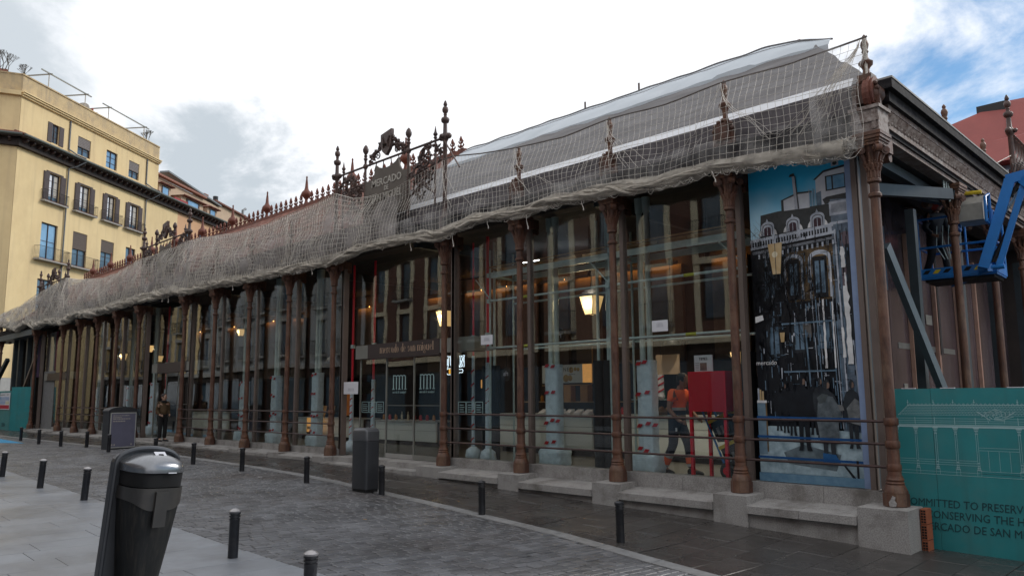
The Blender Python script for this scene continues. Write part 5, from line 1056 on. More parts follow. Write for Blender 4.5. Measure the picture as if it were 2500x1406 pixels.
arch(.95, 3.0, .045, .9, 10, P('pinkish', (.22, .16, .18), (.12, .09, .11)), 'printed_side_window'); flat([rect(.945, .985, 2.3, 3.75)], 11, 'printed_side_pane', MID)
for u0, u1, z0, z1, m in ((.855, .870, .9, 4.0, LG), (.885, .890, .9, 4.1, BL), (.60, .606, 1.2, 3.3, LG), (.635, .645, 1.2, 3.0, BL), (.66, .664, 1.2, 2.9, LG), (.775, .785, 1.0, 2.9, BL), (.80, .806, 1.0, 3.2, LG), (.825, .835, 1.0, 2.6, BL), (.965, .975, 1.2, 2.3, LG), (.52, .535, 1.3, 2.5, BL)): flat([[(u0, z1), (u1, z1), (u1 + .03, z0), (u0 + .03, z0)]], 16, 'printed_light_streak', m)
random.seed(5)
def blob(u0, u1, z0, z1, n=14): 
    L_ = [(u0 + (u1 - u0) * .25 * random.random(), z0 + (z1 - z0) * i / n) for i in range(n + 1)]; R_ = [(u1 - (u1 - u0) * .3 * random.random() * (.3 + i / n), z0 + (z1 - z0) * i / n) for i in range(n + 1)]
    return L_ + R_[::-1]
random.seed(21)
for nm_, mm_, n_ in (('printed_pale_detail', LG, 70), ('printed_blue_detail', BL, 210), ('printed_dark_detail', DK, 200), ('printed_grey_detail', MID, 160)):
    R_ = []
    for _ in range(n_):
        u = random.uniform(.05, .97); z = random.uniform(1.15, 3.75) if mm_ is not DK else random.uniform(1.2, 4.0); v_ = random.random() < .65; a = random.uniform(.003, .012); b = random.uniform(.03, .22)
        R_.append(rect(u, min(.99, u + (a if v_ else b * .35)), z, z + (b if v_ else a)))
    o_ = flat(R_, 15 if mm_ is not DK else 16, nm_, mm_); o_['kind'] = 'stuff'
for k in range(3):
    R_ = [rect(.30 + q * .012, .303 + q * .012, 2.62 - k * .75, 2.80 - k * .75) for q in range(40)]; o_ = flat(R_, 17, 'printed_balcony_railing', DK); o_['kind'] = 'stuff'; flat([rect(.29, .80, 2.60 - k * .75, 2.625 - k * .75)], 17, 'printed_balcony_edge', BL)
random.seed(5)
for q in (blob(.895, .945, 3.40, 3.72, 9), blob(.925, .945, 3.12, 3.32, 5), blob(.905, .965, 1.95, 3.12), blob(.700, .725, 1.9, 2.95), blob(.79, .805, 1.9, 2.9), blob(.795, .81, 3.2, 3.45, 5), blob(.865, .90, 2.05, 2.5, 5)): flat([q], 17, 'printed_white_flare', WH)
g = G()                                                # bare branches of the printed tree
def branch(u, z, a, l, w, d):
    if d == 0 or w < .0006: return
    u2, z2 = u + l * cos(a) * .6, z + l * sin(a); q = len(g.v); nx, nz_ = -sin(a) * w, cos(a) * w
    g.v += [(U(u + nx), layer(18), z + nz_), (U(u - nx), layer(18), z - nz_), (U(u2 - nx * .6), layer(18), z2 - nz_ * .6), (U(u2 + nx * .6), layer(18), z2 + nz_ * .6)]; g.face([q, q + 1, q + 2, q + 3])
    for _ in range(3 if d > 4 else 2):
        branch(u2, z2, a + random.uniform(-.8, .8), l * random.uniform(.66, .9), w * .66, d - 1)
for u, z, w in ((.10, 1.9, .008), (.26, 1.6, .013), (.27, 2.2, .010), (.42, 2.0, .006), (.05, 2.6, .006), (.20, 2.8, .006), (.34, 2.3, .006), (.52, 1.9, .005), (.16, 2.4, .006)): branch(u, z, pi / 2 + random.uniform(-.25, .25), .40, w, 9)
for v in range(len(g.v)): x, y, z = g.v[v]; g.v[v] = (max(BX0 + .005, min(U(.74), x)), y, min(4.35, z))
g.obj('printed_tree', DK, bn)
flat([[(.19, 3.92), (.34, 3.92), (.31, 3.42), (.23, 3.42)]], 19, 'lantern_reflection_print', LMP); flat([[(.26 + .03 * cos(a), 3.74 + .05 * sin(a)) for a in [2 * pi * i / 12 for i in range(12)]]], 20, 'lantern_glow_print', P('glow', (.95, .85, .62))); flat([rect(.262, .268, 3.35, 3.92)], 20, 'lantern_reflection_bar', RF); flat([[(.27, 2.48), (.32, 2.48), (.312, 2.33), (.278, 2.33)]], 19, 'lantern_reflection_print', LMP)  # lit lanterns' reflections and glow, put into the banner as pale yellow shapes
flat([[(.02, 2.76), (.10, 2.78), (.11, 2.70), (.02, 2.66)]], 19, 'printed_white_sign', WH)
flat([[(.0, .30), (1, .30), (1, .95), (.42, 1.02), (.12, 1.02), (0, 1.0)]], 19, 'printed_pavement', PL); flat([[(.3, .45), (.75, .38), (.8, .62), (.45, .75), (.25, .62)]], 20, 'printed_shadow', P('wet_shadow', (.09, .12, .14), (.20, .26, .29)))
flat([rect(0, .085, .58, 1.40)], 21, 'printed_stall', P('stall_blue', (.22, .32, .40), (.13, .21, .28))); flat([rect(.0, .10, 1.38, 1.42)], 22, 'printed_counter', WH); flat([rect(.085, .10, .62, 1.38)], 22, 'printed_counter_edge', OC)
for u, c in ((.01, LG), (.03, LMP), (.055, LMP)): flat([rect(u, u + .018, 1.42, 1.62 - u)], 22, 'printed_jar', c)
def pers(u, z, h, w, k, m, face=None, turn=1):
    hw = w / 2; pts = [(-.62, .0), (-.50, .06), (-.52, .40), (-.95, .44), (-1.0, .60), (-.92, .74), (-.62, .82), (-.30, .845), (-.22, .86), (.22, .86), (.34, .84), (.70, .80), (.95, .70), (1.0, .55), (.90, .45), (.55, .42), (.55, .06), (.70, .0), (.20, .0), (.12, .10), (.05, .34), (-.05, .34), (-.15, .05), (-.20, 0)]
    flat([[(u + hw * a * (1 + .06 * sin(9 * b + k)), z + h * b) for a, b in pts]], k, 'printed_person', m)
    flat([[(u + hw * .30 * cos(a) + .004 * turn, z + h * .93 + h * .072 * sin(a)) for a in [2 * pi * i / 12 for i in range(12)]]], k, 'printed_head', m)
    if face: flat([[(u + turn * hw * f0, z + h * f1) for f0, f1 in ((.05, .88), (.27, .89), (.31, .94), (.22, .965), (.10, .96))]], k + 1, 'printed_face', face)
FC = P('face', (.26, .17, .13), (.12, .08, .06))
for i, (u, z, h, w, m, fc) in enumerate(((.22, .95, .72, .10, DK, None), (.29, .92, .78, .10, DK, FC), (.36, .88, .82, .11, DK, None), (.57, .9, .85, .12, DK, None), (.64, .85, .92, .14, MID, FC), (.47, .66, 1.13, .20, DK, FC), (.93, .72, 1.0, .16, MID, FC), (.70, .58, 1.15, .22, MID, FC))): pers(u, z, h, w, 23 + i, m, fc)
COAT = P('grey_coat', (.17, .20, .22), (.05, .065, .075))
flat([[(.615, 1.38), (.67, 1.50), (.76, 1.47), (.82, 1.30), (.84, 1.16), (.80, 1.08), (.80, .78), (.62, .80), (.60, 1.1)]], 33, 'printed_grey_coat', COAT); flat([[(.63, 1.36), (.69, 1.40), (.72, 1.50), (.66, 1.52), (.61, 1.46)]], 34, 'printed_hood', P('hood', (.10, .12, .13), (.05, .06, .06)))
flat([[(.80, 1.36), (.85, 1.34), (.86, 1.27), (.82, 1.26)], ], 35, 'printed_hand', P('hand', (.20, .20, .20))); flat([[(.88, 1.30), (.96, 1.45), (1.0, 1.40), (1.0, 1.05), (.90, 1.1)]], 35, 'printed_check_coat', P('check', (.26, .27, .28), (.06, .07, .07)))
flat([[(.64, .50), (.72, .46), (.80, .50), (.76, .62), (.64, .64)]], 36, 'printed_blue_bag', P('bag', (.02, .12, .32)))
for z in (.505, .82, 1.12): flat([[(.0, z + .02), (1, z + .005), (1, z + .04), (0, z + .055)]], 37, 'rail_reflection_print', BLU)  # reflections of the real railings, drawn as blue bars in the print
flat([rect(0, 1, .17, .30)], 37, 'printed_blue_base', P('base_blue', (.10, .22, .34), (.18, .32, .44))); flat([[(.90, .3), (.93, .3), (.83, .50), (.81, .50)]], 38, 'printed_leg', DK); flat([rect(.94, .96, .3, .55)], 38, 'printed_leg', DK)
text('printed_lettering', 'mercado', .10, WH, bn, (U(.02), layer(38), 1.98), ext=.0005)
# ------------------------------------------------------------------ side wing
w0 = 0
def sidebox(t0, t1, x0, x1, z0, z1, name, m, par):
    g = G(); a, b = sidep(t0), sidep(t1)
    g.hexa([(a[0] + x0, a[1], z0), (a[0] + x1, a[1], z0), (b[0] + x1, b[1], z0), (b[0] + x0, b[1], z0)], [(a[0] + x0, a[1], z1), (a[0] + x1, a[1], z1), (b[0] + x1, b[1], z1), (b[0] + x0, b[1], z1)]); return g.obj(name, m, par)
sb = thing('side_banner', 'dark brown printed sheeting with coppery vertical battens along the flank of the market hall', 'banner')
for k, t0 in enumerate((.9, 2.2, 3.6, 5.0, 6.4, 7.8, 9.2, 10.6, 12.0, 13.4, 14.8, 16.2)): sidebox(t0 + .01, t0 + 1.39 if k else 2.19, -1.14, -1.10, -.2, 5.2, 'banner_sheet', PRINTB, sb)
for t0 in (.95, 1.75, 3.1, 4.6, 6.2, 7.8, 9.4): sidebox(t0, t0 + .10, -1.095, -1.02, 0, 4.6, 'batten', BATT, sb)
for t0 in (1.0, 2.4, 3.8, 5.2, 6.6): sidebox(t0 + .15, t0 + 1.0, -1.098, -1.092, 2.35, 2.46, 'printed_grey_band', P('grey_band', (.20, .20, .19)), sb)
for t0, z0, z1, w in ((1.15, 1.3, 2.0, .25), (2.1, 1.5, 2.6, .08), (4.1, 1.4, 1.7, .2), (2.9, 3.3, 3.4, .5), (5.7, 2.9, 3.1, .4)): sidebox(t0, t0 + w, -1.0925, -1.088, z0, z1, 'torn_poster', P('torn', (.32, .31, .28), (.20, .19, .17)), sb)
for t0 in (1.3, 2.9): sidebox(t0, t0 + .7, -1.098, -1.092, 3.4, 4.6, 'printed_window', P('print_pane', (.07, .11, .16), (.11, .15, .2)), sb)
sidebox(.45, .9, -1.10, -.42, -.2, 5.2, 'corner_return_wall', DSTEEL, hall)
for x0, x1 in ((-.40, -.33), (-.28, -.20)): sidebox(.28, .36, x0, x1, -.02, 5.2, 'corner_mullion', MULL, hall)
pr = thing('steel_props', 'blue grey raking steel prop and posts bracing the open flank of the hall', 'prop')
def sv(t, off, z): a = sidep(t); return (a[0] + off, a[1], z)
G().beam(sv(.95, -.22, 3.75), sv(3.05, -.02, 1.15), .10, .17).obj('raking_prop', STEELB, pr)
for t0 in (2.55, 5.25, 7.7, 10.3): G().beam(sv(t0, -.30, -.2), sv(t0, -.30, 4.6), .14, .14).obj('steel_post', DSTEEL, pr)
for t0 in (2.9, 5.6, 8.1): G().beam(sv(t0, -.34, -.2), sv(t0, -.34, 4.6), .05, .05).obj('slim_post', STEELB, pr)
G().beam(sv(.5, -.30, 5.12), sv(7.9, -.30, 5.12), .16, .16).obj('head_beam', DSTEEL, pr)
G().beam(sv(.55, -.75, 4.70), sv(3.55, .08, 4.98), .12, .19).obj('needle_beam', DSTEEL, pr); G().beam(sv(1.2, -.8, 4.95), sv(3.9, -.2, 5.0), .12, .16).obj('needle_beam', DSTEEL, pr)
for t0 in (3.45, 3.6, 3.75): G().path([sv(t0, .02, 4.9), sv(t0, .02, 5.35)], .016, 6).obj('threaded_rod', GALV, pr)
G().box(-4.62, -4.30, 15.25, 15.6, 4.98, 5.12).obj('clamp_plate', STEELB, pr)
for (a_, b_c) in (((.9, .0, 6.3), (3.95, .0, 6.45)), ((3.95, 0, 6.1), (6.65, 0, 6.35)), ((6.65, 0, 6.1), (9.35, 0, 7.0))): G().path([sv(*a_), sv(*b_c)], .010, 4).obj('stay_wire', RUSTD, hall)
# ------------------------------------------------------------------ right hoarding
ho = thing('teal_hoarding', 'teal site hoarding printed with a white elevation of the hall and dark capital lettering', 'hoarding', (0, 11.76, 0))
for x0, x1 in ((-4.36, -3.83), (-3.825, -2.25), (-2.245, -.7), (-.695, .8), (.805, 2.3)):
    z0 = gz((x0 + x1) / 2, 11.7) - .06; g = G(); g.hexa([(x0, 0, gz(x0, 11.7) - .08), (x1, 0, gz(x1, 11.7) - .08), (x1, .03, gz(x1, 11.7) - .08), (x0, .03, gz(x0, 11.7) - .08)], [(x0, 0, 1.58), (x1, 0, 1.575), (x1, .03, 1.575), (x0, .03, 1.58)]); g.obj('hoarding_panel', TEAL, ho)
for x in (-4.2, -3.7, -2.9, -2.3, -1.5): G().box(x, x + .18, -.004, .034, 1.576, 1.586).obj('foam_tape', WHITE, ho)
for x in (-3.79, -3.85): 
    for z in (.1, .7, 1.3): G().lathe([(.016, -.006), (.012, -.012)], 0, 0, 0, 8).obj('screw_head', TEALL, ho, (x, .0, z)).rotation_euler = (pi / 2, 0, 0)
g = G(); LY = -.0035
def ln(x0, z0, x1, z1, w=.006):
    d = Vector((x1 - x0, 0, z1 - z0)); n = Vector((-d.z, 0, d.x)).normalized() * w / 2; b = len(g.v); g.v += [(x0 - n.x, LY, z0 - n.z), (x1 - n.x, LY, z1 - n.z), (x1 + n.x, LY, z1 + n.z), (x0 + n.x, LY, z0 + n.z)]; g.face([b, b + 1, b + 2, b + 3])
E0 = -4.30; S_ = .2515
def elev(e0, n, bw):
    x1 = e0 + n * bw + 2.4
    for z in (1.075, 1.09): ln(e0, z, 1.9, z, .008)
    ln(e0, 1.062, 1.9, 1.062, .014)
    for z in (1.12, 1.145, 1.175): ln(e0 + .0, z, 1.9, z, .004)
    ln(e0 + .03, 1.215, e0 + .17, 1.35, .005); ln(e0 + .16, 1.352, 1.9, 1.352, .008)
    for r in range(6): 
        z = 1.22 + r * .022; ln(e0 + .04 + r * .022, z, 1.9, z, .0035)
        for q in range(90): xx = e0 + .06 + r * .022 + q * .035; ln(xx, z, xx + .008, z + .018, .0025)
    for q in range(60): xx = e0 + .18 + q * .052; ln(xx, 1.355, xx + .018, 1.375, .004); ln(xx + .018, 1.375, xx + .036, 1.355, .004)
    for k, dx in enumerate((.17, .50, .745, 1.0, 1.50, 1.75, 2.0, 2.3)): ln(e0 + dx, 1.35, e0 + dx, 1.425, .005); ln(e0 + dx - .012, 1.385, e0 + dx, 1.40, .004); ln(e0 + dx + .012, 1.385, e0 + dx, 1.40, .004)
    cols = [0, .25, .50, .75, 1.00, 1.49, 1.74, 1.99, 2.24, 2.49]
    for c in cols:
        x = e0 + c
        for s in (-.011, .011): ln(x + s, .52, x + s, .98, .0035)
        for z, w_ in ((1.05, .07), (1.035, .055), (1.015, .045), (.995, .03), (.975, .035), (.60, .03), (.56, .03), (.535, .04), (.515, .05)): ln(x - w_ / 2, z, x + w_ / 2, z, .008)
        for s in (-.024, .024): ln(x + s, .43, x + s, .505, .003)
        ln(x, 1.10, x, 1.19, .006); ln(x - .03, .505, x + .03, .505, .003)
    for a, b in zip(cols, cols[1:]):
        if b - a < .4:
            for z in (.565, .595, .625): ln(e0 + a + .015, z, e0 + b - .015, z, .0035)
        else:
            for z in (.80, .765, .50, .47): ln(e0 + a + .015, z, e0 + b - .015, z, .0035)
            for q in range(1, 4): xx = e0 + a + (b - a) * q / 4; ln(xx, .50, xx, .765, .003)
            mx_ = e0 + (a + b) / 2
            for q in range(22):
                a0 = q * .9; rr = .03 + .012 * q; ln(mx_ + .55 * rr * cos(a0), 1.19 + .20 * rr * sin(a0) + .03, mx_ + .75 * rr * cos(a0 + .7), 1.19 + .28 * rr * sin(a0 + .7) + .03, .007)
            for s in (-1, 1): ln(mx_ + s * .09, 1.12, mx_ + s * .11, 1.24, .004); ln(mx_, 1.30, mx_ + s * .12, 1.25, .006); ln(mx_ + s * .22, 1.27, mx_ + s * .12, 1.2, .01)
    ln(e0 - .02, .43, 1.9, .43, .004); ln(e0, .47, 1.9, .47, .003)
elev(E0, 4, .25)
g.obj('printed_elevation', TEALL, ho)
for s, x, z, h in (('COMMITTED TO PRESERVING AND', -4.285, .0, .138), ('CONSERVING THE HISTORIC', -4.0, -.15, .138), ('MERCADO DE SAN MIGUEL', -4.07, -.305, .138)):
    text('printed_lettering', s, h * 1.05, TEALD, ho, (x, -.0035, z), ext=.0006, shear=.08, sx=.86)
for x, z, r in ((-3.4, -.42, .02), (-3.2, -.3, .01)): pass
bk = thing('hollow_brick_stack', 'short stack of orange hollow clay bricks wedged between the corner plinth and the hoarding', 'bricks', (-3.985, 11.50, 0))
for k in range(3):
    z = -.62 + k * .205; g = G(); g.box(0, .075, 0, .20, z, z + .195)
    b = g.obj('brick', HBRICK, bk); h = G()
    for r in range(5):
        for q in range(2): h.box(.008 + q * .033, .034 + q * .033, -.003, 0, z + .015 + r * .035, z + .04 + r * .035)
    h.obj('brick_hole', BLACK, b)
# ------------------------------------------------------------------ boom lift
lf = thing('boom_lift', 'blue boom lift with its basket raised beside the rusted side columns', 'boom lift', (-4.58, 16.35, 3.63), radians(4))
def T(pts, r, nm, m=LIFTB, n=8): G().path(pts, r, n).obj(nm, m, lf)
w_, d_, h_ = .62, .42, 1.15                   # basket: x along its long side
g = G(); g.box(-w_, w_, -d_, d_, 0, .03); 
g.obj('basket_floor', LIFTB, lf)
for k in range(8): G().box(-w_ + .05, w_ - .05, -d_ + .06 + k * .10, -d_ + .10 + k * .10, -.05, -.001).obj('floor_rib', IRON, lf)
for y in (-d_, d_):
    G().box(-w_, w_, y - .012, y + .012, .032, .20).obj('toe_board', LIFTB, lf)
    for k in range(7): g = G(); x = -w_ + .03 + k * .17; s = -1 if y < 0 else 1; g.prism([(x, .10), (x + .09, .10), (x + .15, .17), (x + .06, .17)], y + s * .013, y + s * .016); g.obj('hazard_stripe', YELP if k % 2 else BLACK, lf)
for s in (-1, 1): G().box(s * w_ - .012, s * w_ + .012, -d_ + .013, d_ - .013, .032, .20).obj('toe_board', LIFTB, lf); g = G(); g.prism([(-.3, .1), (-.15, .1), (-.08, .17), (-.23, .17)], 0, .003); o = g.obj('hazard_stripe', YELP, lf, (s * (w_ + .013), 0, 0)); o.rotation_euler = (0, 0, pi / 2)
for x in (-w_, 0, w_):
    for y in (-d_, d_): T([(x, y, .03), (x, y, h_)], .020, 'basket_post')
for z in (.60, h_):
    for y in (-d_, d_): T([(-w_, y, z), (w_, y, z)], .021, 'basket_rail')
    for x in (-w_, w_): T([(x, -d_, z), (x, d_, z)], .021, 'basket_rail')
g = G(); g.hexa([(.15, -d_ - .34, .95), (.55, -d_ - .34, .95), (.55, -d_ - .04, .90), (.15, -d_ - .04, .90)], [(.15, -d_ - .34, 1.25), (.55, -d_ - .34, 1.25), (.55, -d_ - .04, 1.44), (.15, -d_ - .04, 1.44)]); g.obj('control_box', mat('grey_control_box', (.34, .33, .30), (.25, .24, .22), .5), lf)
T([(.10, -d_ - .02, .85), (.10, -d_ - .02, 1.46), (.10, -d_ - .36, 1.34), (.10, -d_ - .40, .90), (.1, -d_, .85)], .026, 'box_guard'); T([(.6, -d_ - .02, .85), (.6, -d_ - .02, 1.46), (.6, -d_ - .36, 1.34), (.6, -d_ - .40, .90), (.6, -d_, .85)], .026, 'box_guard')
T([(.06, -d_ - .05, 1.02), (.06, -d_ - .05, 1.48), (.12, -d_ - .06, 1.52), (.50, -d_ - .06, 1.50)], .036, 'yellow_guard', YELP)
for k in range(5): T([(.1 * k - .3, -d_ + .05, 1.0), (.1 * k - .32, -d_ + .1 * nz(k, 3), .6), (.05 * k - .2, -d_ + .02, .35)], .008, 'hanging_cable', GALV, 4)
index_kids()
# articulated arms, in world coordinates
ar = thing('folding_crane_arm', 'blue folding arm rising from the lift basket to a knuckle at the right edge', 'crane arm')
def arm(p, q, w, h, nm='arm_beam', m=LIFTB): G().beam(p, q, w, h, m=0).obj(nm, m, ar)
def WP(px, py, dep):           # plain metres: pivot positions measured in the place
    return Vector((px, py, dep))
kb, kt = WP(-3.98, 15.75, 3.72), WP(-3.47, 15.85, 5.25)
arm(kb + Vector((-.10, 0, 0)), kt + Vector((-.10, 0, 0)), .13, .17); arm(kb + Vector((.13, .05, 0)), kt + Vector((.13, .05, .0)), .07, .10); arm(kb + Vector((.04, .3, 0)), kt + Vector((.04, .25, -.1)), .08, .10); G().path([kb + Vector((.03, .1, .1)), kt + Vector((.03, .1, -.4))], .045, 9).obj('hydraulic_ram', IRON, ar)
G().path([kb + Vector((.0, .16, .6)), kt + Vector((.0, .12, -.2))], .025, 8).obj('ram_rod', GALV, ar)
for p in (kb, kt):
    o = G().path([p + Vector((-.2, .05, 0)), p + Vector((.22, .05, 0))], .045, 10).obj('pivot_pin', LIFTB, ar)
G().beam(kt + Vector((-.16, 0, .0)), kt + Vector((.2, .08, .06)), .15, .17).obj('knuckle', LIFTB, ar); G().beam(kb + Vector((-.9, 1.0, -.10)), kb, .09, .14).obj('basket_yoke', LIFTB, ar)
arm(kt + Vector((.1, .05, 0)), Vector((-1.2, 15.6, 2.6)), .16, .20); arm(Vector((-1.2, 15.6, 2.6)), Vector((1.6, 17.5, .6)), .22, .26)
for k in range(4): G().path([kt + Vector((-.10 + k * .05, -.02, .10)), kt + Vector((-.05 + k * .05, .0, .28)), kt + Vector((.12 + k * .03, .05, .12)), kb + Vector((.02, .02, .7))], .010, 5).obj('hydraulic_hose', RUBB, ar)
# chassis of the lift behind the hoarding
ch = thing('lift_chassis', 'blue wheeled lift chassis parked behind the teal hoarding', 'lift chassis', (1.8, 17.6, 0), .6)
zc = gz(1.8, 13) ; G().box(-1.1, 1.1, -.6, .6, zc + .3, zc + 1.15).obj('body', LIFTB, ch)
for x in (-.8, .8):
    for y in (-.62, .62): o = G().lathe([(.1, -.12), (.34, -.12), (.38, -.06), (.38, .06), (.34, .12), (.1, .12)], n=18).obj('wheel', RUBB, ch, (x, y, zc + .38)); o.rotation_euler = (pi / 2, 0, 0)
# ------------------------------------------------------------------ people
def skin(edges, joints, name, m, parent=None, lvl=1):
    """one continuous skinned surface grown over a joint tree"""
    names = list(joints); me = bpy.data.meshes.new(name); me.from_pydata([joints[k][0] for k in names], [(names.index(a), names.index(b)) for a, b in edges], [])
    o = bpy.data.objects.new(name, me); COL.objects.link(o); md = o.modifiers.new('s', 'SKIN'); md.use_smooth_shade = True; sl = me.skin_vertices[0].data
    for i, k in enumerate(names):
        r = joints[k][1]; sl[i].radius = (r, r) if not isinstance(r, tuple) else r; sl[i].use_root = (i == 0)
    sb_ = o.modifiers.new('u', 'SUBSURF'); sb_.levels = lvl; sb_.render_levels = lvl
    dg = bpy.context.evaluated_depsgraph_get(); m2 = bpy.data.meshes.new_from_object(o.evaluated_get(dg)); bpy.data.objects.remove(o)
    m2.materials.clear(); m2.materials.append(m); m2.name = name
    for p in m2.polygons: p.use_smooth = True
    return mkobj(name, m2, parent)
def human(label, loc, rz, scale, pose, cols, extras):
    """figure faces local +x; pose gives joint positions for a 1.75 m adult"""
    t = thing('person', label, 'person', loc, rz); t.scale = (scale,) * 3; J = pose
    R = dict(pel=.125, wai=.115, che=(.15, .12), neb=.065, nek=.052, hed=.085, crn=.08, shl=.07, shr=.07, ell=.045, elr=.045, wrl=.03, wrr=.03, hnl=.035, hnr=.035, hil=.09, hir=.09, knl=.06, knr=.06, anl=.042, anr=.042, tol=.035, tor=.035)
    jj = {k: (J[k], R[k]) for k in R}
    E_ = [('pel', 'wai'), ('wai', 'che'), ('che', 'neb'), ('neb', 'nek'), ('nek', 'hed'), ('hed', 'crn')]
    for s in 'lr': E_ += [('che', 'sh' + s), ('sh' + s, 'el' + s), ('el' + s, 'wr' + s), ('wr' + s, 'hn' + s), ('pel', 'hi' + s), ('hi' + s, 'kn' + s), ('kn' + s, 'an' + s), ('an' + s, 'to' + s)]
    skin(E_, jj, 'body', cols['skin'], t)
    hd = Vector(J['hed']); f = Vector((1, 0, 0))
    g = G(); g.lathe([(.001, -.115), (.045, -.10), (.066, -.05), (.078, .02), (.080, .07), (.062, .12), (.03, .142), (.001, .148)], hd.x + .012, hd.y, hd.z, 14, sx=1.18); g.obj('head', cols['skin'], t)
    g = G(); g.path([hd + Vector((.085, 0, .03)), hd + Vector((.112, 0, -.012)), hd + Vector((.095, 0, -.022))], [.010, .014, .009], 6); g.obj('nose', cols['skin'], t)
    for s in (-1, 1):
        G().ball(hd + Vector((.088, s * .030, .028)), .010, 7).obj('eye', BLACK, t); G().ball(hd + Vector((.01, s * .088, .0)), .022, 7, sz=1.4).obj('ear', cols['skin'], t)
        hn = Vector(J['hnl' if s > 0 else 'hnr']); w = Vector(J['wrl' if s > 0 else 'wrr']); d = (hn - w).normalized()
        for k in range(4): 
            o = Vector((0, 0, .022 - .015 * k)) if abs(d.z) < .7 else Vector((.022 - .015 * k, 0, 0)); l = (.062, .072, .068, .052)[k]
            G().path([hn + o, hn + o + d * l * .6, hn + o + d * l * .85 + Vector((.0, -s * .02, -.01))], [.010, .009, .007], 6).obj('finger', cols['skin'], t)
        G().path([hn - d * .02, hn + d * .012 + Vector((.0, -s * .03, .03)), hn + d * .04 + Vector((0, -s * .035, .035))], [.012, .010, .008], 6).obj('thumb', cols['skin'], t)
    G().box(hd.x + .09, hd.x + .098, hd.y - .022, hd.y + .022, hd.z - .052, hd.z - .046).obj('mouth', mat('lip', (.25, .09, .07)), t)
    # trousers, top, shoes
    jt = {k: (J[k], r) for k, r in (('pel', (.155, .135)), ('wai', (.135, .12)), ('hil', .112), ('hir', .112), ('knl', .085), ('knr', .085), ('anl', .070), ('anr', .070))}
    skin([('pel', 'wai'), ('pel', 'hil'), ('hil', 'knl'), ('knl', 'anl'), ('pel', 'hir'), ('hir', 'knr'), ('knr', 'anr')], jt, 'trousers', cols['trousers'], t)
    sl = extras.get('sleeve', 1.0); top = {}
    for k, r in (('pel', extras.get('hem', .14)), ('wai', extras.get('waist', .138)), ('che', (.175, .15)), ('neb', .085), ('shl', .092), ('shr', .092)): top[k] = (J[k], r)
    ed = [('wai', 'che'), ('che', 'neb'), ('che', 'shl'), ('che', 'shr')]
    if extras.get('low'): top['hm'] = ((.0, 0, extras['low']), .148); ed.append(('hm', 'wai'))
    if extras.get('coat'): ed.append(('pel', 'wai'))
    else: top.pop('pel')
    for s in 'lr':
        a, b = Vector(J['sh' + s]), Vector(J['el' + s])
        if sl < 1: top['q' + s] = (a.lerp(b, sl), .062); ed.append(('sh' + s, 'q' + s))
        else: top['el' + s] = (J['el' + s], .066); top['wr' + s] = (J['wr' + s], .048); ed += [('sh' + s, 'el' + s), ('el' + s, 'wr' + s)]
    o = ['che'] + [k for k in top if k != 'che']; skin(ed, {k: top[k] for k in o}, extras['topname'], cols['top'], t)
    for s in 'lr':
        a, b = Vector(J['an' + s]), Vector(J['to' + s]); g = G(); mid = (a + b) / 2; d = (b - a); d.z = 0; d = d.normalized(); side = Vector((-d.y, d.x, 0)); base = min(a.z, b.z) - .045
        rings = [[tuple(a - d * .06 + d * q + side * wq * cos(an) + Vector((0, 0, base - a.z + hq / 2 + hq / 2 * sin(an)))) for an in [2 * pi * i / 10 for i in range(10)]] for q, wq, hq in ((0, .035, .08), (.04, .05, .11), (.12, .048, .09), (.20, .05, .07), (.27, .04, .05), (.295, .015, .03))]
        g.loft(rings); g.obj('shoe', cols['shoe'], t)
    # hair as a cap over the skull
    g = G(); g.lathe([(.086, .0), (.092, .05), (.088, .09), (.070, .132), (.04, .155), (.002, .162)], hd.x - .006, hd.y, hd.z, 14, sx=1.16); g.obj('hair', cols['hair'], t)
    G().ball(hd + Vector((-.05, 0, -.01)), .075, 9, sz=1.2).obj('hair_back', cols['hair'], t)
    return t
ST = dict(pel=(0, 0, .95), wai=(0, 0, 1.10), che=(.0, 0, 1.30), neb=(-.005, 0, 1.46), nek=(.0, 0, 1.52), hed=(.02, 0, 1.62), crn=(.02, 0, 1.68),
          shl=(0, .185, 1.41), shr=(0, -.185, 1.41), ell=(-.05, .235, 1.14), elr=(-.05, -.235, 1.14), wrl=(.10, .20, .98), wrr=(.10, -.20, .98), hnl=(.16, .17, .96), hnr=(.16, -.17, .96),
          hil=(0, .09, .90), hir=(0, -.09, .90), knl=(.01, .10, .50), knr=(.01, -.10, .50), anl=(-.01, .10, .09), anr=(-.01, -.10, .09), tol=(.13, .12, .045), tor=(.13, -.12, .045))
WK = dict(ST); WK.update(che=(.05, 0, 1.30), neb=(.08, 0, 1.45), nek=(.10, 0, 1.51), hed=(.15, 0, 1.60), crn=(.16, 0, 1.67), shl=(.07, .19, 1.40), shr=(.05, -.19, 1.40), ell=(.10, .26, 1.13), elr=(.02, -.26, 1.12), wrl=(.30, .22, .95), wrr=(.20, -.24, .93), hnl=(.36, .20, .93), hnr=(.27, -.22, .90),
          hil=(0, .09, .90), hir=(0, -.09, .90), knl=(.16, .10, .52), knr=(-.02, -.10, .49), anl=(.20, .10, .09), anr=(-.24, -.10, .13), tol=(.33, .11, .045), tor=(-.12, -.11, .05))
wk = human('worker in an orange short-sleeved shirt and navy trousers walking behind the glass', (-8.93, 13.2, .012), 0.0, 1.10, WK, dict(skin=SKIN, trousers=NAVY, top=HIVIS, shoe=RUBB, hair=HAIR), dict(sleeve=.62, topname='shirt', waist=.145, low=.99))
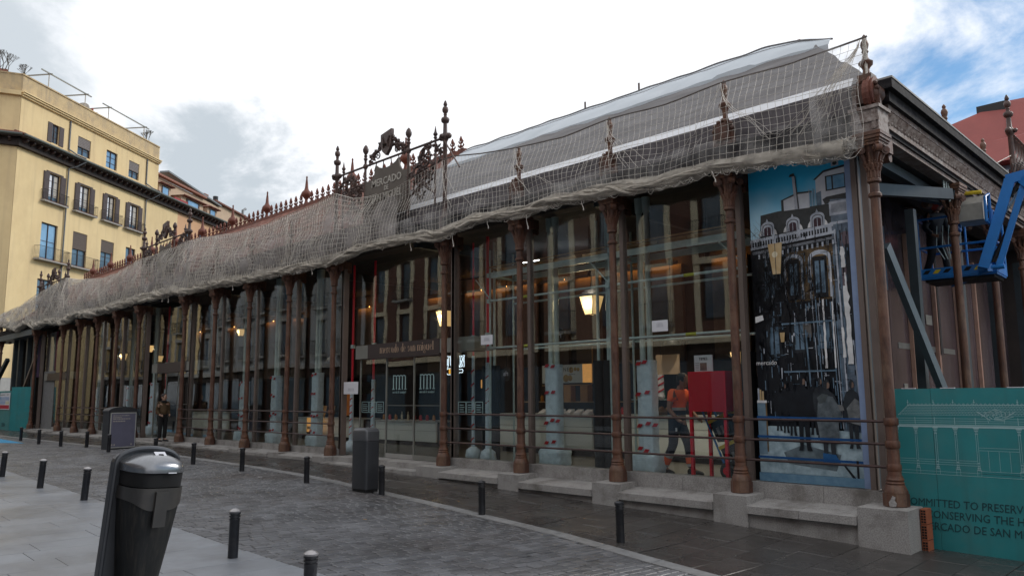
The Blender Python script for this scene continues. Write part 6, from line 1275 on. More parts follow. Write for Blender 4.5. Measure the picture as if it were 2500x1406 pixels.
g = G(); g.lathe([(.172, 0), (.172, .05)], .01, 0, 1.10, 16, sx=.92, sy=1.02); g.lathe([(.174, 0), (.170, .05)], .0, 0, .97, 16, sx=.92, sy=1.0); g.obj('reflective_band', REFL, wk); G().lathe([(.172, 0), (.172, .075)], .005, 0, 1.022, 16, sx=.92, sy=1.0).obj('dark_band', NAVY, wk)
for kx, ky, ax in ((.16, .10, .20), (-.02, -.10, -.24)):
    k = Vector((kx, ky, .51)); a = Vector((ax, ky, .10))
    for f0, f1, m in ((.42, .52, REFL), (.54, .80, HIVIS), (.81, .92, REFL)): p, q = k.lerp(a, f0), k.lerp(a, f1); G().path([p, q], [.092 - .02 * f0, .092 - .02 * f1], 12).obj('leg_band', m, wk)
G().box(.02, .10, -.148, -.142, .74, .80).obj('pocket_label', WHITE, wk); G().path([(.02, .07, 1.50), (.10, .07, 1.475), (.14, .0, 1.46)], .016, 6).obj('collar', NAVY, wk)
wm = human('woman in an olive brown coat with a dark red bag on the far entrance step', (-29.35, 11.15, .005), radians(10), .955, ST, dict(skin=SKIN2, trousers=TROUB, top=COATB, shoe=RUBB, hair=HAIR), dict(sleeve=1.0, topname='coat', coat=True, hem=(.19, .165), waist=.165))
g = G(); g.path([(-.02, .0, 1.44), (.06, .0, 1.40)], [.10, .085], 12); g.lathe([(.11, 0), (.12, .05), (.09, .10)], .0, 0, 1.42, 14); g.obj('scarf', BLACK, wm)
g = G(); g.ball((-.03, 0, 1.67), .11, 10); g.ball((-.10, 0, 1.62), .07, 8); g.obj('tied_hair', mat('auburn_hair', (.035, .010, .008)), wm)
g = G(); secs = [[(-.24 + .09 * cos(a) * k, .0 + .15 * sin(a) * k, z) for a in [2 * pi * q / 14 for q in range(14)]] for z, k in ((.98, .6), (1.02, 1), (1.15, 1.05), (1.28, .9), (1.34, .5))]; g.loft(secs); g.obj('shoulder_bag', BAGR, wm); G().path([(-.2, .1, 1.3), (-.02, .17, 1.47), (.1, .05, 1.2), (-.15, -.1, 1.02)], .014, 5).obj('bag_strap', BAGR, wm)
# worker up in the lift basket: red helmet and dark clothing
lw = human('worker in dark clothing with a red hood in the blue lift basket', (-4.98, 16.2, 3.67), radians(-30), .86, WK, dict(skin=SKIN, trousers=TROUB, top=DRAPE, shoe=RUBB, hair=mat('red_hood', (.60, .06, .03), None, .6)), dict(sleeve=1.0, topname='jacket', coat=True))
G().ball((.12, 0, 1.64), .14, 10).obj('red_hood', MATS['red_hood'], lw)
# ------------------------------------------------------------------ street furniture
g = G(); g.lathe([(.058, -.06), (.058, .425), (.062, .43), (.062, .445), (.051, .448), (.051, .458), (.064, .461), (.064, .478), (.051, .481), (.051, .491), (.066, .494), (.066, .512)], n=18); boll_me = g.mesh('bollard', BOLL)
g = G(); g.lathe([(.064, .5125), (.067, .530), (.045, .548), (.02, .556), (.001, .558)], n=16); bcap_me = g.mesh('bollard_cap', WORNM)
BL_ = [(-7.03, 8.94, 'bollard in the sidewalk row nearest the corner column'), (-9.96, 9.02, 'second bollard of the sidewalk row, in front of the third column'), (-12.87, 9.07, 'bollard standing tight against the tall dark cabinet'), (-15.20, 8.80, 'bollard just left of the tall dark cabinet'), (-18.30, 8.86, 'sidewalk bollard in front of the last column left of the first doors'), (-20.85, 8.75, 'sidewalk bollard right behind the litter bin hood, to its right'), (-23.6, 8.8, 'small far bollard hidden low behind the litter bin hood'), (-26.9, 8.6, 'bollard standing in front of the violet panel'), (-30.25, 8.95, 'bollard immediately left of the violet grey panel cabinet'), (-31.6, 8.5, 'second bollard left of the violet panel cabinet'), (-34.0, 8.4, 'third bollard left of the violet panel cabinet'), (-37.5, 8.6, 'far bollard in front of the left teal hoarding'), (-40.6, 8.2, 'far bollard at the left edge by the blue painted ground'),
       (-9.17, 4.37, 'bollard on the plaza edge right of the litter bin'), (-15.16, 4.50, 'bollard on the plaza edge just left of the litter bin'), (-17.70, 4.45, 'plaza edge bollard second to the left of the litter bin'), (-20.75, 4.45, 'plaza edge bollard at the far left edge of the view'), (-6.55, 3.85, 'nearest bollard, its worn cap catching light, cut off at the bottom')]
for x, y, lb in BL_:
    t = mkobj('bollard', boll_me, None, (x, y, gz(x, y)), lb, 'bollard', 'short dark ringed bollards'); mkobj('bollard_cap', bcap_me if (x, y) in ((-6.55, 3.85), (-9.17, 4.37), (-15.16, 4.5), (-17.7, 4.45), (-20.75, 4.45)) else g.mesh('bollard_cap', BOLL), t)
    ln_ = 3.6 if y < 5 and x < -12 else (0.8 if y < 5 else .7); t.rotation_euler = (Matrix.Rotation(radians(ln_), 3, Vector((-.70, .71, 0)) if y < 5 else Vector((random.uniform(-1, 1), random.uniform(-1, 1), 0)).normalized()) @ Matrix.Rotation(random.random() * 3, 3, 'Z')).to_euler()
# utility cabinet beside the bollard
t = thing('utility_cabinet', 'tall dark grey cabinet with a rounded top standing on the sidewalk edge', 'cabinet', (-13.42, 9.06, gz(-13.4, 9.1)), radians(3))
def rbox(w, d, z0, z1, r=.05, tw=1.0):
    rings = []
    for z, k in ((z0, tw), (z0 + .02, tw), (z0 + (z1 - z0) * .5, 1.0), (z1, 1.0)):
        pts = []
        for cx, cy, a0 in ((w / 2 - r, d / 2 - r, 0), (-w / 2 + r, d / 2 - r, pi / 2), (-w / 2 + r, -d / 2 + r, pi), (w / 2 - r, -d / 2 + r, 3 * pi / 2)):
            for q in range(4): a = a0 + q * pi / 6; pts.append(((cx + r * cos(a)) * k, (cy + r * sin(a)) * k, z))
        rings.append(pts)
    return rings
g = G(); g.loft(rbox(.47, .34, .06, .98)); g.obj('cabinet_body', DGREY, t)
rings = []
for z, k, kk in ((.985, 1.0, 1.0), (1.16, 1.0, 1.0), (1.21, .985, .97), (1.245, .93, .90), (1.262, .80, .75), (1.266, .4, .4)):
    rings.append([(p[0] * k, p[1] * kk, z - (.05 * (p[0] / .24) ** 2 if z > 1.2 else 0)) for p in rbox(.475, .345, 0, 1)[0]])
g = G(); g.loft(rings); g.obj('cabinet_top', mat('cabinet_cap', (.095, .098, .105), (.08, .083, .09), .35, .2), t); G().box(-.21, .21, -.15, .15, -.03, .058).obj('cabinet_foot', RUBB, t)
# panel cabinet
t = thing('panel_cabinet', 'dark cabinet with a domed top and a violet grey lettered panel, beyond the litter bin', 'cabinet', (-28.15, 8.95, gz(-28, 9)), radians(100)); t.scale = (.83, .9, 1)
g = G(); g.box(-.0, 1.15, -.0, .42, -.05, 1.22); g.obj('cabinet_body', DGREY, t)
g = G(); g.prism([(-.02, 1.222), (1.17, 1.222), (1.17, 1.26)] + [(.575 + .595 * cos(a), 1.26 + .13 * sin(a)) for a in [pi * i / 12 for i in range(13)]] + [(-.02, 1.26)], -.02, .44); g.obj('cabinet_roof', DGREY, t)
fp = thing('dummy', 'x', 'x'); bpy.data.objects.remove(fp)
g = G(); g.box(.09, 1.08, -.03, -.004, .08, 1.17); p = g.obj('display_panel', PURP, t); g = G(); 
for q in ((.06, 1.11, .05, .08), (.06, 1.11, 1.17, 1.20), (.06, .09, .05, 1.2), (1.08, 1.11, .05, 1.2)): g.box(q[0], q[1], -.036, -.002, q[2], q[3])
g.obj('panel_frame', REFL, t)
for k, (z, w, h) in enumerate(((1.09, .62, .025), (1.03, .34, .03), (.98, .72, .03), (.90, .44, .035))):
    xx = .16
    while xx < .16 + w: ww = random.uniform(.04, .12); G().box(xx, xx + ww, -.034, -.031, z, z + h).obj('printed_word', LETT, p); xx += ww + .02
for x in (.16, .26, .95): o = G().lathe([(.03, 0), (.03, .004)], n=12).obj('printed_badge', LETT, p, (x, -.031, .15)); o.rotation_euler = (pi / 2, 0, 0)
# litter bin, nearest object
BN = Vector((-7.08, 2.47, 0)); bn_ = thing('litter_bin', 'large dark litter bin with a metallic hood standing in the left foreground', 'litter bin', (BN.x, BN.y, gz(BN.x, BN.y) + .03)); bn_.scale = (.86, .82, 1); bn_.rotation_euler = (Matrix.Rotation(radians(5.2), 3, Vector((-.715, .70, 0))) @ Matrix.Rotation(radians(97), 3, 'Z')).to_euler()
# local: x = width, -y = front
def bw(z): return interp(z, [0.10, .18, .25, .9, 1.2, 1.34], [.09, .13, .145, .245, .274, .280])
def bd(z): return interp(z, [0.10, .18, .25, .9, 1.2, 1.34], [.16, .24, .265, .335, .36, .36])
def bring(z, k=1.0, y0=.0, e=.55, w=None, d=None):
    w = (w or bw(z)) * k; d = (d or bd(z)) * k
    return [(w * (abs(cos(a)) ** e) * (1 if cos(a) > 0 else -1), y0 - d * (abs(sin(a)) ** e), z) for a in [pi * q / 22 for q in range(23)]]
g = G(); g.loft([bring(z) for z in [.10, .13, .18, .25, .5, .75, 1.0, 1.16]], closed=True); g.obj('bin_tank', BINP, bn_)
g = G(); n = 23
def dip(q): return 1.08 - .10 * exp_(q)
def exp_(q): u = (q - 11) / 5.0; return math.exp(-u * u)
lo = [tuple(Vector(p) * 1.0 + Vector((0, 0, 0))) for p in bring(1.05, 1.006)]; band = [[(p[0], p[1], 1.165 - (.10 + .08 * exp_(i)) * (1 - k)) for i, p in enumerate(bring(1.16, 1.008))] for k in (0, .5, 1)]
g.loft(band, closed=True, caps=False); g.obj('bin_collar', mat('bin_collar', (.060, .055, .050), (.045, .042, .040), .3, .1, 9), bn_)
G().box(-.065, .055, -.385, -.362, .86, 1.14).obj('lock_tab', MATS['bin_collar'], bn_)
g = G(); g.loft([bring(z, .955) for z in (1.17, 1.31)], closed=True); g.obj('bin_mouth', BLACK, bn_)
hood = []
for i in range(11):
    f = i / 10; a = f * pi / 2; dz = .115 * sin(a); k = cos(a) ** .55 if f < 1 else .02
    base = bring(1.30, 1.0, e=.62)
    ring = []
    for p in base:
        u = p[0] / .272; arch_ = 1 - .62 * abs(u) ** 2.4
        ring.append((p[0] * (1 + .03 * f), p[1] * k, 1.30 + dz * arch_ + .005))
    hood.append(ring)
g = G(); g.loft([[(p[0], p[1], 1.285 - 0.0) for p in hood[0]]] + hood, closed=True, caps=False); g.obj('bin_hood', BINH, bn_)
pl_ = []; 
bp_ = [(-.30, .02), (-.29, .0), (.08, .0), (.09, .02), (.22, .7), (.305, 1.30)] + [(.305 * cos(a) ** 1.0, 1.315 + .125 * sin(a) ** .8) for a in [pi * (q + .5) / 16 for q in range(16)]] + [(-.305, 1.30)]
g = G(); g.prism(bp_, .003, .13); g.obj('bin_back_plate', BINF, bn_); g = G(); g.path([(x * 1.0, .0, z) for x, z in [(-.305, .05), (-.312, 1.30)] + [(-.312 * cos(a), 1.325 + .13 * sin(a) ** .8) for a in [pi * (q + .5) / 18 for q in range(18)]] + [(.312, 1.30), (.235, .7), (.10, .05)]], .022, 8); g.obj('bin_rim', BINF, bn_)
for x in (-.15, .15): G().box(x - .03, x + .03, .02, .08, -.08, .02).obj('bin_foot', BINF, bn_)
ap = G(); ap.box(-.055, .055, -.05, .05, 0, .012); o = ap.obj('cigarette_plate', mat('bright_steel', (.62, .62, .66), (.5, .5, .54), .25, .8), bn_, (.03, -.17, 1.405)); o.rotation_euler = (radians(26), 0, 0); G().box(-.02, .025, -.012, .012, .0125, .0145).obj('plate_slot', BLACK, o)
G().box(.03, .11, -.372, -.366, 1.284, 1.292).obj('hood_label', WHITE, bn_)
for x in (-.12, -.05): G().ball((x, -.28, 1.25), .012, 6).obj('hood_bolt', MATS['bright_steel'], bn_)
g = G()
for k, (x, y, s) in enumerate(((-16.9, 8.55, .05), (-6.0, 6.5, .03), (-8.5, 9.9, .02), (-11.2, 9.6, .02), (-10.6, 7.2, .025))): t = thing('litter_scrap', ['white paper scrap on the cobbles left of the cabinet', 'brown leaf on the cobbles right of centre', 'tiny dark stain of litter near the last bollard', 'dead leaf on the sidewalk behind a bollard', 'dead leaf in the middle of the cobbles'][k], 'litter', (x, y, gz(x, y) + .004), k); G().hexa([(0, 0, 0), (s * 2, 0, 0), (s * 2, s, 0), (0, s, 0)], [(0, 0, .003), (s * 2, 0, .006), (s * 2, s, .004), (0, s * .8, .005)]).obj('scrap', WHITE if k == 0 else CARDB, t)
# ------------------------------------------------------------------ buildings
def holed_wall(g, s0, s1, z0, z1, holes, depth=.22, m=0, mr=0):
    S = sorted({s0, s1} | {h[0] for h in holes} | {h[1] for h in holes}); Z = sorted({z0, z1} | {h[2] for h in holes} | {h[3] for h in holes})
    for i in range(len(S) - 1):
        for j in range(len(Z) - 1):
            a, b, c, d = S[i], S[i + 1], Z[j], Z[j + 1]; cs, cz = (a + b) / 2, (c + d) / 2
            if any(h[0] < cs < h[1] and h[2] < cz < h[3] for h in holes): continue
            k = len(g.v); g.v += [(a, 0, c), (b, 0, c), (b, 0, d), (a, 0, d)]; g.face([k, k + 1, k + 2, k + 3], m)
    for a, b, c, d in holes:
        for q in (((a, 0, c), (a, depth, c), (a, depth, d), (a, 0, d)), ((b, 0, c), (b, 0, d), (b, depth, d), (b, depth, c)), ((a, 0, c), (b, 0, c), (b, depth, c), (a, depth, c)), ((a, 0, d), (a, depth, d), (b, depth, d), (b, 0, d))):
            k = len(g.v); g.v += list(q); g.face([k, k + 1, k + 2, k + 3], mr)
def window(par, a, b, c, d, dep=.16, fm=SHUT, pm=PANE, cols=2, rows=3):
    g = G(); w = .07
    for q in ((a, b, c, c + w), (a, b, d - w, d), (a, a + w, c + w, d - w), (b - w, b, c + w, d - w)): g.box(q[0], q[1], dep - .04, dep + .03, q[2], q[3])
    for k in range(1, cols): x = a + (b - a) * k / cols; g.box(x - .03, x + .03, dep - .035, dep + .03, c + w, d - w)
    f = g.obj('window_frame', fm, par); g = G(); g.box(a + w, b - w, dep + .032, dep + .045, c + w, d - w); g.obj('window_pane', pm, f)
    for k in range(1, rows): z = c + (d - c) * k / rows; G().box(a + w, b - w, dep, dep + .03, z - .018, z + .018).obj('glazing_bar', fm, f)
    return f
def balcony(par, a, b, z, h=1.0, out=.45, step=.12, slab=True):
    if slab: f = G().box(a, b, -out, 0, z - .14, z).obj('balcony_slab', STONE if slab != 2 else TILE, par)
    g = G()
    for zz in (z + .06, z + h): g.path([(a + .02, -.0, zz), (a + .02, -out + .02, zz), (b - .02, -out + .02, zz), (b - .02, 0, zz)], .018, 5)
    x = a + .03
    while x < b: g.path([(x, -out + .02, z + .05), (x, -out + .02, z + h)], .009, 4, caps=False); x += step
    y = -out + .02
    while y < 0: 
        for x in (a + .02, b - .02): g.path([(x, y, z + .05), (x, y, z + h)], .009, 4, caps=False)
        y += step
    g.obj('balcony_railing', IRON, par)
YA = Vector((-70.54, 14.41, 0)); ang = atan2(.79, -.61)
yb = thing('yellow_apartment_building', 'yellow rendered apartment building with brown shutters and balconies beyond the left end of the hall', 'building', YA, ang)
R1 = [(3.1, 4.95), (6.8, 8.5), (10.7, 12.3), (14.1, 15.75)]; R2 = [(3.0, 5.6), (6.8, 9.4), (10.55, 13.0), (13.95, 16.6)]; R3 = [(3.2, 5.1), (7.0, 8.85), (10.75, 12.6), (14.4, 15.9)]
holes = [(a, b, 22.85, 24.5) for a, b in R1]
H1 = []
for i, (a, b) in enumerate(R1): H1.append((a + (.5 if i == 0 else 0), b - (.5 if i == 0 else 0), 22.85, 24.5))
H2 = [(a + .62, b - .62, 17.85, 20.25) for a, b in R2]; H3 = [(a, b, 13.0, 16.0) for a, b in R3]; H4 = [(a, b, 8.4, 11.3) for a, b in R3] 
g = G(); holed_wall(g, 0, 18.86, 22.2, 25.75, H1); g.obj('attic_wall', YEL, yb)
g = G(); holed_wall(g, 0, 22.9, 3.2, 21.35, H2 + H3 + H4); g.obj('facade_wall', YEL, yb)
g = G(); holed_wall(g, 0, 22.9, -1, 3.19, [(2.5 + k * 4.2, 4.6 + k * 4.2, -.9, 2.6) for k in range(5)]); g.obj('stone_base', STONE, yb)
G().box(0, 18.86, .0, .3, 25.78, 27.25).obj('parapet', YELD, yb); G().box(-.1, 18.95, -.08, .4, 27.252, 27.36).obj('coping', YELD, yb)
for k, (z, o, h) in enumerate(((25.62, .30, .10), (25.76, .38, .09), (25.48, .18, .12))): G().box(-.1, 18.98, -o, .0, z, z + h).obj('cornice_moulding', YEL, yb)
G().box(18.861, 19.0, .0, 9, 22.0, 27.3).obj('end_wall', YEL, yb); G().box(0, 18.86, .35, 9, 22.2, 27.2).obj('attic_mass', YELD, yb); G().box(.1, 34, .3, 9, -1, 22.3).obj('body', YELD, yb)
for i, (a, b, c, d) in enumerate(H1):
    window(yb, a, b, c, d, fm=SHUT, pm=PANEB if i == 2 else PANE)
    if i in (1, 3): f = G().box(a + .03, b - .03, .06, .09, c + .75, d).obj('roller_blind', mat('grey_blind', (.22, .19, .18), (.17, .15, .14), .8), yb); [G().box(a + .03, b - .03, .05, .06, c + .8 + k * .14, c + .82 + k * .14).obj('blind_slat', SHUT, f) for k in range(6)]
    if i == 0:
        for x in ((a - .52, a), (b, b + .52)): G().box(x[0], x[1], -.05, -.005, c - .02, d).obj('shutter', SHUT, yb)
for a, b, c, d in H2:
    f = window(yb, a, b, c, d, rows=4); G().box(a + .08, a + (b - a) * .42, .175, .19, c + .5, d - .08).obj('curtain', WHITE, f); G().box(a + (b - a) * .62, b - .08, .175, .19, c + .5, d - .08).obj('curtain', LETT, f)
    for x in ((a - .62, a + .02), (b - .02, b + .62)):
        s = G().box(x[0], x[1], -.07, -.02, c - .03, d + .02).obj('shutter', SHUT, yb); 
        for k in range(3): G().box(x[0] + .08, x[1] - .08, -.085, -.0705, c + .1 + k * .8, c + .75 + k * .8).obj('shutter_panel', SHUT, s)
    G().box(a - .3, b + .3, -.06, 0, d + .03, d + .14).obj('shutter_head', SHUT, yb); balcony(yb, a - .75, b + .75, c - .04, .85, .40)
    G().box(a - .7, b + .7, -.42, -.02, c - .07, c - .036).obj('balcony_tile_edge', TILE, yb)
for i, (a, b, c, d) in enumerate(H3):
    window(yb, a, b, c, d, pm=PANEB if i == 0 else PANE, rows=2)
    if i in (1, 2): G().box(a + .02, b - .02, .05, .08, c + (1.5 if i == 1 else 1.9), d).obj('roller_blind', mat('brown_blind', (.10, .075, .06), (.08, .06, .05), .8), yb)
    balcony(yb, a - .65, b + 1.0 if i < 2 else b + .6, c - .1, 1.0, .55); G().box(a - .6, b + .9 if i < 2 else b + .5, -.56, -.02, c - .14, c - .101).obj('balcony_tile_edge', TILE, yb)
G().box(11.2, 12.2, -.45, -.1, 13.0, 13.55).obj('air_conditioner', LETT, yb)
for a, b, c, d in H4: window(yb, a, b, c, d); balcony(yb, a - .5, b + .5, c - .1, 1.0, .5)
g = G(); g.box(-.6, 33, -.95, .0, 21.95, 22.1); g.obj('eave_soffit', EAVE, yb); G().box(-.3, 33, -.35, 0, 21.36, 21.949).obj('eave_band', EAVE, yb)
g = G(); g.prism([(-.0, 0), (.0, .35), (.75, .35), (.75, .22), (.3, 0)], -.09, .09); br_me = g.mesh('eave_bracket', SHUT)
for k in range(44): mkobj('eave_bracket', br_me, yb, (.2 + k * .75, 0, 21.58), rz=-pi / 2)
G().path([(-.5, -1.02, 22.12), (33, -1.02, 22.12)], .10, 8).obj('gutter', GUT, yb)
tg = G(); tg.path([(0, 0, 0), (0, .95, .34)], .10, 6); tile_me = tg.mesh('roof_tile', TILE)
for k in range(132): mkobj('roof_tile', tile_me, yb, (-.4 + k * .25, -.95, 22.18))
for x, zt in ((5.65, 25.4), (16.9, 25.4)):
    G().path([(x, -.08, 22.9), (x, -.08, zt)], .065, 8).obj('drainpipe', PIPEG, yb); G().path([(x, -.08, 22.9), (x + .9, -.3, 22.6), (x + 1.0, -1.0, 22.3), (x + 1.0, -1.0, 22.0), (x + .6, -.5, 21.5), (x + .1, -.12, 21.2), (x + .05, -.1, 3)], .065, 8).obj('drainpipe', PIPEG, yb)
# splayed return facing the viewer
ch_ang = atan2(.94, .35); g = G(); 
yr = Matrix.Rotation(0, 4, 'Z')
def retbox(s0, s1, y0, y1, z0, z1, nm, m):
    o = G().box(s0, s1, y0, y1, z0, z1).obj(nm, m, yb); o.rotation_euler = (0, 0, ch_ang - ang); return o
retbox(-14, -.02, 0, .3, 22.2, 25.75, 'return_attic_wall', YEL); retbox(-14, -.02, 0, .3, -1, 21.35, 'return_wall', YEL); retbox(-14, 0.02, .0, .3, 25.78, 27.25, 'return_parapet', YELD); retbox(-14, .0, -.3, 0, 25.5, 25.85, 'cornice_moulding', YEL); retbox(-14, .3, -.95, 0, 21.95, 22.1, 'eave_soffit', EAVE); retbox(-14, .1, -.35, 0, 21.36, 21.949, 'eave_band', EAVE)
o = G().path([(-14, -1.02, 22.12), (.4, -1.02, 22.12)], .1, 8).obj('gutter', GUT, yb); o.rotation_euler = (0, 0, ch_ang - ang); retbox(-14, .2, -1.0, -.1, 22.13, 22.32, 'tile_row', TILE); retbox(-14, 0, -.05, .4, 27.252, 27.36, 'coping', YELD)
for k in range(16): o = mkobj('eave_bracket', br_me, yb, (0, 0, 0)); M_ = Matrix.Rotation(ch_ang - ang, 4, 'Z') @ Matrix.Translation((-.5 - k * .75, 0, 21.58)) @ Matrix.Rotation(-pi / 2, 4, 'Z'); o.matrix_basis = M_
retbox(-14, -1.2, .5, 2.5, 27.25, 27.75, 'tile_roof_hump', TILE)
def ypt(s, y, z): return yb.matrix_world @ Vector((s, y, z))
bpy.context.view_layer.update()
for k, (s0, s1) in enumerate(((3.4, 8.0), (11.3, 16.9))):
    t = thing('terrace_pergola', ['white steel pergola frame on the left half of the yellow roof terrace', 'white steel pergola frame on the right half of the yellow roof terrace'][k], 'pergola', YA, ang, 'pergola frames on the roof terrace')
    for s in (s0, s1): G().path([(s, .5, 27.36), (s, .5, 28.72)], .045, 6).obj('pergola_post', LETT, t); G().beam((s, .2, 28.78), (s, 3.6, 28.78), .10, .09).obj('pergola_rafter', GREYM, t); G().path([(s, 3.3, 27.2), (s, 3.3, 28.72)], .04, 6).obj('pergola_post', LETT, t)
    G().beam((s0 - .9, .5, 28.86), (s1 + .8, .5, 28.86), .10, .09).obj('pergola_beam', GREYM, t)
def bush(lb, s, y, z, n, h, sp, nm='bare_shrub'):
    t = thing(nm, lb, 'shrub', ypt(s, y, z)); random.seed(int(s * 10)); g = G()
    def tw(p, d, l, r, k):
        q = p + d * l; g.path([p, q], [r, r * .7], 4, caps=False)
        if k: 
            for _ in range(3): tw(q, (d + Vector((random.uniform(-.6, .6), random.uniform(-.6, .6), random.uniform(-.15, .5)))).normalized(), l * .72, r * .62, k - 1)
    for _ in range(n): tw(Vector((random.uniform(-sp, sp), random.uniform(-sp, sp), 0)), Vector((random.uniform(-.3, .3), random.uniform(-.3, .3), 1)).normalized(), h * .34, .035, 4)
    g.obj('branches', TWIG, t)
bush('leafless shrub on the yellow building roof, left of the pergolas', -1.0, 1.4, 27.3, 5, 1.7, .7); bush('second leafless shrub leaning over the parapet near the first pergola', .9, .8, 27.3, 3, 1.3, .3); bush('thin bare shrub at the right end of the roof terrace', 17.6, .6, 27.3, 4, 1.4, .4)
t = thing('satellite_dish', 'white satellite dish peeking over the yellow parapet', 'dish', ypt(8.3, .9, 27.3)); g = G(); g.lathe([(.001, -.08), (.3, -.05), (.55, .05), (.56, .07), (.3, -.02), (.001, -.05)], n=16); o = g.obj('dish', LETT, t); o.location = (0, 0, .35); o.rotation_euler = (radians(70), 0, radians(60)); G().path([(0, 0, 0), (0, 0, .4)], .04, 6).obj('mast', GALV, t)
t = thing('chimney_stack', 'brick chimney stack with red pots behind the yellow parapet', 'chimney', ypt(11.0, 2.2, 27.2)); G().box(-.9, .9, -.4, .4, 0, .95).obj('stack', CREAM, t)
for k in range(6): G().lathe([(.09, 0), (.08, .35)], -.75 + k * .3, 0, .95, 8).obj('chimney_pot', RRIF if False else RROOF, t)
# neighbour house with dormers, sharing the eave line
ob = thing('orange_apartment_building', 'pale orange building with roof dormers right of the yellow one', 'building', YA, ang)
g = G(); OH = [(24.4 + k * 3.0, 25.8 + k * 3.0, 17.6, 20.0) for k in range(4)]; holed_wall(g, 22.9, 36, -1, 21.35, OH); g.obj('facade_wall', ORG, ob)
for h in OH: window(ob, *h)
G().path([(25.2, -.1, 21.2), (25.2, -.1, 3)], .06, 8).obj('drainpipe', PIPEG, ob)
g = G(); g.v = [(19, .0, 22.35), (36, .0, 22.35), (36, 5, 24.6), (19, 5, 24.6)]; g.face([0, 1, 2, 3]); g.obj('tile_roof', TILE, ob)
def dormer(s, w, h, y0=.9, m=CREAM):
    d = G().box(s, s + w, y0, y0 + 4, 22.6, 22.6 + h).obj('dormer', m, ob); z = 22.6 + h
    g = G(); o_ = .28; b = 0; g.v = [(s - o_, y0 - .45, z - .02), (s + w + o_, y0 - .45, z - .02), (s + w + o_, y0 + 4, z - .02), (s - o_, y0 + 4, z - .02), (s + w / 2, y0 + .6, z + .55), (s + w / 2, y0 + 4, z + .55)]
    for f in ((0, 1, 4), (1, 2, 5, 4), (3, 0, 4, 5), (0, 3, 2, 1)): g.face(list(f))
    g.obj('dormer_roof', TILE, d)
    g = G()
    for k in range(int((w + .5) / .22)): g.path([(s - o_ + k * .22 + .1, y0 - .47, z + .02), (s + w / 2 + (k * .22 - w / 2 - .2) * .5, y0 + .1, z + .28)], .06, 5)
    g.obj('dormer_tile', TILE, d, kind=None)
    f = G().box(s + w * .22, s + w * .82, y0 - .05, y0 - .001, 22.75, 22.6 + h - .12).obj('dormer_window', SHUT, d); G().box(s + w * .30, s + w * .74, y0 - .06, y0 - .051, 22.9, 22.6 + h - .25).obj('window_pane', PANEB, f)
dormer(20.3, 2.2, 1.35, .7); dormer(24.9, 4.6, 1.2, .9); dormer(30.5, 2.2, 1.25, .9)
G().box(22.0, 24.6, -.1, .0, 22.5, 22.85).obj('red_awning', mat('red_awning', (.34, .03, .035)), ob)
cb = thing('cream_gabled_house', 'cream rendered house with a tiled edge rising behind the dormers', 'house', YA, ang)
g = G(); g.prism([(15, 20), (42.6, 20), (42.6, 26.8), (15, 27.4)][::-1], 6.0, 9); g.obj('wall', CREAM, cb); g = G(); g.beam((15, 5.8, 27.5), (38.5, 5.8, 27.1), .6, .22); g.obj('tile_edge', TILE, cb); G().beam((30, 6.3, 28.2), (42.6, 6.3, 27.0), 1.2, .2).obj('grey_roof_edge', mat('grey_fibre_roof', (.2, .22, .23)), cb)
cb2 = thing('tan_gabled_house', 'tan house with stove pipes on its sloping roof, farthest right in the street', 'house', YA, ang)
g = G(); g.prism([(26, 18), (64, 18), (64, 27.6), (56, 28.2), (46, 28.3), (44, 28.0), (26, 24)][::-1], 8, 14); g.obj('wall', CREAM, cb2); G().beam((44.5, 7.8, 28.35), (64, 7.8, 27.7), .5, .2).obj('tile_edge', TILE, cb2)
G().path([(46, 8.5, 27.8), (46, 8.5, 29.3)], .35, 10).obj('cowl', IRON, cb2); G().path([(54, 8.5, 27.5), (54, 8.5, 29.2), (54.8, 8.5, 29.6)], .2, 8).obj('bent_flue', PIPEG, cb2); G().box(42.6, 43.6, 8.2, 9, 26.5, 28.9).obj('chimney', TILE, cb2)
# red metal roof building beyond the flank
rb = thing('red_roofed_building', 'building with a red sheet metal mansard roof and dormer behind the side cornice', 'building')
A_, B_, C_, D_ = Vector((-9.88, 33.6, 11.9)), Vector((-7.3, 34.2, 12.55)), Vector((4, 36, 12.9)), Vector((-9.2, 33.3, 8.0))
g = G(); g.v = [(-9.9, 33.6, 11.95), (-7.6, 34.4, 12.75), (6, 36.8, 12.9), (6, 31.8, 7.0), (-6.9, 30.4, 7.2), (-10.6, 32.4, 8.2), (-10.3, 44, 11.9), (6, 48, 12.9), (-10.6, 33, 6)]
for f in ((0, 5, 4), (0, 4, 1), (1, 4, 3, 2), (0, 1, 2, 7, 6), (5, 0, 6)): g.face(list(f)); 
g.obj('metal_roof', RROOF, rb); G().box(-9.4, 6, 33.2, 44, -2, 8.4).obj('wall', CREAM, rb)
g = G(); g.hexa([(-8.9, 31.4, 9.6), (-5.2, 31.0, 9.6), (-5.0, 33.5, 9.6), (-8.4, 34, 9.6)], [(-7.6, 32.0, 10.6), (-5.4, 31.8, 10.6), (-5.2, 33.6, 11.2), (-7.8, 34, 11.2)]); g.obj('dormer_roof', RROOF, rb)
G().box(-8.3, -5.3, 31.9, 32.0, 7.4, 9.59).obj('dormer_glass', PANEB, rb)
for x in (-8.35, -7.9, -6.4): G().box(x, x + .14, 31.75, 31.88, 7.2, 9.59).obj('dormer_post', RROOF, rb)
for x0, y0, z0, x1, y1, z1 in ((-7.6, 34.3, 12.7, -6.9, 30.5, 7.4), (-4.9, 34.8, 12.8, -4.2, 30.7, 7.3)): G().path([(x0, y0, z0 + .03), (x1, y1, z1 + .03)], .035, 5).obj('roof_seam', RROOF, rb)
G().box(-8.6, -7.6, 34.1, 34.6, 12.35, 12.7).obj('roof_vent', IRON, rb)
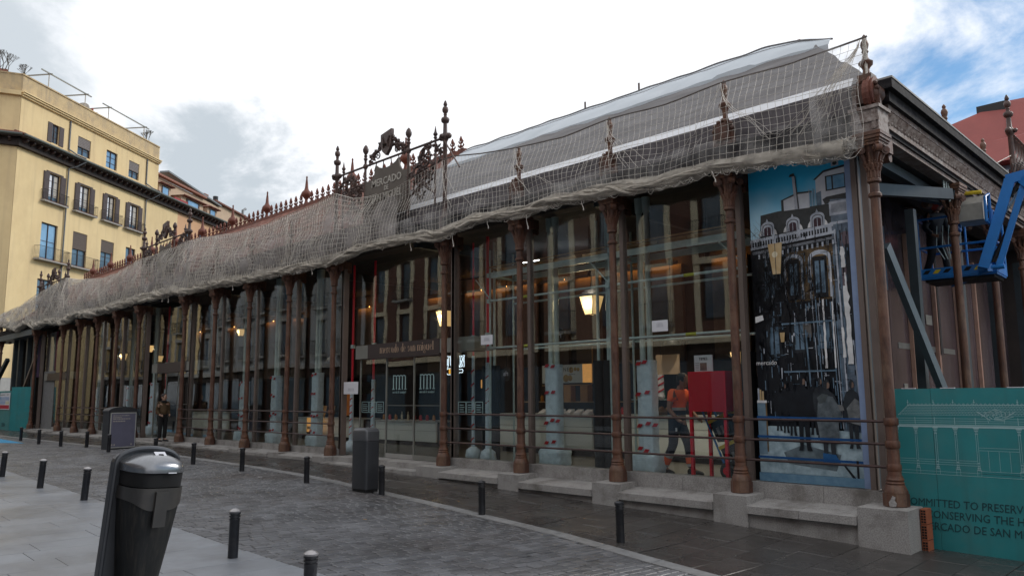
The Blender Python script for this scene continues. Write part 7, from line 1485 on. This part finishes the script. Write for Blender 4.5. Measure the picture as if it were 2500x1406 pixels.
# ------------------------------------------------------------------ left hoarding and props at the far end
lh = thing('left_teal_hoarding', 'far teal hoarding with a white safety notice at the left end of the hall', 'hoarding', (0, 10.9, 0))
for x0, x1 in ((-60, -58), (-57.99, -56), (-55.99, -54), (-53.99, -52), (-51.99, -50.2)): G().box(x0, x1, 0, .05, -.3, 2.0).obj('hoarding_panel', TEAL, lh)
g = G(); g.hexa([(-50.15, .0, -.3), (-50.1, .0, -.3), (-48.75, .62, -.3), (-48.8, .66, -.3)], [(-50.15, .0, 2.2), (-50.1, .0, 2.2), (-48.75, .62, 2.2), (-48.8, .66, 2.2)]); g.obj('hoarding_return', TEAL, lh)
sg = thing('safety_notice', 'white notice with rows of blue discs, yellow triangles and a red strip', 'sign', (-51.6, 10.88, .98)); sg.scale = (.45, 1, 1); G().box(-2, 2.95, -.012, 0, 0, .92).obj('notice_board', WHITE, sg)
BD = mat('notice_blue', (.02, .22, .55)); YD = mat('notice_yellow', (.6, .55, .03)); RD = mat('notice_red', (.5, .02, .05))
for r in range(2):
    for k in range(8):
        x = -1.7 + k * .58; z = .60 - r * .21
        if r == 1 and k > 4: g = G(); g.prism([(x - .16, z - .08), (x + .16, z - .08), (x, z + .10)], -.018, -.013); g.obj('warning_triangle', YD, sg)
        else: o = G().lathe([(.12, 0), (.12, .005)], n=14).obj('mandatory_disc', BD, sg, (x, -.013, z)); o.rotation_euler = (pi / 2, 0, 0)
G().box(-1.8, 2.8, -.017, -.013, .05, .25).obj('prohibition_strip', RD, sg); G().box(-1.8, .6, -.017, -.013, .80, .83).obj('printed_line', DARKW, sg); G().box(1.2, 2.4, -.017, -.013, .80, .83).obj('printed_line', DARKW, sg)
text('printed_lettering', 'OBRA', .32, TEALD, lh, (-51.9, -.004, .05), ext=.001)
pl2 = thing('far_steel_props', 'dark steel posts with a raking prop at the far left corner of the hall', 'prop')
for x in (-50.2, -51.6, -53.4, -54.6): G().beam((x, 11.9, -.1), (x, 11.9, 5.2), .3, .2).obj('steel_post', DSTEEL, pl2)
G().beam((-49.3, 11.75, 3.9), (-52.0, 11.75, 1.6), .14, .14).obj('raking_prop', MULL, pl2); G().beam((-54.9, 11.6, 3.9), (-57.5, 11.2, 1.4), .2, .2).obj('raking_prop', DSTEEL, pl2); G().box(-58, -48.6, 11.3, 12.3, 5.0, 5.3).obj('canopy_beam', STEELB, pl2); G().box(-53.0, -51.5, 12.5, 12.6, 2.8, 5.2).obj('blue_banner', mat('deep_blue_banner', (.02, .03, .12), (.10, .02, .06)), pl2)
G().box(-48.3, -46.3, 11.95, 12.0, -.05, 3.0).obj('pale_board', mat('grey_board', (.20, .20, .205), (.16, .155, .15)), pl2); G().box(-46.9, -46.7, 12.05, 12.1, 3.0, 5.1).obj('magenta_strip', mat('magenta_strip', (.25, .01, .08)), pl2); G().box(-48.2, -47.0, 12.1, 12.14, 3.01, 5.1).obj('grey_poster', GREYR, pl2)
# ------------------------------------------------------------------ houses across the street (seen reflected in the glazing)
def facing(name, lb, x0, x1, wm, sm, h, wx, ground, seed):
    t = thing(name, lb, 'building', (x1, -6.2, 0), pi); L_ = x1 - x0; random.seed(seed); holes = []; n = int(L_ / wx)
    for fl in range(1, int((h - 4.2) / 3.4) + 1):
        for k in range(n): s = (k + .5) * L_ / n; z = 4.6 + (fl - 1) * 3.4; holes.append((s - .55, s + .55, z, z + 2.45))
    g = G(); holed_wall(g, 0, L_, 3.9, h, holes, .25); g.obj('facade_wall', wm, t); shops = [(k * L_ / max(1, int(L_ / 5)) + .5, (k + 1) * L_ / max(1, int(L_ / 5)) - .5, -1, 3.1) for k in range(max(1, int(L_ / 5)))]
    g = G(); holed_wall(g, 0, L_, -1.2, 3.899, shops, .3); g.obj('shopfront_wall', ground, t)
    for a, b, c, d in shops: G().box(a, b, .3, .35, -1, 3.1).obj('shop_window', PANE, t); G().box(a, b, -.04, .0, 3.12, 3.6).obj('shop_fascia', EAVE, t)
    for i, (a, b, c, d) in enumerate(holes):
        f = G().box(a, b, .2, .25, c, d).obj('window_frame', IRON if i % 3 else SHUT, t); G().box(a + .1, b - .1, .17, .199, c + .1, d - .1).obj('window_pane', PANE, f)
        g = G(); g.box(a - .34, a - .02, -.05, 0, c - .5, d + .45); g.box(b + .02, b + .34, -.05, 0, c - .5, d + .45); g.box(a - .3, b + .3, -.10, 0, d + .02, d + .3); g.obj('window_surround', sm, f)
        if i % 2 == 0 or seed == 2: balcony(t, a - .35, b + .35, c - .05, 1.0, .45, .16, True)
    G().box(-.05, L_ + .05, -.35, .0, 3.6, 3.9).obj('string_course', sm, t); G().box(-.1, L_ + .1, -.6, .3, h, h + .5).obj('cornice', sm, t); G().box(0, L_, .4, 8, -1.2, h).obj('body', wm, t); G().box(0, L_, .1, 8, h + .5, h + 1).obj('roof', TILE, t)
facing('brown_brick_building', 'brown brick house with cream window surrounds across the street, reflected in the glass', -46, -14, BRICK, SURR, 14.5, 2.9, EAVE, 1)
facing('pale_grey_building', 'pale grey house with balconies across the street, reflected in the middle bays', -72, -46.2, GREYR, STONE, 14.5, 3.0, EAVE, 2)
facing('cream_yellow_building', 'cream yellow house across the street, reflected in the leftmost bays', -112, -72.2, YEL, STONE, 16, 3.0, EAVE, 3)
facing('red_brown_building', 'red brown corner house behind the viewpoint', -13.8, 14, BRICK, STONE, 13.5, 3.1, EAVE, 4)
